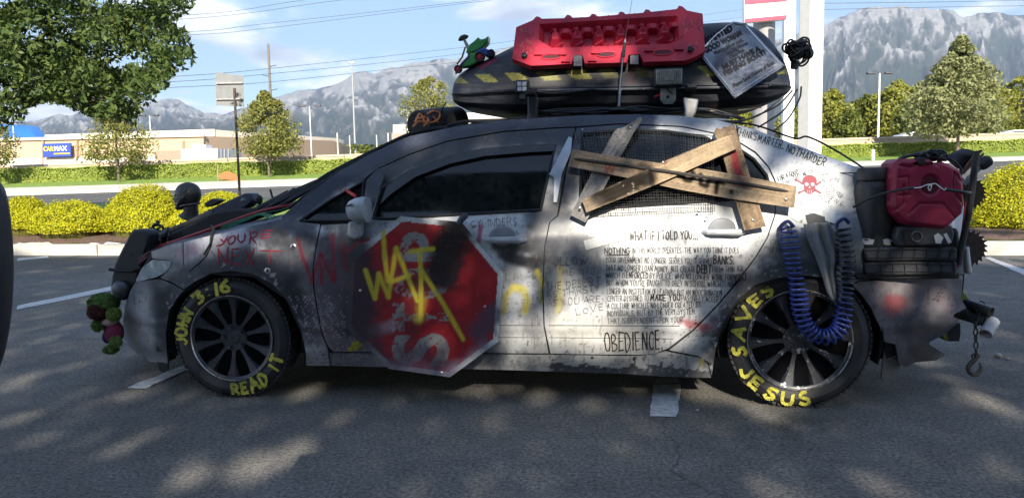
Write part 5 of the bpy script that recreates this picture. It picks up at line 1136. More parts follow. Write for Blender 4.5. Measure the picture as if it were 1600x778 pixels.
# ---- roof box
ST = np.array([(694, 146, 144, 152, .16), (697, 128, 143, 158, .25), (708, 113, 142.5, 165, .30), (735, 99, 142.5, 170, .33), (770, 84, 141, 175, .38), (810, 68, 140, 178, .405), (900, 50, 138, 178, .42), (1000, 41, 136, 176, .42), (1100, 36, 134.5, 174, .42), (1160, 34, 133.5, 171, .42), (1200, 46, 132.5, 164, .40), (1230, 76, 131.5, 153, .35), (1246, 104, 131, 143, .26), (1253, 122, 130.5, 137, .17), (1256, 130, 131, 133, .05)], float)
ST = catmull(ST, 30); ny = .46
xs = at_y(ST[:, 0], ST[:, 2], ny)[:, 0]; zr = at_y(ST[:, 0], ST[:, 2], ny)[:, 2]; zb = at_y(ST[:, 0], ST[:, 3], ny + .12)[:, 2]; zt = at_y(ST[:, 0], ST[:, 1], .74)[:, 2]
sec = np.array([(0, 0, 0), (.55, 0, 0), (.80, .06, 0), (.92, .35, 0), (.955, .80, 0), (.96, .90, 0), (1.02, .905, 0), (1.03, 1, .0), (1.02, 1, .03), (.965, 1, .035), (.955, 1, .10), (.90, 1, .38), (.80, 1, .64), (.62, 1, .85), (.36, 1, .97), (0, 1, 1.0)])
secd = np.vstack([np.concatenate([sec[:1], *[np.linspace(sec[i], sec[i + 1], 10)[1:] for i in range(10)]])[:-1], catmull(sec[10:], 14)])
secm = np.concatenate([secd, secd[::-1][1:-1] * [-1, 1, 1]])
G = np.zeros((len(xs), len(secm) + 1, 3)); S2 = np.vstack([secm, secm[:1]])
for i in range(len(xs)):
    hw = ST[i, 4]; h1 = max(zr[i] - zb[i], .003); h2 = max(zt[i] - zr[i], .003)
    G[i, :, 0] = xs[i]; G[i, :, 1] = YC - S2[:, 0] * hw; G[i, :, 2] = zb[i] + S2[:, 1] * h1 + S2[:, 2] * h2
box = thing('roof_box', 'long black roof cargo box with worn yellow hazard stripes', 'cargo box', (.3, YC, 1.50))
mb = MB().grid(G); Vb = np.array(mb.V); Uq, Vq = proj(Vb).T
p = Paint(Uq, Vq, (.019, .021, .030), .3); near_side = Vb[:, 1] < YC
for P, a in (([(707, 119), (718, 119), (732, 130), (712, 131)], .5), ([(741, 116.5), (765, 116), (780, 128.5), (757, 129)], .75), ([(787, 114), (812, 114), (825, 125), (801, 126)], .85), ([(835, 113), (865, 113), (878, 125), (851, 126)], .5), ([(884, 111), (914, 110.5), (927, 124), (898, 124.5)], 1), ([(933, 108), (957, 108), (970, 122), (944, 123)], .4),
             ([(985, 107), (1010, 107), (1025, 120), (1000, 121)], .25), ([(1089, 104), (1102, 103), (1116, 119), (1105, 119)], 1), ([(1224, 110), (1232, 103), (1240, 115), (1215, 116)], .7)):
    p.mix(inside(Uq, Vq, P) * near_side * a * np.where(p.f > .68, .45, 1), (.36, .33, .055))
p.mix(near_side * .2 * (fbm(Uq * .04, Vq * .3, 8, 3) > .58), (.08, .085, .10))
p.spray([(760, 100), (776, 93)], 1.2, (.20, .015, .05), .7 , 2); p.spray([(745, 104), (770, 98), (752, 107)], 1, (.20, .015, .05), .6, 2)
p.spray([(990, 105), (985, 130)], 2, (.16, .01, .03), .5, 5)
lid = obj('shell', mb.V, mb.F, mat('box_plastic', attr=True, rough=.5, var=.25, scale=18, bump=.12, bscale=160, spec=.4), box, smooth=55, cols=p.c)
MB().tube(np.array([at_y(float(u), v, .425) for u, v in ((840, 141.5), (950, 140), (1100, 137.5), (1200, 135.5))]), .006, 6).obj('rim_strip', mat('scuffed_rim', (.10, .105, .12), rough=.4, var=.4), box)
MB().tube(pxpath([(1110, 173), (1150, 173), (1190, 168)], .52), .004, 6).obj('bottom_strip', mat('tan_edge', (.42, .34, .27), rough=.6), box)  # thin tan tube along the bottom edge near the tail
for u, v in ((971, 141), (1006, 139.5), (1203, 134)): MB().sph(at_y(float(u), float(v), .42), .005, 8, 6).obj('rivet', M_metal, box)

# ---- red traction board
YB = lambda v: .405 + (108 - v) / 85 * .17
M_redpl = mat('red_plastic', (.42, .014, .038), rough=.5, var=.22, scale=16, spec=.45, chips=((.50, .14, .15), .655, 34))
nB = nrm(np.cross(at_y(1000., 60., YB(60)) - at_y(900., 60., YB(60)), at_y(900., 30., YB(30)) - at_y(900., 60., YB(60))));
if nB[1] > 0: nB = -nB
def Bp(u, v, off=0.0): u = V2(u); v = V2(v); return at_y(u, v, .405 + (108 - v) / 85 * .17) + off * nB
board_t = thing('traction_board', 'red plastic traction board with studs and ribs strapped on the roof box', 'traction board', Bp(950., 100.))
REC = [(843, 42), (1058, 29), (1061, 66), (1045, 73), (862, 79), (842, 66)]
OUTB = [(807, 47), (838, 34), (884, 33), (930, 30.5), (1000, 25), (1060, 18.5), (1097, 26), (1101, 84), (1086, 93), (1070, 99), (1005, 101), (1000, 89), (982, 90), (979, 102), (914, 103.5), (910, 90), (897, 90), (893, 104), (830, 107), (801, 96)]
P2, Q, B = sheet2d(OUTB, [REC], 1.5); Vf = Bp(P2[:, 0], P2[:, 1], .02); bv = np.unique(B); rem = np.full(len(Vf), -1); rem[bv] = len(Vf) + np.arange(len(bv))
Qf = np.vstack([Q, np.stack([B[:, 0], B[:, 1], rem[B[:, 1]], rem[B[:, 0]]], 1)]); obj('frame', np.vstack([Vf, Vf[bv] - nB * .034]), Qf, M_redpl, board_t, smooth=35)
mb = MB(); cR = np.mean(REC, 0); inner = [(cR[0] + (a - cR[0]) * .93, cR[1] + (b - cR[1]) * .78) for a, b in REC]
A_ = [Bp(a, b, .019) for a, b in REC]; I_ = [Bp(a, b, -.022) for a, b in inner]; k_ = len(REC)
mb.add(A_ + I_, [[i, (i + 1) % k_, k_ + (i + 1) % k_, k_ + i] for i in range(k_)] + [list(range(k_, 2 * k_))]); mb.obj('recess', M_redpl, board_t, flat=True)
mb = MB()
def pyr(u, v, w, h, a, tip=(0, 0), base=0.0, top=.45):
    b = [Bp(u + s * w, v + q * h, base) for s, q in ((-1, 1), (1, 1), (1, -1), (-1, -1))]; t = [Bp(u + tip[0] + s * w * top, v + tip[1] + q * h * top, base + a) for s, q in ((-1, 1), (1, 1), (1, -1), (-1, -1))]
    mb.add(b + t, [[0, 1, 5, 4], [1, 2, 6, 5], [2, 3, 7, 6], [3, 0, 4, 7], [4, 5, 6, 7]])
for k in range(6):
    u = 868 + k * 34; s = -.058 * (u - 868)
    pyr(u, 66 + s, 11, 9, .046, (0, -4), -.022); pyr(u, 61 + s, 5, 4, .022, (0, -5), .020, .15)
    pyr(u + 16, 50 + s, 12, 8, .040, (0, 2), -.022, .4)
    pyr(u - 3, 45 + s, 6, 4, .020, (2, 1), -.022); pyr(u + 10, 72 + s, 5, 3, .014, (0, 0), -.022)
mb.obj('stud', M_redpl, board_t, flat=True)
for u, v, h in ((840, 35, 9), (888, 33.5, 10), (927, 31, 9), (971, 28.5, 10), (1011, 25, 10), (1063, 19.5, 10)):
    MB().prism([Bp(u - 8, v + 2, .02), Bp(u + 9, v + 1, .02), Bp(u + 3, v - h * .8, .005), Bp(u - 2, v - h, .0)], -nB * .05).obj('tooth', M_redpl, board_t, flat=True)
for u, v in ((862, 39.5), (907, 36), (950, 33), (990, 30), (1038, 26)): MB().prism([Bp(u - 3, v, .02), Bp(u + 3, v, .02), Bp(u + 1, v - 7, .014)], -nB * .02).obj('tooth', M_redpl, board_t, flat=True)
for u, v, sg in ((879, 84, 1), (930, 82, -1), (879 + 5, 95, 1), (1013, 78, 1), (1060, 76, -1), (925, 94, -1), (842, 84, -1)):
    MB().prism([Bp(u - 7, v + 8, .021), Bp(u + 7, v + 8, .021), Bp(u + 4 * sg, v - 5, .021)], nB * .012).obj('gusset', M_redpl, board_t, flat=True)
for u, v in ((861, 93.5), (947, 90), (1035, 87)): MB().tube([Bp(u + 15 * math.cos(q), v + 4.2 * math.sin(q) - .05 * 15 * math.cos(q), .022) for q in np.linspace(0, 2 * math.pi, 25)[:-1]], .004, 6, closed=True).obj('slot_rim', M_redpl, board_t, smooth=40)
for k in range(7): MB().tube([Bp(868 + k * 31, 78 - k * 1.75, .021), Bp(880 + k * 31, 71 - k * 1.75, .021)], .004, 5).obj('rib', M_redpl, board_t, smooth=40)
for u, v in ((861, 93.5), (947, 90), (1035, 87)): MB().add([Bp(u + 13.5 * math.cos(q), v + 3.2 * math.sin(q) - .05 * 13.5 * math.cos(q), .0225) for q in np.linspace(0, 2 * math.pi, 25)[:-1]], [list(range(24))]).obj('slot', mat('slot_dark_red', (.05, .004, .008), rough=.7), board_t)
mb = MB(); rr_ = random.Random(4)
for side, us in ((0, (812, 832)), (1, (1066, 1096))):
    for k in range(22):
        u = rr_.uniform(*us); v = rr_.uniform(48, 92) if side == 0 else rr_.uniform(32, 78); a = (1, -1)[k % 2] * rr_.uniform(.9, 1.3) + (0 if side == 0 else .2)
        mb.tube([Bp(u - 3.2 * math.cos(a), v - 3.2 * math.sin(a), .0205), Bp(u + 3.2 * math.cos(a), v + 3.2 * math.sin(a), .0205)], .0028, 5)
mb.obj('tread_ridge', mat('worn_red_ridge', (.50, .08, .10), rough=.4, var=.4, scale=40), board_t)
for u, v in ((820, 93.5), (1078, 84)):
    kb = MB(); c = Bp(u, v, .02); kb.lathe(c, nB, [(0, .011), (.012, .012), (.020, .010), (.022, 0)], 12)
    for q in range(5): a = q * 2 * math.pi / 5; kb.cyl(c + nB * .010 + .011 * (math.cos(a) * np.array([1, 0, 0]) + math.sin(a) * np.array([0, 0, 1])), c + nB * .021 + .011 * (math.cos(a) * np.array([1, 0, 0]) + math.sin(a) * np.array([0, 0, 1])), .005, n=8)
    kb.obj('mounting_knob', M_black, board_t)
for u, v in ((903, 95), (991, 92)): MB().prism([Bp(u - 7, v + 10, .0), Bp(u + 7, v + 10, .0), Bp(u + 7, v - 6, .012), Bp(u - 7, v - 6, .012)], nB * .006).obj('bracket', M_dmetal, board_t, bevel=.002)

# ---- wanted sign in embossed tin
YW = lambda x, z: .405 + (z - 1.50) * .55
ws = thing('tin_sign', 'embossed silver tin wanted sign tilted on the rear of the roof box', 'sign', on_surf(V2([1150.]), V2([150.]), YW)[0])
SG_ = [(1092, 84), (1098, 73), (1118, 53), (1136, 39), (1146, 34), (1166, 37), (1226, 103), (1148, 154)]
p_tin = lambda U, V: Paint(U, V, (.20, .215, .24), .4).spray([(1120, 100), (1145, 78)], 6, (.05, .05, .06), .75, 12).spray([(1160, 128), (1200, 102)], 5, (.10, .10, .12), .6, 14).spray([(1140, 50), (1165, 45)], 5, (.10, .11, .13), .5, 12).c
M_tin = mat('tin_plate', attr=True, rough=.30, metal=.85, var=.25, scale=16, bump=.15, bscale=40)
panel('plate', SG_, M_tin, ws, YW, off=.03, fold=.004, paint=p_tin, cell=.006)
c0 = np.mean(SG_, 0); RIM = [tuple(c0 + (np.array(q) - c0) * .93) for q in SG_]
MB().tube(on_surf(*dens(RIM, 6).T, YW, .031), .0045, 6, closed=True).obj('embossed_border', mat('tin_rim', (.40, .42, .45), rough=.25, metal=.9, var=.2), ws)
for u, v in ((1224, 103), (1148, 151)): MB().sph(on_surf(V2([float(u)]), V2([float(v)]), YW, .033)[0], .005, 8, 6).obj('rivet', M_metal, ws)
def wtext(lines, name, M):
    for t_, a, b, h, bd in lines: text_on(MB(), t_, a, b, h, YW, .0345, bd, .05).obj(name, M, ws, smooth=180)
wtext([('WANTED', (1100, 71), (1146, 47), 10.5, .05)], 'heading', mat('tin_dark_letter', (.010, .012, .018), rough=.9, spec=.08))
wtext([('Must be able to cook,', (1117, 85), (1162, 64), 5.4, .03), ('Sew, Dig Worms', (1136, 85.5), (1169, 69), 5.4, .03), ('Clean Fish', (1141, 92), (1164, 80), 5.4, .03)], 'small_lettering', M_ink)
wtext([('GOOD WOMAN', (1103, 83), (1160, 54), 8.5, .045), ('MUST HAVE A', (1131, 109), (1189, 78), 8, .045), ('FISHING BOAT!', (1133, 119), (1197, 84), 8, .045), ('Please Send Picture of Boat', (1147, 137), (1211, 99), 6, .03)], 'grey_lettering', mat('tin_grey_letter', (.028, .03, .038), rough=.9, spec=.08))

# ---- lamps and antenna
t = thing('cube_lamp', 'small square black work lamp with four white lenses under the roof box', 'work lamp', at_y(815., 147., .40))
a = at_y(815.5, 135.5, .37); MB().box(a + [0, .03, 0], (.068, .05, .068)).obj('housing', M_black, t, bevel=.006)
for i in (-1, 1):
    for j in (-1, 1): MB().box(a + [i * .0125, .002, j * .0125], (.021, .008, .021)).obj('lens', mat('frosted_lens', (.55, .57, .60), rough=.2, var=.15, coat=.5), t, bevel=.002)
MB().box(a + [0, .03, -.045], (.03, .03, .03)).obj('bracket', M_dmetal, t)
t = thing('spot_lamp', 'rectangular black spot lamp on a silver bracket below the red board', 'work lamp', at_y(1045., 163., .38))
a = at_y(1045., 121., .33); MB().box(a + [0, .04, 0], (.142, .07, .092)).obj('housing', M_black, t, bevel=.012)
MB().box(a + [0, .0, 0], (.122, .012, .072)).obj('lens', mat('lamp_glass', (.16, .17, .15), rough=.12, var=.5, scale=60, coat=.8), t, bevel=.004)
fl = MB()
for k in range(-5, 6): fl.box(a + [k * .010, -.0065, 0], (.0018, .002, .066))
fl.obj('lens_flute', mat('flute_grey', (.28, .29, .26), rough=.15), t); MB().box(a + [0, -.007, 0], (.046, .003, .034)).obj('bulb_shield', mat('shield_grey', (.22, .22, .20), rough=.3), t, bevel=.003)
MB().prism([at_y(*q, .385) for q in ((1032, 137), (1056, 137), (1056, 157), (1051, 163), (1037, 163), (1032, 157))], (0, .006, 0)).obj('bracket', mat('zinc_bracket', (.40, .41, .42), rough=.45, metal=.5, var=.3), t, bevel=.002)
MB().lathe(at_y(1043.5, 152., .384), (0, -1, 0), [(0, .008), (.002, .007), (.002, 0)], 14).obj('bolt_hole', M_ink, t)
for u, v in ((1037, 158), (1051, 158)): MB().cyl(at_y(float(u), float(v), .385), at_y(float(u), float(v), .379), .005, n=8).obj('bolt', M_metal, t)
MB().tube(pxpath([(1042, 137), (1045, 143), (1051, 147)], .375), .003, 6).obj('lead', M_ink, t)
MB().tube(pxpath([(1022, 152), (1027, 150), (1031, 149)], .39), .006, 6).obj('red_lead', mat('red_tape', (.45, .02, .04), rough=.5), t)
t = thing('whip_antenna', 'tall whip antenna with silver spring and black grip on the roof', 'antenna', at_y(966., 170., .36))
MB().lathe(at_y(967., 173., .36), (0, 0, 1), [(0, .05), (.006, .048), (.014, .026), (.020, .012)], 20).obj('base', M_black, t)
q = np.linspace(0, 40 * math.pi, 240); A, B2 = at_y(967., 168., .36), at_y(968.5, 140., .36); L_ = np.linspace(0, 1, 240)[:, None]; hx = A + (B2 - A) * L_ + np.stack([np.cos(q), np.sin(q), q * 0], 1) * .0055
MB().tube(hx, .0022, 5).obj('spring', mat('spring_steel', (.35, .35, .36), rough=.35, metal=.9), t)
MB().cyl(B2, at_y(973.5, 88., .36), .0045, .0035, 8).obj('mast', mat('mast_steel', (.30, .30, .31), rough=.35, metal=.9), t); MB().cyl(at_y(973.3, 90., .36), at_y(976.5, 67., .36), .0095, .008, 10).obj('grip', M_black, t)
MB().cyl(at_y(976.4, 67.5, .36), at_y(977.2, 60., .36), .007, .001, 10).obj('tip', M_metal, t); MB().cyl(at_y(977., 62., .36), at_y(990., -14., .36), .0016, .0010, 6).obj('whip', M_dmetal, t)
# wiring on the roof
mb = MB(); rr_ = random.Random(8)
for k in range(9):
    v0 = 176 + rr_.uniform(-3, 4); pts = [(840 + k * 4, 180 - rr_.uniform(0, 6), .36)] + [(880 + j * 55 + rr_.uniform(-10, 10), v0 - 3 + rr_.uniform(-5, 4) + abs(j - 2) * .8, .38 + rr_.uniform(-.04, .05)) for j in range(5)] + [(1140 + k * 3, 186 + rr_.uniform(-4, 4), .36)]
    mb.tube(pxpath(pts, .38, 5), .0035, 5)
mb.tube(pxpath([(820, 141), (860, 146), (900, 143), (930, 139)], .405), .006, 6)
tag(mb.obj('wiring_loom', M_black, base=at_y(980., 178., .4)), 'tangled black wiring loom running along the roof under the box', 'cable')
mb = MB()
for pts in ([(1252, 136, .55), (1249, 155, .5), (1232, 185, .45), (1208, 206, .34)], [(1238, 142, .55), (1215, 165, .5), (1180, 182, .45), (1150, 193, .36)], [(1225, 150, .55), (1190, 178, .5), (1160, 188, .46), (1118, 190, .36)], [(1246, 140, .55), (1225, 172, .5), (1200, 190, .42), (1185, 199, .36)]): mb.tube(pxpath(pts, .5, 8), .0045, 6)
mb.tube(pxpath([(1118, 189, .35), (1180, 196, .34), (1240, 216, .32), (1262, 214, .33), (1300, 232, .28), (1342, 258, .22), (1352, 266, .15)], .3, 8), .005, 6)
mb.tube(pxpath([(1210, 280, .10), (1260, 277, .10), (1310, 271, .10), (1350, 270, .05)], .1, 8), .003, 6)
tag(mb.obj('black_cable', M_black, base=at_y(1200., 190., .4)), 'loose black cables drooping from the roof box tail to the boot', 'cable')
mb = MB(); c = at_y(1246., 80., .60)
for k in range(26):
    n = nrm([rr_.gauss(0, 1), rr_.gauss(0, 1), rr_.gauss(0, 1)]); a = nrm(np.cross(n, [.3, .2, .9])); b2 = np.cross(n, a); rad = rr_.uniform(.022, .058); o_ = c + np.array([rr_.gauss(0, .016), rr_.gauss(0, .012), rr_.gauss(0, .016)])
    mb.tube([o_ + rad * (math.cos(q) * a + .8 * math.sin(q) * b2) for q in np.linspace(0, 2 * math.pi, 19)[:-1]], .0055, 5, closed=True)
mb.sph(c, (.04, .04, .046), 12, 8); mb.sph(c + [.055, 0, -.015], (.026, .03, .03), 12, 8); mb.cyl(c + [-.01, 0, -.05], c + [-.015, 0, -.09], .022, .018, 10)
tag(mb.obj('cord_bundle', M_black, base=c), 'tangled bundle of black cord and plugs on the tail of the roof box', 'cord')

# ---- roof bag
t = thing('roof_bag', 'black cylinder bag with orange scrawl lying over the windscreen top', 'bag', at_y(684., 210., .70))
A, B2 = at_y(654., 196., .52), at_y(716., 188., .95); MB().lathe(A, B2 - A, [(0, .002), (.002, .070), (.012, .080), (.16, .082), (.30, .082), (np.linalg.norm(B2 - A) - .02, .080), (np.linalg.norm(B2 - A), .05), (np.linalg.norm(B2 - A) + .004, 0)], 32).obj('body', mat('black_canvas', (.022, .022, .026), rough=.7, var=.4, scale=25, bump=.3), t, smooth=40)
axb = nrm(B2 - A)
def bagp(u, v):                                            # point of the bag surface on a sight line
    d = rays(np.array([u]), np.array([v]))[0]; o_ = CAM - A; dd = d - axb * (d @ axb); oo = o_ - axb * (o_ @ axb); a_, b_, c_ = dd @ dd, 2 * dd @ oo, oo @ oo - .0845 ** 2; D = max(0, b_ * b_ - 4 * a_ * c_); return CAM + d * ((-b_ - math.sqrt(D)) / (2 * a_))
mb = MB()
for pts in ([(648, 192), (656, 178), (664, 192)], [(650, 186), (664, 183)], [(668, 178), (678, 174), (687, 178), (684, 187), (672, 192), (668, 184)], [(676, 182), (684, 191)], [(645, 198), (655, 190), (668, 194)], [(662, 197), (670, 188)]):
    P = np.array([bagp(*q) for q in catmull(np.array(pts, float), 5)]); mb.tube(P, .0058, 6)
mb.obj('orange_scrawl', mat('orange_spray', (.60, .20, .06), rough=.6, var=.3, scale=40), t)
MB().tube([bagp(690., 176.), at_y(692., 168., .60), at_y(697., 160., .58)], .004, 6).obj('tie', M_black, t)
# lashings over the windscreen
mb = MB()
for pts, r in (([(395, 338, .2), (430, 318, .3), (470, 300, .36), (520, 268, .42), (600, 228, .46), (650, 207, .48), (720, 196, .5)], .010), ([(440, 322, .3), (500, 285, .4), (560, 251, .44), (650, 209, .5)], .014), ([(430, 326, .25), (500, 288, .34), (600, 236, .38), (700, 202, .4), (790, 190, .4)], .009), ([(450, 326, .2), (520, 275, .3), (560, 256, .4), (640, 222, .44)], .007), ([(700, 196, .4), (728, 190, .36), (760, 192, .36), (820, 184, .36)], .008)): mb.tube(pxpath(pts, .4, 7), r, 7)
tag(mb.obj('lashing_strap', M_matte, base=at_y(560., 250., .4)), 'black lashing straps stretched from the bonnet up the windscreen edge', 'strap')
# toy buggy on the lid nose
t = thing('toy_buggy', 'green toy buggy with red wheels climbing the nose of the roof box', 'toy', at_y(728., 108., .70)); D_ = .62
M_tg = mat('toy_green', (.05, .27, .07), rough=.35, var=.15, coat=.3); M_tr = mat('toy_red', (.50, .03, .05), rough=.4); M_tb = mat('toy_blue', (.03, .06, .26), rough=.4, coat=.3)
MB().prism([at_y(*q, D_) for q in ((717, 105), (722, 97), (735, 84), (748, 80), (756, 88), (748, 97), (734, 104))], (0, .08, 0)).obj('body', M_tg, t, bevel=.008)
MB().prism([at_y(*q, D_ - .004) for q in ((727, 82), (733, 70), (741, 64), (747, 58), (751, 62), (758, 60), (763, 56), (762, 66), (754, 74), (744, 80), (733, 83))], (0, .085, 0)).obj('bonnet_wing', M_tg, t, bevel=.006)
MB().prism([at_y(*q, D_ - .012) for q in ((741, 86), (746, 78), (756, 75), (764, 78), (768, 84), (760, 88), (752, 84))], (0, .10, 0)).obj('fender', M_tb, t, bevel=.006)
MB().tube([at_y(*q, D_) for q in ((712, 116), (718, 104), (727, 94), (733, 88))], .006, 6).obj('side_rail', M_tb, t)
for u, v, r in ((715, 108, .021), (749, 89, .027), (767, 83, .020)):
    c = at_y(float(u), float(v), D_ - .012); w = part_empty('wheel', c, t); MB().lathe(c, (0, 1, 0), [(0, r * .62), (-.004, r * .9), (0, r), (.03, r), (.034, r * .8)], 20, False).obj('tyre', M_rub, w)
    mb = MB().lathe(c, (0, 1, 0), [(.004, 0), (.002, r * .3), (.006, r * .64)], 20, False)
    for k in range(5): a = k * 2 * math.pi / 5; mb.tube([c + [0, -.001, 0], c + np.array([math.cos(a), 0, math.sin(a)]) * r * .6 + [0, .001, 0]], r * .10, 5)
    mb.obj('hub', M_tr if u < 760 else M_black, w)
t = thing('brown_mushroom_cap', 'brown mushroom shaped cap on a pale slanting stick beside the toy buggy', 'ornament', at_y(731., 84., .66))
ax_ = nrm(at_y(723., 56., .66) - at_y(733., 80., .66)); MB().lathe(at_y(724., 60., .66), ax_, [(-.004, .0), (-.006, .026), (-.002, .031), (.006, .027), (.014, .016), (.018, 0)], 20).obj('cap', mat('brown_felt', (.07, .045, .03), rough=.8, var=.3), t)
MB().tube([at_y(*q, .66) for q in ((724, 60), (729, 70), (733, 80), (732, 88))], [.006, .009, .008, .006], 8).obj('stick', mat('pale_stick', (.38, .33, .27), rough=.7, var=.4, scale=60), t); MB().tube([at_y(*q, .66) for q in ((727, 74), (722, 90), (714, 101))], .005, 6).obj('strut', mat('brown_wood_stick', (.20, .12, .06), rough=.7), t)

# ---- boards, mesh and steel over the rear window
YP = lambda x, z: .030 + (z - 1.0) * .40
def plank(label, poly, a, b, off, base, seed, fx=None, cat='plank'):
    d = np.array(b, float) - np.array(a, float); L = np.hypot(*d); d /= L; n = np.array([-d[1], d[0]])
    def pf(U, V):
        s = (U - a[0]) * d[0] + (V - a[1]) * d[1]; q = (U - a[0]) * n[0] + (V - a[1]) * n[1]
        p = Paint(U, V, base, .22); g = fbm(s * .016 + seed, q * .55 + seed * 3.1, seed, 4); g2 = fbm(s * .05 + seed, q * 1.5, seed + 2, 3); knot = np.hypot((s - L * .37) * .35, q - 1.5)
        p.c = p.c * (.50 + 1.0 * g)[:, None]; p.mix((g2 > .62) * .45, np.array(base) * .35); p.mix((knot < 3.2) * .6, np.array(base) * .3)
        p.mix(((s < 5) | (s > L - 5)) * .35, np.array(base) * .45)
        if fx: fx(p)
        return p.c
    o = panel('plank', poly, M_wood, None, YP, off=off, fold=.020, paint=pf, cell=.005, base=on_surf(V2([a[0]]), V2([a[1]]), YP, off)[0]); tag(o, label, cat, 'weathered planks nailed over the rear window'); return o
M_wood = mat('weathered_wood', attr=True, rough=.9, var=.15, scale=30, bump=.25, bscale=90, spec=.06)
BLK = (.004, .004, .005)
def fx1(p): p.speck((965, 215), 40, (.05, .05, .06), .5); p.spray([(905, 330), (925, 300)], 6, (.10, .10, .11), .5, 8); p.spray([(985, 196), (980, 201)], 2, (.05, .05, .05), .7, 3)
def fx2(p):
    p.spray([(946, 258), (949, 271), (953, 258), (957, 271), (960, 258)], .9, (.28, .04, .04), .75, 1); p.spray([(1005, 262), (1030, 275)], 6, BLK, .7, 8)
    p.spray([(1066, 272), (1070, 281), (1078, 282), (1085, 275), (1080, 267), (1070, 267)], 3.4, BLK, .95, 3); p.spray([(1095, 274), (1095, 288), (1104, 291), (1108, 280)], 3.4, BLK, .95, 3); p.spray([(1112, 280), (1130, 285)], 3.2, BLK, .95, 3); p.spray([(1121, 283), (1119, 301)], 3.2, BLK, .95, 3); p.spray([(1143, 300)], 3, BLK, .9, 3)
    p.spray([(1150, 283), (1165, 290)], 4, (.12, .04, .04), .5, 8); p.spray([(893, 250), (898, 257)], 3, (.12, .10, .08), .5, 8)
def fx3(p): p.spray([(938, 309), (965, 298), (1012, 276)], 13, BLK, .94, 9); p.spray([(920, 320), (935, 315)], 5, (.06, .05, .05), .5, 8); p.spray([(1015, 268), (1020, 290)], 2, BLK, .7, 4); p.speck((985, 290), 34, (.25, .22, .18), .5); p.spray([(1040, 254)], 1.5, (.10, .02, .01), .7, 3)
def fx4(p): p.spray([(1147, 240), (1150, 258), (1156, 275)], 3.5, (.26, .02, .035), .8, 5); p.spray([(1160, 280), (1166, 290)], 3, (.18, .02, .03), .6, 6); p.spray([(1165, 255)], 3, BLK, .5, 5); p.spray([(1165, 348), (1168, 356)], 2, (.04, .02, .02), .6, 3)
plank('grey weathered plank with pointed top leaning left under the others', [(1001, 182), (1004, 187), (990, 208), (970, 245), (915, 348), (891, 336), (940, 240), (962, 202), (975, 199), (987, 191)], (995, 190), (903, 342), .040, (.21, .20, .195), 1, fx1)
plank('short upright plank with jagged top and red stain at the right', [(1116, 208), (1120, 200), (1127, 203), (1131, 198), (1138, 199), (1145, 193), (1150, 202), (1174, 282), (1197, 354), (1163, 360), (1138, 274), (1130, 245)], (1133, 202), (1180, 357), .045, (.25, .18, .12), 2, fx4)
plank('long plank running down to the right with black lettering', [(894, 233), (950, 243), (1016, 253), (1090, 263), (1150, 273), (1245, 291), (1241, 325), (1143, 311), (1060, 296), (975, 277), (888, 260)], (891, 247), (1243, 308), .064, (.27, .205, .14), 3, fx2)
plank('sunlit diagonal plank on top, rising to the right', [(909, 313), (930, 302), (1036, 253), (1100, 226), (1143, 211), (1150, 219), (1147, 226), (1154, 231), (1034, 285), (916, 332), (913, 322)], (912, 322), (1150, 222), .088, (.31, .235, .155), 4, fx3)
P = on_surf(np.linspace(897, 1232, 40), np.linspace(248, 299, 40) - 2 * np.sin(np.linspace(0, 3.1, 40)), YP, .070)
P[:, 1] -= np.where((np.arange(40) > 13) & (np.arange(40) < 27), .026, 0)
tag(MB().tube(P, [.003] + [.0075] * 37 + [.006, .002], 7).obj('rebar', mat('rusty_black_bar', (.03, .026, .025), rough=.8, var=.4), base=P[0]), 'thin dark steel bar laid along the long plank', 'bar')
mb = MB()
for u, v, of in ((906, 325, .066), (1176, 344, .047), (1105, 339, .03), (1092, 330, .02), (985, 200, .042), (1036, 254, .09), (910, 203, .03), (1111, 217, .03), (1228, 312, .066)): mb.sph(on_surf(V2([float(u)]), V2([float(v)]), YP, of + .002)[0], (.006, .004, .006), 8, 6)
tag(mb.obj('screw_heads', M_metal, base=on_surf(V2([906.]), V2([325.]), YP, .06)[0]), 'bright screw heads holding the planks and wire mesh', 'screws')
mb = MB(); NX, NY = 56, 32
def mesh_pt(s, q): 
    tl, tr_, bl, br = np.array([897, 203.]), np.array([1114, 213.]), np.array([922, 339.]), np.array([1117, 330.]); p = tl * (1 - s) * (1 - q) + tr_ * s * (1 - q) + bl * (1 - s) * q + br * s * q; p[1] -= 5 * math.sin(s * 3.14) * (1 - q); return p
wire = lambda pts: mb.tube(on_surf(*np.array(pts).T, YP, .020 + .004 * 0), .0011, 4, cap=False)
for i in range(NX): wire([mesh_pt(i / (NX - 1), q) + [.7 * math.sin(i * 2.1 + q * 3), 0] for q in np.linspace(0, 1, 7)])
for j in range(NY): wire([mesh_pt(s, j / (NY - 1)) + [0, .6 * math.sin(j * 1.7 + s * 4)] for s in np.linspace(0, 1, 12)])
tag(mb.obj('wire_mesh', mat('mesh_wire', (.10, .10, .10), rough=.45, metal=.7, var=.4), base=on_surf(V2([1000.]), V2([330.]), YP, .02)[0]), 'square wire mesh screen fixed over the rear door window', 'wire mesh')
YPL = lambda x, z: bodyY(x, z)
st_ = panel('metal_strip', [(889, 213), (894, 216), (892, 238), (878, 271), (870, 316), (865, 316), (866, 277), (858, 273), (875, 240)], mat('pale_steel_strip', (.42, .45, .50), rough=.4, metal=.35, var=.15, scale=12), None, YPL, off=.012, fold=.004, cell=.006, base=on_surf(V2([868.]), V2([316.]), bodyY, .01)[0]); tag(st_, 'pale bent steel strip bolted on the pillar between the door windows', 'metal strip')

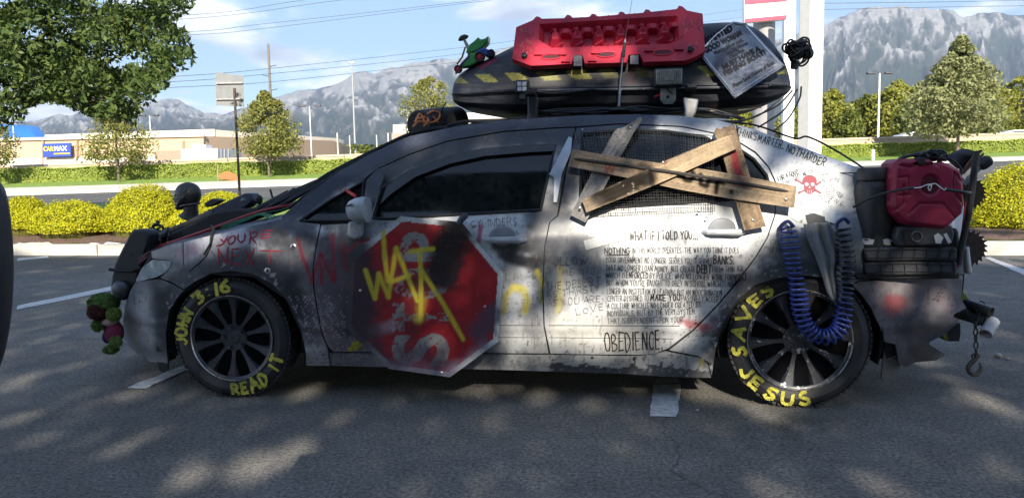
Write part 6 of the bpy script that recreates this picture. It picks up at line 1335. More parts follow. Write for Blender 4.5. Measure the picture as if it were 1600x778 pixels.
# ---- stop sign
YS = oneY(-.062)
OCT = [(626, 338), (721, 347), (786, 426), (778, 534), (703, 589), (608, 576), (541, 512), (547, 403)]
ss = thing('stop_sign', 'battered red stop sign hung sideways on the front door, sprayed yellow and black', 'stop sign', at_y(660., 588., -.06))
def p_stop(U, V):
    c = np.mean(OCT, 0); inn = [tuple(c + (np.array(q) - c) * .935) for q in OCT]; p = Paint(U, V, (.50, .52, .52), .12)
    p.mix(inside(U, V, inn) * 1.0, (.27, .010, .016)); p.c *= (.82 + .36 * p.n)[:, None]
    W_ = (.21, .225, .215)
    for t_, y0, y1, wr in (('S', 572, 520, .30), ('T', 518, 472, .47), ('O', 468, 418, .46), ('P', 409, 362, .34)): p.glyph(t_, (697, y0), (697, y1), 84 if t_ != 'P' else 72, W_, .96, .035, wr, 0, ord(t_))
    p.spray([(570, 520), (612, 508)], 5, (.30, .33, .37), .5, 9); p.spray([(640, 400), (660, 402)], 4, (.40, .42, .40), .4, 10)
    p.spray([(716, 350), (704, 385), (692, 422)], 27, (.005, .005, .007), .97, 16); p.spray([(700, 440), (655, 445)], 7, (.02, .015, .02), .7, 14)
    p.spray([(546, 405), (550, 450), (552, 515)], 36, (.020, .016, .026), .95, 26); p.spray([(575, 540), (600, 565)], 10, (.03, .02, .035), .7, 20)
    p.spray([(612, 576), (660, 580), (705, 584)], 10, (.10, .07, .11), .75, 16); p.spray([(748, 520), (775, 490)], 10, (.05, .05, .08), .8, 18); p.spray([(715, 575), (760, 545)], 7, (.18, .17, .22), .6, 14)
    p.spray([(620, 420), (650, 455), (640, 510)], 6, (.05, .015, .02), .55, 22); p.spray([(630, 552), (690, 560)], 5, (.06, .03, .05), .6, 16)
    Y_ = (.50, .41, .03)
    for s in ([(571, 422), (586, 466)], [(586, 466), (592, 428)], [(592, 428), (606, 462)], [(607, 464), (612, 430), (619, 388)], [(619, 388), (634, 425), (652, 470)], [(612, 440), (640, 430)], [(640, 394), (660, 390), (676, 389)], [(656, 392), (658, 440), (657, 500)], [(660, 425), (690, 470), (724, 530)], [(599, 362), (601, 400), (606, 440)]): p.spray(s, 2.4, Y_, .92, 3.2, .3)
    p.spray([(655, 498), (660, 470)], 4, Y_, .5, 9)
    p.mix((p.f > .86) * .5, (.20, .20, .21)); p.mix((fbm(U * .5, V * .09, 41, 3) > .76) * .4, (.12, .02, .03))
    return p.c
panel('plate', OCT, mat('sign_sheet', attr=True, rough=.34, var=.08, scale=30, coat=.25, bump=.04, bscale=7), ss, YS, fold=.005, paint=p_stop, cell=.0042)
for u, v in ((563, 454), (758, 479), (640, 345), (690, 582)): MB().sph(at_y(float(u), float(v), -.063), (.007, .004, .007), 10, 6).obj('rivet', M_metal, ss)
MB().tube([at_y(*q, -.075) for q in ((716, 350), (722, 342), (727, 337), (728, 334))], [.014, .015, .016, .012], 10).obj('hanging_peg', mat('dark_peg', (.05, .055, .07), rough=.6), ss)
MB().box(at_y(660., 470., -.03), (.3, .055, .3)).obj('backing_block', M_matte, ss)

# ---- on the bonnet
def hz_(u, v, y): return at_y(float(u), float(v), y)
t = thing('skull_bust', 'black hairless skull bust mounted at the front of the bonnet, facing left', 'bust', hz_(300, 350, .55)); M_sk = mat('black_bust', (.020, .021, .022), rough=.38, var=.4, scale=20, bump=.2)
c = hz_(293, 306, .52); r = np.random.default_rng(3)
def head(c, s, M, t):
    det = catmull(np.array([(-.90, .42), (-.99, .22), (-.93, .10), (-1.10, -.10), (-1.24, -.26), (-1.06, -.33), (-1.12, -.47), (-1.02, -.55), (-1.10, -.65), (-1.00, -.76), (-1.06, -.92), (-.86, -1.08), (-.40, -1.02), (.10, -.80), (.62, -.72), (.93, -.30), (1.04, .15), (.92, .62), (.52, .94), (0, 1.03), (-.52, .86), (-.80, .60)], float), 5)
    ova = catmull(np.array([(-.88, .42), (-.93, .22), (-.90, .10), (-.92, -.10), (-.94, -.26), (-.94, -.33), (-.94, -.47), (-.93, -.55), (-.92, -.65), (-.90, -.76), (-.86, -.92), (-.72, -1.02), (-.40, -.98), (.10, -.80), (.62, -.72), (.93, -.30), (1.04, .15), (.92, .62), (.52, .94), (0, 1.03), (-.52, .86), (-.80, .60)], float), 5)
    ts = np.linspace(-1, 1, 41); R = []
    for q in ts:
        w = sstep(.10, .34, abs(q)); pr = det * (1 - w) + ova * w; k = max(1e-3, (1 - abs(q) ** 2.3)) ** .5; P = np.array([.05, -.02]) + (pr - [.05, -.02]) * k
        e = np.exp(-((pr[:, 0] + .92) / .22) ** 2 - ((pr[:, 1] - .04) / .15) ** 2) * math.exp(-((abs(q) - .42) / .17) ** 2); P[:, 0] += .26 * e
        ck = np.exp(-((pr[:, 1] + .55) / .25) ** 2) * (pr[:, 0] < -.3) * math.exp(-((abs(q) - .62) / .2) ** 2); P[:, 0] += .12 * ck
        R.append(np.stack([P[:, 0], np.full(len(P), q * .74), P[:, 1]], 1) * s + c)
    R = np.array(R); R = np.concatenate([R, R[:, :1]], 1); MB().grid(R).obj('head', M, t, smooth=75)
    for sy in (-1, 1):
        MB().sph(c + np.array([.10, sy * .72, -.12]) * s, np.array([.14, .07, .22]) * s, 12, 8).obj('ear', M, t); MB().sph(c + np.array([-.74, sy * .32, .04]) * s, np.array([.13] * 3) * s, 12, 8).obj('eye', M_ink, t)
head(c, .074, M_sk, t); MB().tube([c + [.012, 0, -.045], c + [.016, 0, -.09], c + [.0, 0, -.13]], [.042, .040, .058], 16).obj('neck', M_sk, t)
MB().tube([c + [.01 + .052 * math.cos(q), .05 * math.sin(q), -.052 + .008 * math.cos(q)] for q in np.linspace(0, 2 * math.pi, 21)[:-1]], .006, 6, closed=True).obj('collar', M_dmetal, t)
t = thing('mock_gun', 'mock gun of rusty barrel and blue black box lying along the bonnet', 'mock gun', hz_(330, 350, .45))
MB().cyl(hz_(258, 365, .40), hz_(334, 334, .40), .019, .021, 14).obj('barrel', mat('rusty_pipe', (.085, .065, .055), rough=.75, var=.6, scale=18, bump=.3), t); MB().cyl(hz_(252, 368, .40), hz_(266, 361, .40), .026, .026, 14).obj('muzzle', M_dmetal, t)
MB().prism([hz_(*q, .46) for q in ((290, 345), (330, 326), (370, 307), (382, 302), (392, 302), (395, 314), (384, 324), (340, 340), (296, 356))], (0, .10, 0)).obj('receiver', mat('blue_black_box', (.045, .055, .085), rough=.5, var=.35), t, bevel=.008)
MB().prism([hz_(*q, .44) for q in ((318, 318), (332, 310), (346, 313), (334, 320), (322, 324))], (0, .06, 0)).obj('sight', M_black, t, bevel=.004)
MB().tube([hz_(*q, .40) for q in ((325, 353), (348, 342), (374, 332), (400, 330))], [.010, .020, .024, .016], 12).obj('stock_wrap', M_matte, t); MB().sph(hz_(380, 313, .42), (.014, .014, .014), 10, 8).obj('knob', mat('grey_knob', (.22, .21, .19), rough=.5), t); MB().lathe(hz_(403, 312, .44), (1, -.3, 0), [(0, .022), (.012, .026), (.02, .014)], 14).obj('drum', M_black, t); MB().cyl(hz_(404, 318, .44), hz_(407, 329, .44), .004, n=6).obj('trigger', mat('olive_metal', (.12, .12, .05), rough=.5), t)
MB().cyl(hz_(422, 296, .6), hz_(426, 309, .6), .006, n=6).obj('peg', M_black, t)
mb = MB(); rr_ = random.Random(2)
for k in range(16):
    o_ = hz_(250 + rr_.gauss(0, 6), 374 + rr_.gauss(0, 8), .40 + rr_.uniform(-.05, .05)); n = nrm([rr_.gauss(0, 1), rr_.gauss(0, 1), rr_.gauss(0, 1)]); a = nrm(np.cross(n, [.3, .2, .9])); b2 = np.cross(n, a); rad = rr_.uniform(.015, .035)
    mb.tube([o_ + rad * (math.cos(q) * a + .7 * math.sin(q) * b2) for q in np.linspace(0, 2 * math.pi, 15)[:-1]], .006, 5, closed=True)
mb.sph(hz_(249, 375, .40), (.04, .04, .035), 12, 8); tag(mb.obj('wire_clump', M_black, base=hz_(250, 385, .4)), 'clump of black tangled wire and clamps at the bonnet tip', 'wire')
mb = MB()
for k in range(7):
    u0 = 395 + k * 11; mb.tube(pxpath([(u0 - 20 + rr_.uniform(-5, 5), 338 - k * 4, .35), (u0 + 10, 326 - k * 5 + rr_.uniform(-3, 3), .38), (u0 + 45, 308 - k * 5 + rr_.uniform(-3, 3), .42)], .4, 4), rr_.uniform(.010, .020), 7)
tag(mb.obj('rolled_tarp', M_matte, base=hz_(430, 325, .4)), 'rolled black tarp bunched at the foot of the windscreen', 'tarp')
M_rh = mat('red_hose_rubber', (.30, .022, .025), rough=.45, var=.25, scale=25)
P = pxpath([(246, 386, .26), (266, 379.5, .23), (300, 368, .20), (332, 357, .18), (370, 343, .19), (402, 332, .21), (430, 325, .24), (462, 317, .3), (500, 290, .36)], .2, 8); tag(MB().tube(P, .0085, 8).obj('red_hose', M_rh, base=P[0]), 'long red hose along the top edge of the bonnet', 'hose', 'red hoses')
P = pxpath([(518, 276, .36), (526, 286, .2), (540, 297, .06), (554, 306, -.05)], .1, 8); tag(MB().tube(P, .008, 8).obj('red_hose', M_rh, base=P[0]), 'short red hose running down to the wing mirror', 'hose', 'red hoses')
mb = MB(); rr_ = random.Random(6)
for k in range(6):
    d = rr_.uniform(-4.5, 4.5); mb.tube(pxpath([(345, 358 + d, .17), (385, 343 + d * .6, .18), (408, 335 + d * .4, .17), (430, 344 + d * 1.4, .10), (462, 357 + d * 1.2, .035), (498, 362 + d, -.005), (506, 366, -.02)], .1, 6), .0024, 5)
mb.tube(pxpath([(405, 334, .17), (455, 322, .28), (518, 277, .36), (530, 284, .2)], .2, 6), .003, 5)
tag(mb.obj('green_wire', mat('green_wire', (.02, .17, .09), rough=.5, var=.3), base=hz_(405, 336, .17)), 'thin green wires draped over the wing top to the door', 'wire')
mb = MB(); mb.tube(on_surf(V2([330., 334, 331, 329, 318]), V2([352., 358, 368, 380, 398]), bodyY, .006), [.005, .008, .009, .006, .004], 7); tag(mb.obj('cable_tie', M_black, base=on_surf(V2([331.]), V2([370.]), bodyY, 0)[0]), 'black rubber tie hooked over the red hose on the wing', 'tie')
P = [hz_(*q, .34) for q in ((258, 378), (266, 364), (300, 349), (330, 333), (352, 328), (378, 326), (402, 324), (418, 322), (424, 328), (402, 336), (366, 347), (332, 361), (300, 371))]; o = MB().prism(P, (0, .30, 0)).obj('black_cloth', M_matte, bevel=.012, base=P[0]); tag(o, 'black cloth bundled under the mock gun along the bonnet', 'cloth')
# push bar at the nose
PB = [(203, 363), (208, 359), (220, 358), (229, 361), (233, 368), (230, 385), (219, 418), (213, 442), (203, 460), (192, 470), (178, 468), (172, 452), (174, 432), (178, 412), (190, 388)]
pb = MB().prism([hz_(*q, .20) for q in PB], (0, .10, 0)).obj('push_bar', M_black, car, bevel=.012, smooth=50); MB().tube([hz_(*q, .19) for q in ((171, 421), (190, 423), (206, 424), (220, 418))], .009, 6).obj('strap', M_matte, pb); MB().lathe(hz_(203, 398, .198), (0, -1, 0), [(0, .008), (.001, .008), (.0015, .0)], 12).obj('bolt_hole', M_ink, pb)
MB().sph(hz_(190, 452, .19), (.05, .04, .05), 14, 10).obj('lamp_stub', M_dmetal, pb)
mb = MB(); [mb.tube(pxpath([(218, 404 + k * 4, .16), (232, 395 + k * 3, .14), (246, 388 + k * 2, .2)], .2, 5), .006, 6) for k in range(3)]; tag(mb.obj('hose_stub', mat('dirty_red_black_hose', (.08, .02, .025), rough=.5, var=.6), base=hz_(232, 396, .15)), 'three short dirty hoses between push bar and headlight', 'hose')

# ---- plush figure tied to the bumper
t = thing('plush_toy', 'green fuzzy plush toy with magenta outfit tied to the front bumper', 'plush toy', hz_(172, 552, .25)); M_pg = mat('green_plush', (.11, .19, .045), rough=.95, var=.5, scale=35); M_pr = mat('red_brown_plush', (.09, .028, .020), rough=.95, var=.4, scale=30); M_pm = mat('magenta_cloth', (.12, .014, .06), rough=.9, var=.5, scale=30); M_pp = mat('pale_cloth', (.35, .28, .27), rough=.9, var=.3)
def fuzz(name, u, v, rad, M, parent, y=.22, k=1600, sc=(1, .9, 1)):
    c = hz_(u, v, y); rad = np.array(rad); o = MB().sph(c, rad, 20, 14).obj(name, M, parent); r = np.random.default_rng(int(u * 7 + v)); d = r.normal(size=(k, 3)); d /= np.linalg.norm(d, axis=1)[:, None]
    V, F = leaf_at(c + d * rad * (1 + .10 * r.random((k, 1))), .019, r, 0, .3); me2 = obj('fur', V, F, M, o, flat=True); return o
fuzz('head', 162, 473, (.078, .06, .048), M_pg, t); fuzz('face', 153, 487, (.046, .045, .040), M_pr, t, .185); fuzz('hood_ball', 178, 491, (.032, .03, .032), M_pg, t, .17); MB().sph(hz_(173, 502, .22), (.040, .05, .028), 16, 10).obj('bib', M_pp, t); fuzz('paw', 153, 508, (.028, .028, .030), M_pg, t, .19, 700)
MB().sph(hz_(178, 519, .23), (.050, .05, .066), 18, 12).obj('outfit', M_pm, t, bevel=0); MB().sph(hz_(168, 526, .22), (.026, .03, .036), 14, 10).obj('trouser', mat('dark_violet_cloth', (.035, .012, .05), rough=.9, var=.4), t); fuzz('foot', 181, 534, (.027, .027, .026), M_pg, t, .18, 700); fuzz('foot', 173, 546, (.036, .03, .020), M_pg, t, .20, 900)

# ---- hung on the rear quarter: hose coil, rag
PA = catmull(np.array([(1229, 356), (1235, 385), (1243, 430), (1249, 470), (1254, 495), (1264, 514), (1280, 525), (1297, 525), (1311, 514), (1318, 494), (1321, 460), (1322, 420), (1320, 385), (1316, 356)], float), 40)
C3 = at_y(PA[:, 0], PA[:, 1], -.055); seg = np.r_[0, np.cumsum(np.linalg.norm(np.diff(C3, axis=0), axis=1))]; n_ = 1500; s = np.linspace(0, seg[-1], n_); C3 = np.stack([np.interp(s, seg, C3[:, k]) for k in range(3)], 1)
T_ = np.gradient(C3, axis=0); T_ /= np.linalg.norm(T_, axis=1)[:, None]; yy = np.array([0, 1., 0]); nn_ = np.cross(T_, yy); nn_ /= np.linalg.norm(nn_, axis=1)[:, None]
ph = s / seg[-1] * 2 * math.pi * 46 + .5 * np.sin(s * 40); rc = .033 + .003 * np.sin(s * 23); HX = C3 + nn_ * (rc * np.cos(ph))[:, None] + yy * (rc * np.sin(ph))[:, None]
mb = MB().tube(HX, .0056, 6); f = np.repeat(np.linspace(0, 1, n_), 6); blue = np.array([.022, .045, .24]); dk = np.array([.010, .012, .030]); w_ = sstep(.60, .80, f)[:, None]  # right run darkened in its colour for shade and grime
cols = blue * (1 - w_) + dk * w_; ah = obj('coiled_air_hose', mb.V, mb.F, mat('hose_plastic', attr=True, rough=.32, var=.15, coat=.3), None, smooth=60, cols=cols, base=C3[0]); tag(ah, 'blue coiled air hose looping down over the rear wheel', 'hose')
for u, v in ((1229, 350), (1317, 346)): MB().tube(pxpath([(u - 10, v + 12), (u - 8, v + 2), (u + 2, v - 4), (u + 10, v + 3)], -.05, 6), .008, 7).obj('hose_end', mat('dark_blue_hose', (.015, .025, .12), rough=.4), ah); MB().cyl(at_y(1232., 358., -.06), at_y(1238., 364., -.06), .011, n=10).obj('fitting', M_metal, ah)
Lf = catmull(np.array([(1254, 350), (1260, 372), (1272, 398), (1284, 428), (1292, 455), (1300, 468)], float), 8); Rt = catmull(np.array([(1296, 347), (1308, 370), (1319, 404), (1312, 425), (1315, 452), (1311, 470)], float), 8); ns = 28; sv_ = np.linspace(0, 1, ns)
G = np.zeros((len(Lf), ns, 3))
for i in range(len(Lf)):
    q = Lf[i] * (1 - sv_)[:, None] + Rt[i] * sv_[:, None]; P = at_y(q[:, 0], q[:, 1], -.045); P[:, 1] += .016 * np.sin(sv_ * 15 + i * .09) * (.4 + .6 * sv_) - .012 * np.sin(sv_ * 6 + 1); G[i] = P
rg = MB().grid(G).obj('grey_rag', mat('grey_cotton', (.21, .22, .225), rough=.95, var=.22, scale=14, bump=.3, bscale=120), smooth=180, base=G[0, 0]); tag(rg, 'limp grey rag stuffed in the taped hole over the rear wheel', 'rag'); sm = rg.modifiers.new('thick', 'SOLIDIFY'); sm.thickness = .004
panel('taped_hole', [(1258, 336), (1272, 333), (1300, 343), (1306, 350), (1280, 354), (1262, 348)], M_ink, qp, bodyY, off=.006, fold=0, cell=.01)

# ---- rear cargo
t = thing('black_canister', 'black round canister with screw lid strapped beside the red fuel can', 'canister', at_y(1366., 400., .02))
c = at_y(1365., 400., .05); zz = lambda v: at_y(1365., float(v), .05)[2] - c[2]
MB().lathe(c, (0, 0, 1), [(0, .078), (zz(385), .084), (zz(372), .086), (zz(330), .086), (zz(296), .084), (zz(287), .078), (zz(283), .070)], 40).obj('body', mat('black_drum', (.018, .019, .022), rough=.45, var=.5, scale=14, bump=.05), t, smooth=40)
MB().lathe(c, (0, 0, 1), [(zz(283), .070), (zz(281), .078), (zz(276), .079), (zz(265), .076), (zz(262), .068), (zz(262) - .002, 0)], 40, False).obj('lid', M_black, t, smooth=40)
lb = []
mb = MB(); rr_ = random.Random(11)
for cu, w in ((1356, 11), (1386, 9)):
    pts = []; 
    for k in range(14): a = k / 14 * 2 * math.pi; rr2 = rr_.uniform(.6, 1.15); pts.append((cu + w * rr2 * math.cos(a), 377 + 6 * rr2 * math.sin(a)))
    P = []
    for u, v in pts:
        d = rays(np.array([u]), np.array([v]))[0]; o_ = (CAM - c)[:2]; a_, b_, c_ = d[:2] @ d[:2], 2 * d[:2] @ o_, o_ @ o_ - .0872 ** 2; P.append(CAM + d * ((-b_ - math.sqrt(max(0, b_ * b_ - 4 * a_ * c_))) / (2 * a_)))
    MB().add(P, [list(range(14))]).obj('torn_label', mat('torn_white_paper', (.55, .55, .56), rough=.8), t)
# jerry can
YJ = -.10
t = thing('fuel_can', 'red plastic jerry can with moulded corners strapped at the tail', 'fuel can', at_y(1450., 355., YJ)); M_can = mat('crimson_plastic', (.27, .012, .045), chips=((.34, .10, .12), .665, 30), rough=.5, var=.35, scale=9, bump=.05, bscale=60, spec=.45)
CAN = [(1396, 268), (1399, 255), (1408, 248), (1444, 247), (1455, 249), (1464, 255), (1476, 253), (1486, 257), (1503, 267), (1508, 280), (1509, 320), (1506, 334), (1484, 354), (1478, 358), (1420, 352), (1412, 348), (1397, 334), (1394, 322)]
P2, Q, B = sheet2d(CAN, [], 1.6); X, Yq = P2.T; d_, _, _ = near_seg(X, Yq, [(CAN[i], CAN[(i + 1) % len(CAN)]) for i in range(len(CAN))])
def emb(P): return inside(X, Yq, P) * 1.0
hgt = -.022 * (1 - sstep(0, 6, d_)) 
cx, cy = 1454, 289
hgt += -.014 * sstep(17, 13, np.hypot((X - cx) / 1.0, (Yq - cy) / 1.1)) * sstep(30, 10, np.abs(Yq - cy)) 
dseg = lambda segs: near_seg(X, Yq, segs)[0]
for segs in ([((1420, 334), (1438, 318)), ((1438, 318), (1474, 318)), ((1474, 318), (1492, 340))], [((1398, 330), (1413, 318)), ((1413, 318), (1413, 290))], [((1490, 300), (1492, 270)), ((1490, 300), (1506, 320))], [((1406, 278), (1420, 276)), ((1420, 276), (1422, 304)), ((1406, 306), (1422, 304))], [((1402, 258), (1424, 262)), ((1424, 262), (1430, 259)), ((1464, 257), (1470, 262))], [((1492, 268), (1503, 285))]): hgt += -.0065 * sstep(3.0, .8, dseg(segs))
hgt += -.020 * sstep(0, 1, emb([(1427, 254), (1460, 255), (1456, 259), (1430, 258)]) * 1.0)
hgt += .010 * sstep(4, 0, np.maximum(0, Yq - 345)) * 0
Vf = at_y(X, Yq, YJ) ; Vf[:, 1] -= hgt; Vf[:, 1] -= 0
bv = np.unique(B); rem = np.full(len(Vf), -1); rem[bv] = len(Vf) + np.arange(len(bv)); Vb2 = Vf[bv] + [0, .14, 0]
obj('body', np.vstack([Vf, Vb2]), np.vstack([Q, np.stack([B[:, 0], B[:, 1], rem[B[:, 1]], rem[B[:, 0]]], 1)]), M_can, t, smooth=50)
MB().prism([at_y(*q, YJ - .012) for q in ((1435, 246), (1446, 246), (1447, 257), (1436, 257))], (0, .05, 0)).obj('handle_clip', M_black, t, bevel=.003); MB().lathe(at_y(1455., 290., YJ + .012), (0, -1, 0), [(0, .034), (.001, .034), (.0012, 0)], 24).obj('hub_recess', mat('can_shadow_recess', (.10, .004, .015), rough=.6), t)
t = thing('bungee_strap', 'black bungee strap with bent silver wire hooks across the red can', 'strap', at_y(1400., 302., -.13))
MB().tube(pxpath([(1333, 324, -.05), (1350, 314, -.07), (1376, 304, -.09), (1400, 298, -.135), (1430, 293, -.135)], -.1, 6), [.006] * 25, 6).obj('strap_end', M_black, t); MB().tube(pxpath([(1475, 296, -.138), (1492, 298, -.137), (1510, 301, -.12), (1516, 302, -.05)], -.1, 6), .008, 6).obj('strap_end', M_black, t)
MB().tube(pxpath([(1428, 294), (1438, 293), (1448, 289), (1455, 289), (1453, 298), (1450, 292), (1460, 287), (1468, 292), (1476, 297), (1478, 293)], -.146, 6), .0022, 6).obj('wire_hook', mat('bright_wire', (.6, .58, .55), rough=.25, metal=1), t)
# tread mat, latch box, scuffed sticker
t = thing('tread_mat', 'dark rubber tread mat folded over the bumper below the fuel can', 'mat', at_y(1425., 430., 0.0)); M_tm = mat('dusty_rubber', (.040, .042, .047), rough=.75, var=.5, scale=16, bump=.3)
for v0, v1, y in ((386, 408, -.055), (408, 430, -.045)): MB().prism([at_y(*q, y) for q in ((1352, v0 + 3), (1400, v0), (1497, v0 + 1), (1496, v1 + 1), (1460, v1 - 1), (1400, v1 + 1), (1354, v1))], (0, .06, 0)).obj('tread_band', M_tm, t, bevel=.01)
mb = MB()
for k in range(7): u = 1372 + k * 19; mb.box(at_y(u + 0., 397., -.057), (.004, .006, .055), ry=.1); mb.box(at_y(u + 4., 419., -.047), (.004, .006, .05), ry=-.1)
for v in (391, 403, 413, 425): mb.tube(pxpath([(1354, v), (1420, v - 1), (1494, v)], -.056 if v < 408 else -.046, 4), .003, 5)
mb.obj('tread_groove', M_ink, t); MB().prism([at_y(*q, .0) for q in ((1336, 360), (1500, 356), (1503, 392), (1340, 396))], (0, .14, 0)).obj('bag', mat('black_bag', (.017, .018, .021), rough=.7, var=.4), t, bevel=.02); MB().prism([at_y(*q, -.02) for q in ((1336, 428), (1500, 426), (1500, 436), (1338, 437))], (0, .14, 0)).obj('tray', M_ink, t, bevel=.008)
t = thing('latch_case', 'grey black latch case with a clip under the red fuel can', 'case', at_y(1440., 384., -.06)); MB().prism([at_y(*q, -.07) for q in ((1404, 355), (1488, 352), (1492, 366), (1488, 382), (1404, 385), (1398, 372))], (0, .06, 0)).obj('body', mat('dusty_black_case', (.045, .047, .052), rough=.55, var=.5, scale=12), t, bevel=.008)
MB().prism([at_y(*q, -.078) for q in ((1411, 360), (1436, 359), (1434, 380), (1414, 381))], (0, .01, 0)).obj('opening', M_ink, t); MB().tube([at_y(1432 + 8 * math.cos(q), 370 + 8 * math.sin(q), -.080) for q in np.linspace(0, 2 * math.pi, 17)[:-1]], .005, 6, closed=True).obj('clip', M_dmetal, t)
MB().add([at_y(*q, -.0765) for q in ((1459, 368), (1466, 364), (1474, 371), (1470, 381), (1462, 380))], [[0, 1, 2, 3, 4]]).obj('torn_sticker', MATS['torn_white_paper'], t); MB().add([at_y(*q, -.0765) for q in ((1474, 366), (1479, 364), (1487, 378), (1482, 381))], [[0, 1, 2, 3]]).obj('torn_sticker', MATS['torn_white_paper'], t)
# pole, sticks, cloths, saw blades at the tail
P = [at_y(*q, -.02) for q in ((1526, 238), (1520, 285), (1514, 330), (1505, 372), (1497, 414))]; tag(MB().tube(catmull(P, 5), .0135, 10).obj('black_rod', M_black, base=P[-1]), 'slanting black rod standing at the tail end', 'rod')
t = thing('club', 'short black club with a rounded head sticking out over the tail', 'club', at_y(1507., 284., .1)); MB().cyl(at_y(1506., 288., .1), at_y(1533., 259., .1), .010, .012, 10).obj('shaft', mat('scuffed_metal_grey', (.18, .18, .19), rough=.5, metal=.5), t)
ax_ = nrm(at_y(1546., 248., .1) - at_y(1530., 260., .1)); MB().lathe(at_y(1530., 261., .1), ax_, [(0, .0), (.002, .020), (.015, .026), (.045, .026), (.056, .018), (.06, 0)], 20).obj('head', M_black, t)
mb = MB(); rr_ = random.Random(3)
for k in range(9): mb.tube([at_y(1500 + k * 1.4, 275 - k * 1.2 + rr_.uniform(-2, 2), .12 + .02 * k), at_y(1522 + k * 2 + rr_.uniform(-2, 2), 244 + rr_.uniform(-6, 3) - k * .5, .12 + .02 * k)], .0045, 5)
tag(mb.obj('stick_bundle', mat('brown_sticks', (.14, .08, .05), rough=.8, var=.5, scale=40), base=at_y(1505., 272., .15)), 'bundle of thin brown sticks leaning out behind the red can', 'sticks')
G = np.array([[at_y(a[0] * (1 - s) + b[0] * s, a[1] * (1 - s) + b[1] * s + 2 * math.sin(s * 9 + i), .16 + .02 * math.sin(i * 1.7 + s * 5)) for s in np.linspace(0, 1, 14)] for i, (a, b) in enumerate((((1474, 240), (1534, 233)), ((1476, 246), (1530, 240)), ((1486, 254), (1520, 248)), ((1496, 264), (1508, 262))))]); o = MB().grid(G).obj('dark_cloth', mat('charcoal_cloth', (.05, .052, .06), rough=.9, var=.3), smooth=180, base=G[-1, 0]); tag(o, 'charcoal cloth flap spread behind the top of the red can', 'cloth'); o.modifiers.new('t', 'SOLIDIFY').thickness = .006
mb = MB()
for k in range(22):
    o_ = at_y(1456 + rr_.gauss(0, 12), 243 + rr_.gauss(0, 3), -.02 + rr_.uniform(-.03, .05)); n = nrm([rr_.gauss(0, 1), rr_.gauss(0, 1), rr_.gauss(0, 1)]); a = nrm(np.cross(n, [.3, .2, .9])); b2 = np.cross(n, a); rad = rr_.uniform(.012, .026); mb.tube([o_ + rad * (math.cos(q) * a * 1.3 + .6 * math.sin(q) * b2) for q in np.linspace(0, 2 * math.pi, 15)[:-1]], .006, 5, closed=True)
mb.tube(pxpath([(1470, 244), (1488, 250), (1500, 262), (1502, 272)], .0, 6), .006, 6); mb.tube(pxpath([(1398, 262), (1402, 252), (1412, 246), (1440, 240)], -.02, 6), .008, 6)
tag(mb.obj('strap_heap', M_black, base=at_y(1456., 248., 0.)), 'heap of black webbing straps lying on the red fuel can', 'straps')
G = np.array([[at_y(1507 + 6 * s - 12 * q, 318 + 100 * q - 6 * s, .06 + .012 * math.sin(q * 7)) for s in np.linspace(0, 1, 5)] for q in np.linspace(0, 1, 12)]); o = MB().grid(G).obj('red_cloth', mat('red_cloth', (.36, .02, .04), rough=.85, var=.2), smooth=180, base=G[-1, 0]); tag(o, 'narrow red cloth hanging at the tail beside the black rod', 'cloth'); o.modifiers.new('t', 'SOLIDIFY').thickness = .004
G = np.array([[at_y(1500 + 13 * s + 5 * q, 384 + 42 * q + 2 * s, .10 + .012 * math.sin(s * 7)) for s in np.linspace(0, 1, 8)] for q in np.linspace(0, 1, 10)]); o = MB().grid(G).obj('white_cloth', mat('stained_white_cloth', (.50, .47, .47), rough=.9, var=.25, scale=14), smooth=180, base=G[-1, 0]); tag(o, 'stained white cloth tail hanging below the red cloth', 'cloth'); o.modifiers.new('t', 'SOLIDIFY').thickness = .004
M_saw = mat('rusted_blade', (.075, .055, .042), rough=.6, metal=.5, var=.5, scale=20)
for lb, u, v, y, R, s0 in (('upper dark circular saw blade behind the black rod', 1514, 302, .22, .078, .2), ('lower rusty circular saw blade at the tail above the bumper', 1512, 388, .20, .088, .9)):
    c = at_y(float(u), float(v), y); pts = []
    for k in range(22):
        a0, a1 = s0 + 2 * math.pi * k / 22, s0 + 2 * math.pi * (k + .72) / 22; pts += [c + R * .83 * np.array([math.cos(a0), 0, math.sin(a0)]), c + R * 1.02 * np.array([math.cos(a0 + .05), 0, math.sin(a0 + .05)]), c + R * .86 * np.array([math.cos(a1), 0, math.sin(a1)])]
    t = thing('saw_blade', lb, 'saw blade', c, 'toothed saw blades at the tail'); MB().prism(pts, (0, .004, 0)).obj('disc', M_saw, t, flat=True); MB().cyl(c + [0, -.006, 0], c + [0, .012, 0], .018, n=14).obj('hub', M_dmetal, t)
# pipes, chain and hook at the bumper
t = thing('pipe_bundle', 'two dark pipes and one pale pipe wired together behind the bumper', 'pipes', at_y(1510., 500., .3)); M_pipe = mat('black_pipe', (.022, .022, .025), rough=.35, var=.4, coat=.2); M_pale = mat('pale_pipe', (.42, .41, .42), rough=.5, var=.25, scale=14)
def pipe(a, b, r, M, name): ax_ = nrm(b - a); L = np.linalg.norm(b - a); MB().lathe(a, ax_, [(0, r * .5), (0, r), (L, r), (L + .001, r * .86), (L - .05, r * .8), (L - .051, 0)], 24, False).obj(name, M, t, smooth=40)
pipe(at_y(1496., 470., .34), at_y(1549., 488., .22), .026, M_pipe, 'dark_pipe'); pipe(at_y(1492., 488., .32), at_y(1538., 501., .24), .026, M_pipe, 'dark_pipe'); pipe(at_y(1552., 502., .22), at_y(1540., 522., .16), .028, M_pale, 'pale_pipe')
mb = MB(); rr_ = random.Random(7)
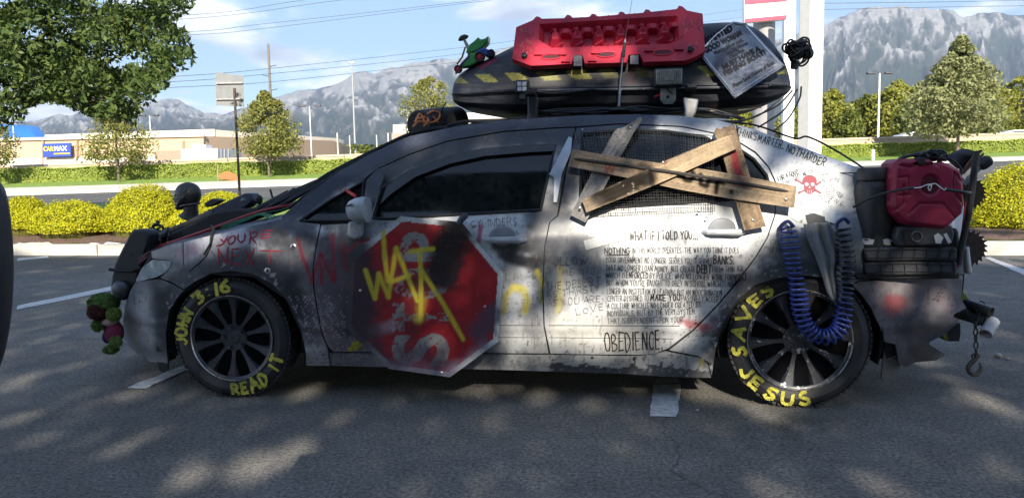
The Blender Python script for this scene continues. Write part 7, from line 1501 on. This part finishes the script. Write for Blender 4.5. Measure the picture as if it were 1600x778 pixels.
for k in range(7):
    c = at_y(1524 + rr_.uniform(-9, 14), 492 + rr_.uniform(-6, 8), .25); a = nrm([rr_.gauss(0, 1) * .3, 1, rr_.gauss(0, .3)]); mb.tube([c + np.array([math.cos(q) * .016 * rr_.uniform(.9, 1.1), math.sin(q) * .045, math.sin(q + .4) * .042]) for q in np.linspace(0, 2 * math.pi, 17)[:-1]], .0028, 5, closed=True)
mb.obj('binding_wire', M_ink, t)
MB().prism([at_y(*q, .30) for q in ((1500, 453), (1506, 455), (1516, 468), (1510, 472), (1500, 472))], (0, .06, 0)).obj('lime_block', mat('lime_paint', (.28, .30, .06), rough=.5, var=.3), t, bevel=.005)
MB().prism([at_y(*q, .16) for q in ((1474, 514), (1498, 505), (1501, 520), (1499, 533), (1478, 533), (1473, 526))], (0, .12, 0)).obj('lime_bracket', MATS['lime_paint'], t, bevel=.004); MB().prism([at_y(*q, .155) for q in ((1482, 510), (1500, 504), (1501, 520), (1499, 533), (1482, 533))], (0, .002, 0)).obj('black_patch', M_matte, t)  # matte black sheet over the right of the lime bracket
t = thing('tow_hook', 'rusty steel hook hanging on a short chain below the pipes', 'hook', at_y(1522., 585., .2)); M_ch = mat('rusty_chain', (.085, .075, .068), rough=.55, metal=.6, var=.5, scale=30); mb = MB()
for k in range(5):
    c = at_y(1524 + .3 * k, 508 + k * 10.5, .20); h = .0165; w = .0085
    mb.tube([c + (np.array([w * math.cos(q), 0, h * math.sin(q)]) if k % 2 else np.array([0, w * math.cos(q), h * math.sin(q)])) for q in np.linspace(0, 2 * math.pi, 17)[:-1]], .0036, 6, closed=True)
mb.obj('chain', M_ch, t); mb = MB(); mb.tube(pxpath([(1524, 553), (1525, 560), (1518, 566), (1513, 574), (1516, 582), (1524, 585), (1531, 580), (1533, 572), (1530, 566)], .20, 6), np.r_[np.linspace(.009, .012, 30), np.linspace(.012, .004, 19)], 10); mb.obj('hook', M_ch, t)
mb = MB(); mb.tube([at_y(1524 + 6 * math.cos(q), 556 + 4 * math.sin(q), .20) for q in np.linspace(0, 2 * math.pi, 15)[:-1]], .004, 6, closed=True); mb.obj('shackle', M_dmetal, t)

# ---- the viewer's own car: door mirror at the left edge
t = thing('mirror_housing', 'large dark rounded mirror housing cut by the left picture edge', 'car mirror', at_d(-60., 600., .9))
OUTM = np.array([(-140, 285), (-60, 276), (-10, 279), (8, 288), (17, 310), (23, 350), (26.5, 400), (26, 450), (22, 500), (14, 545), (4, 575), (-10, 600), (-60, 622), (-140, 630)], float); OUTM = catmull(OUTM, 5); c0 = np.array([-75., 450.]); rings = []
for k, (s, dd) in enumerate(((.0, -.03), (.5, -.028), (.80, -.018), (.93, -.004), (1.0, .02), (1.0, .06), (.95, .12), (.8, .17), (.0, .19))): q = c0 + (OUTM - c0) * max(s, 1e-3); rings.append(at_d(q[:, 0] - max(0, dd) * 250, q[:, 1], .80 + dd))
MB().grid(np.array(rings)).obj('shell', mat('dark_mirror_plastic', (.012, .013, .016), rough=.6, var=.2), t, smooth=60); MB().cyl(at_d(-140., 560., .9), at_d(-260., 700., .9), .05, n=12).obj('stalk', M_black, t)

# pebbles on the lot
rr_ = random.Random(21)
for lb, u, v, r in (('pale pebble on the asphalt right of the hanging hook', 1560, 555, .022), ('small grey pebble on the asphalt below the hook', 1575, 560, .011), ('small pebble near the white stub line', 1090, 640, .009)):
    c = at_z(float(u), float(v), r * .6); o = MB().sph(c, (r, r * .8, r * .6), 10, 7).obj('pebble', mat('pale_stone', (.34, .33, .31), rough=.9, var=.3), smooth=60, base=c); tag(o, lb, 'stone')
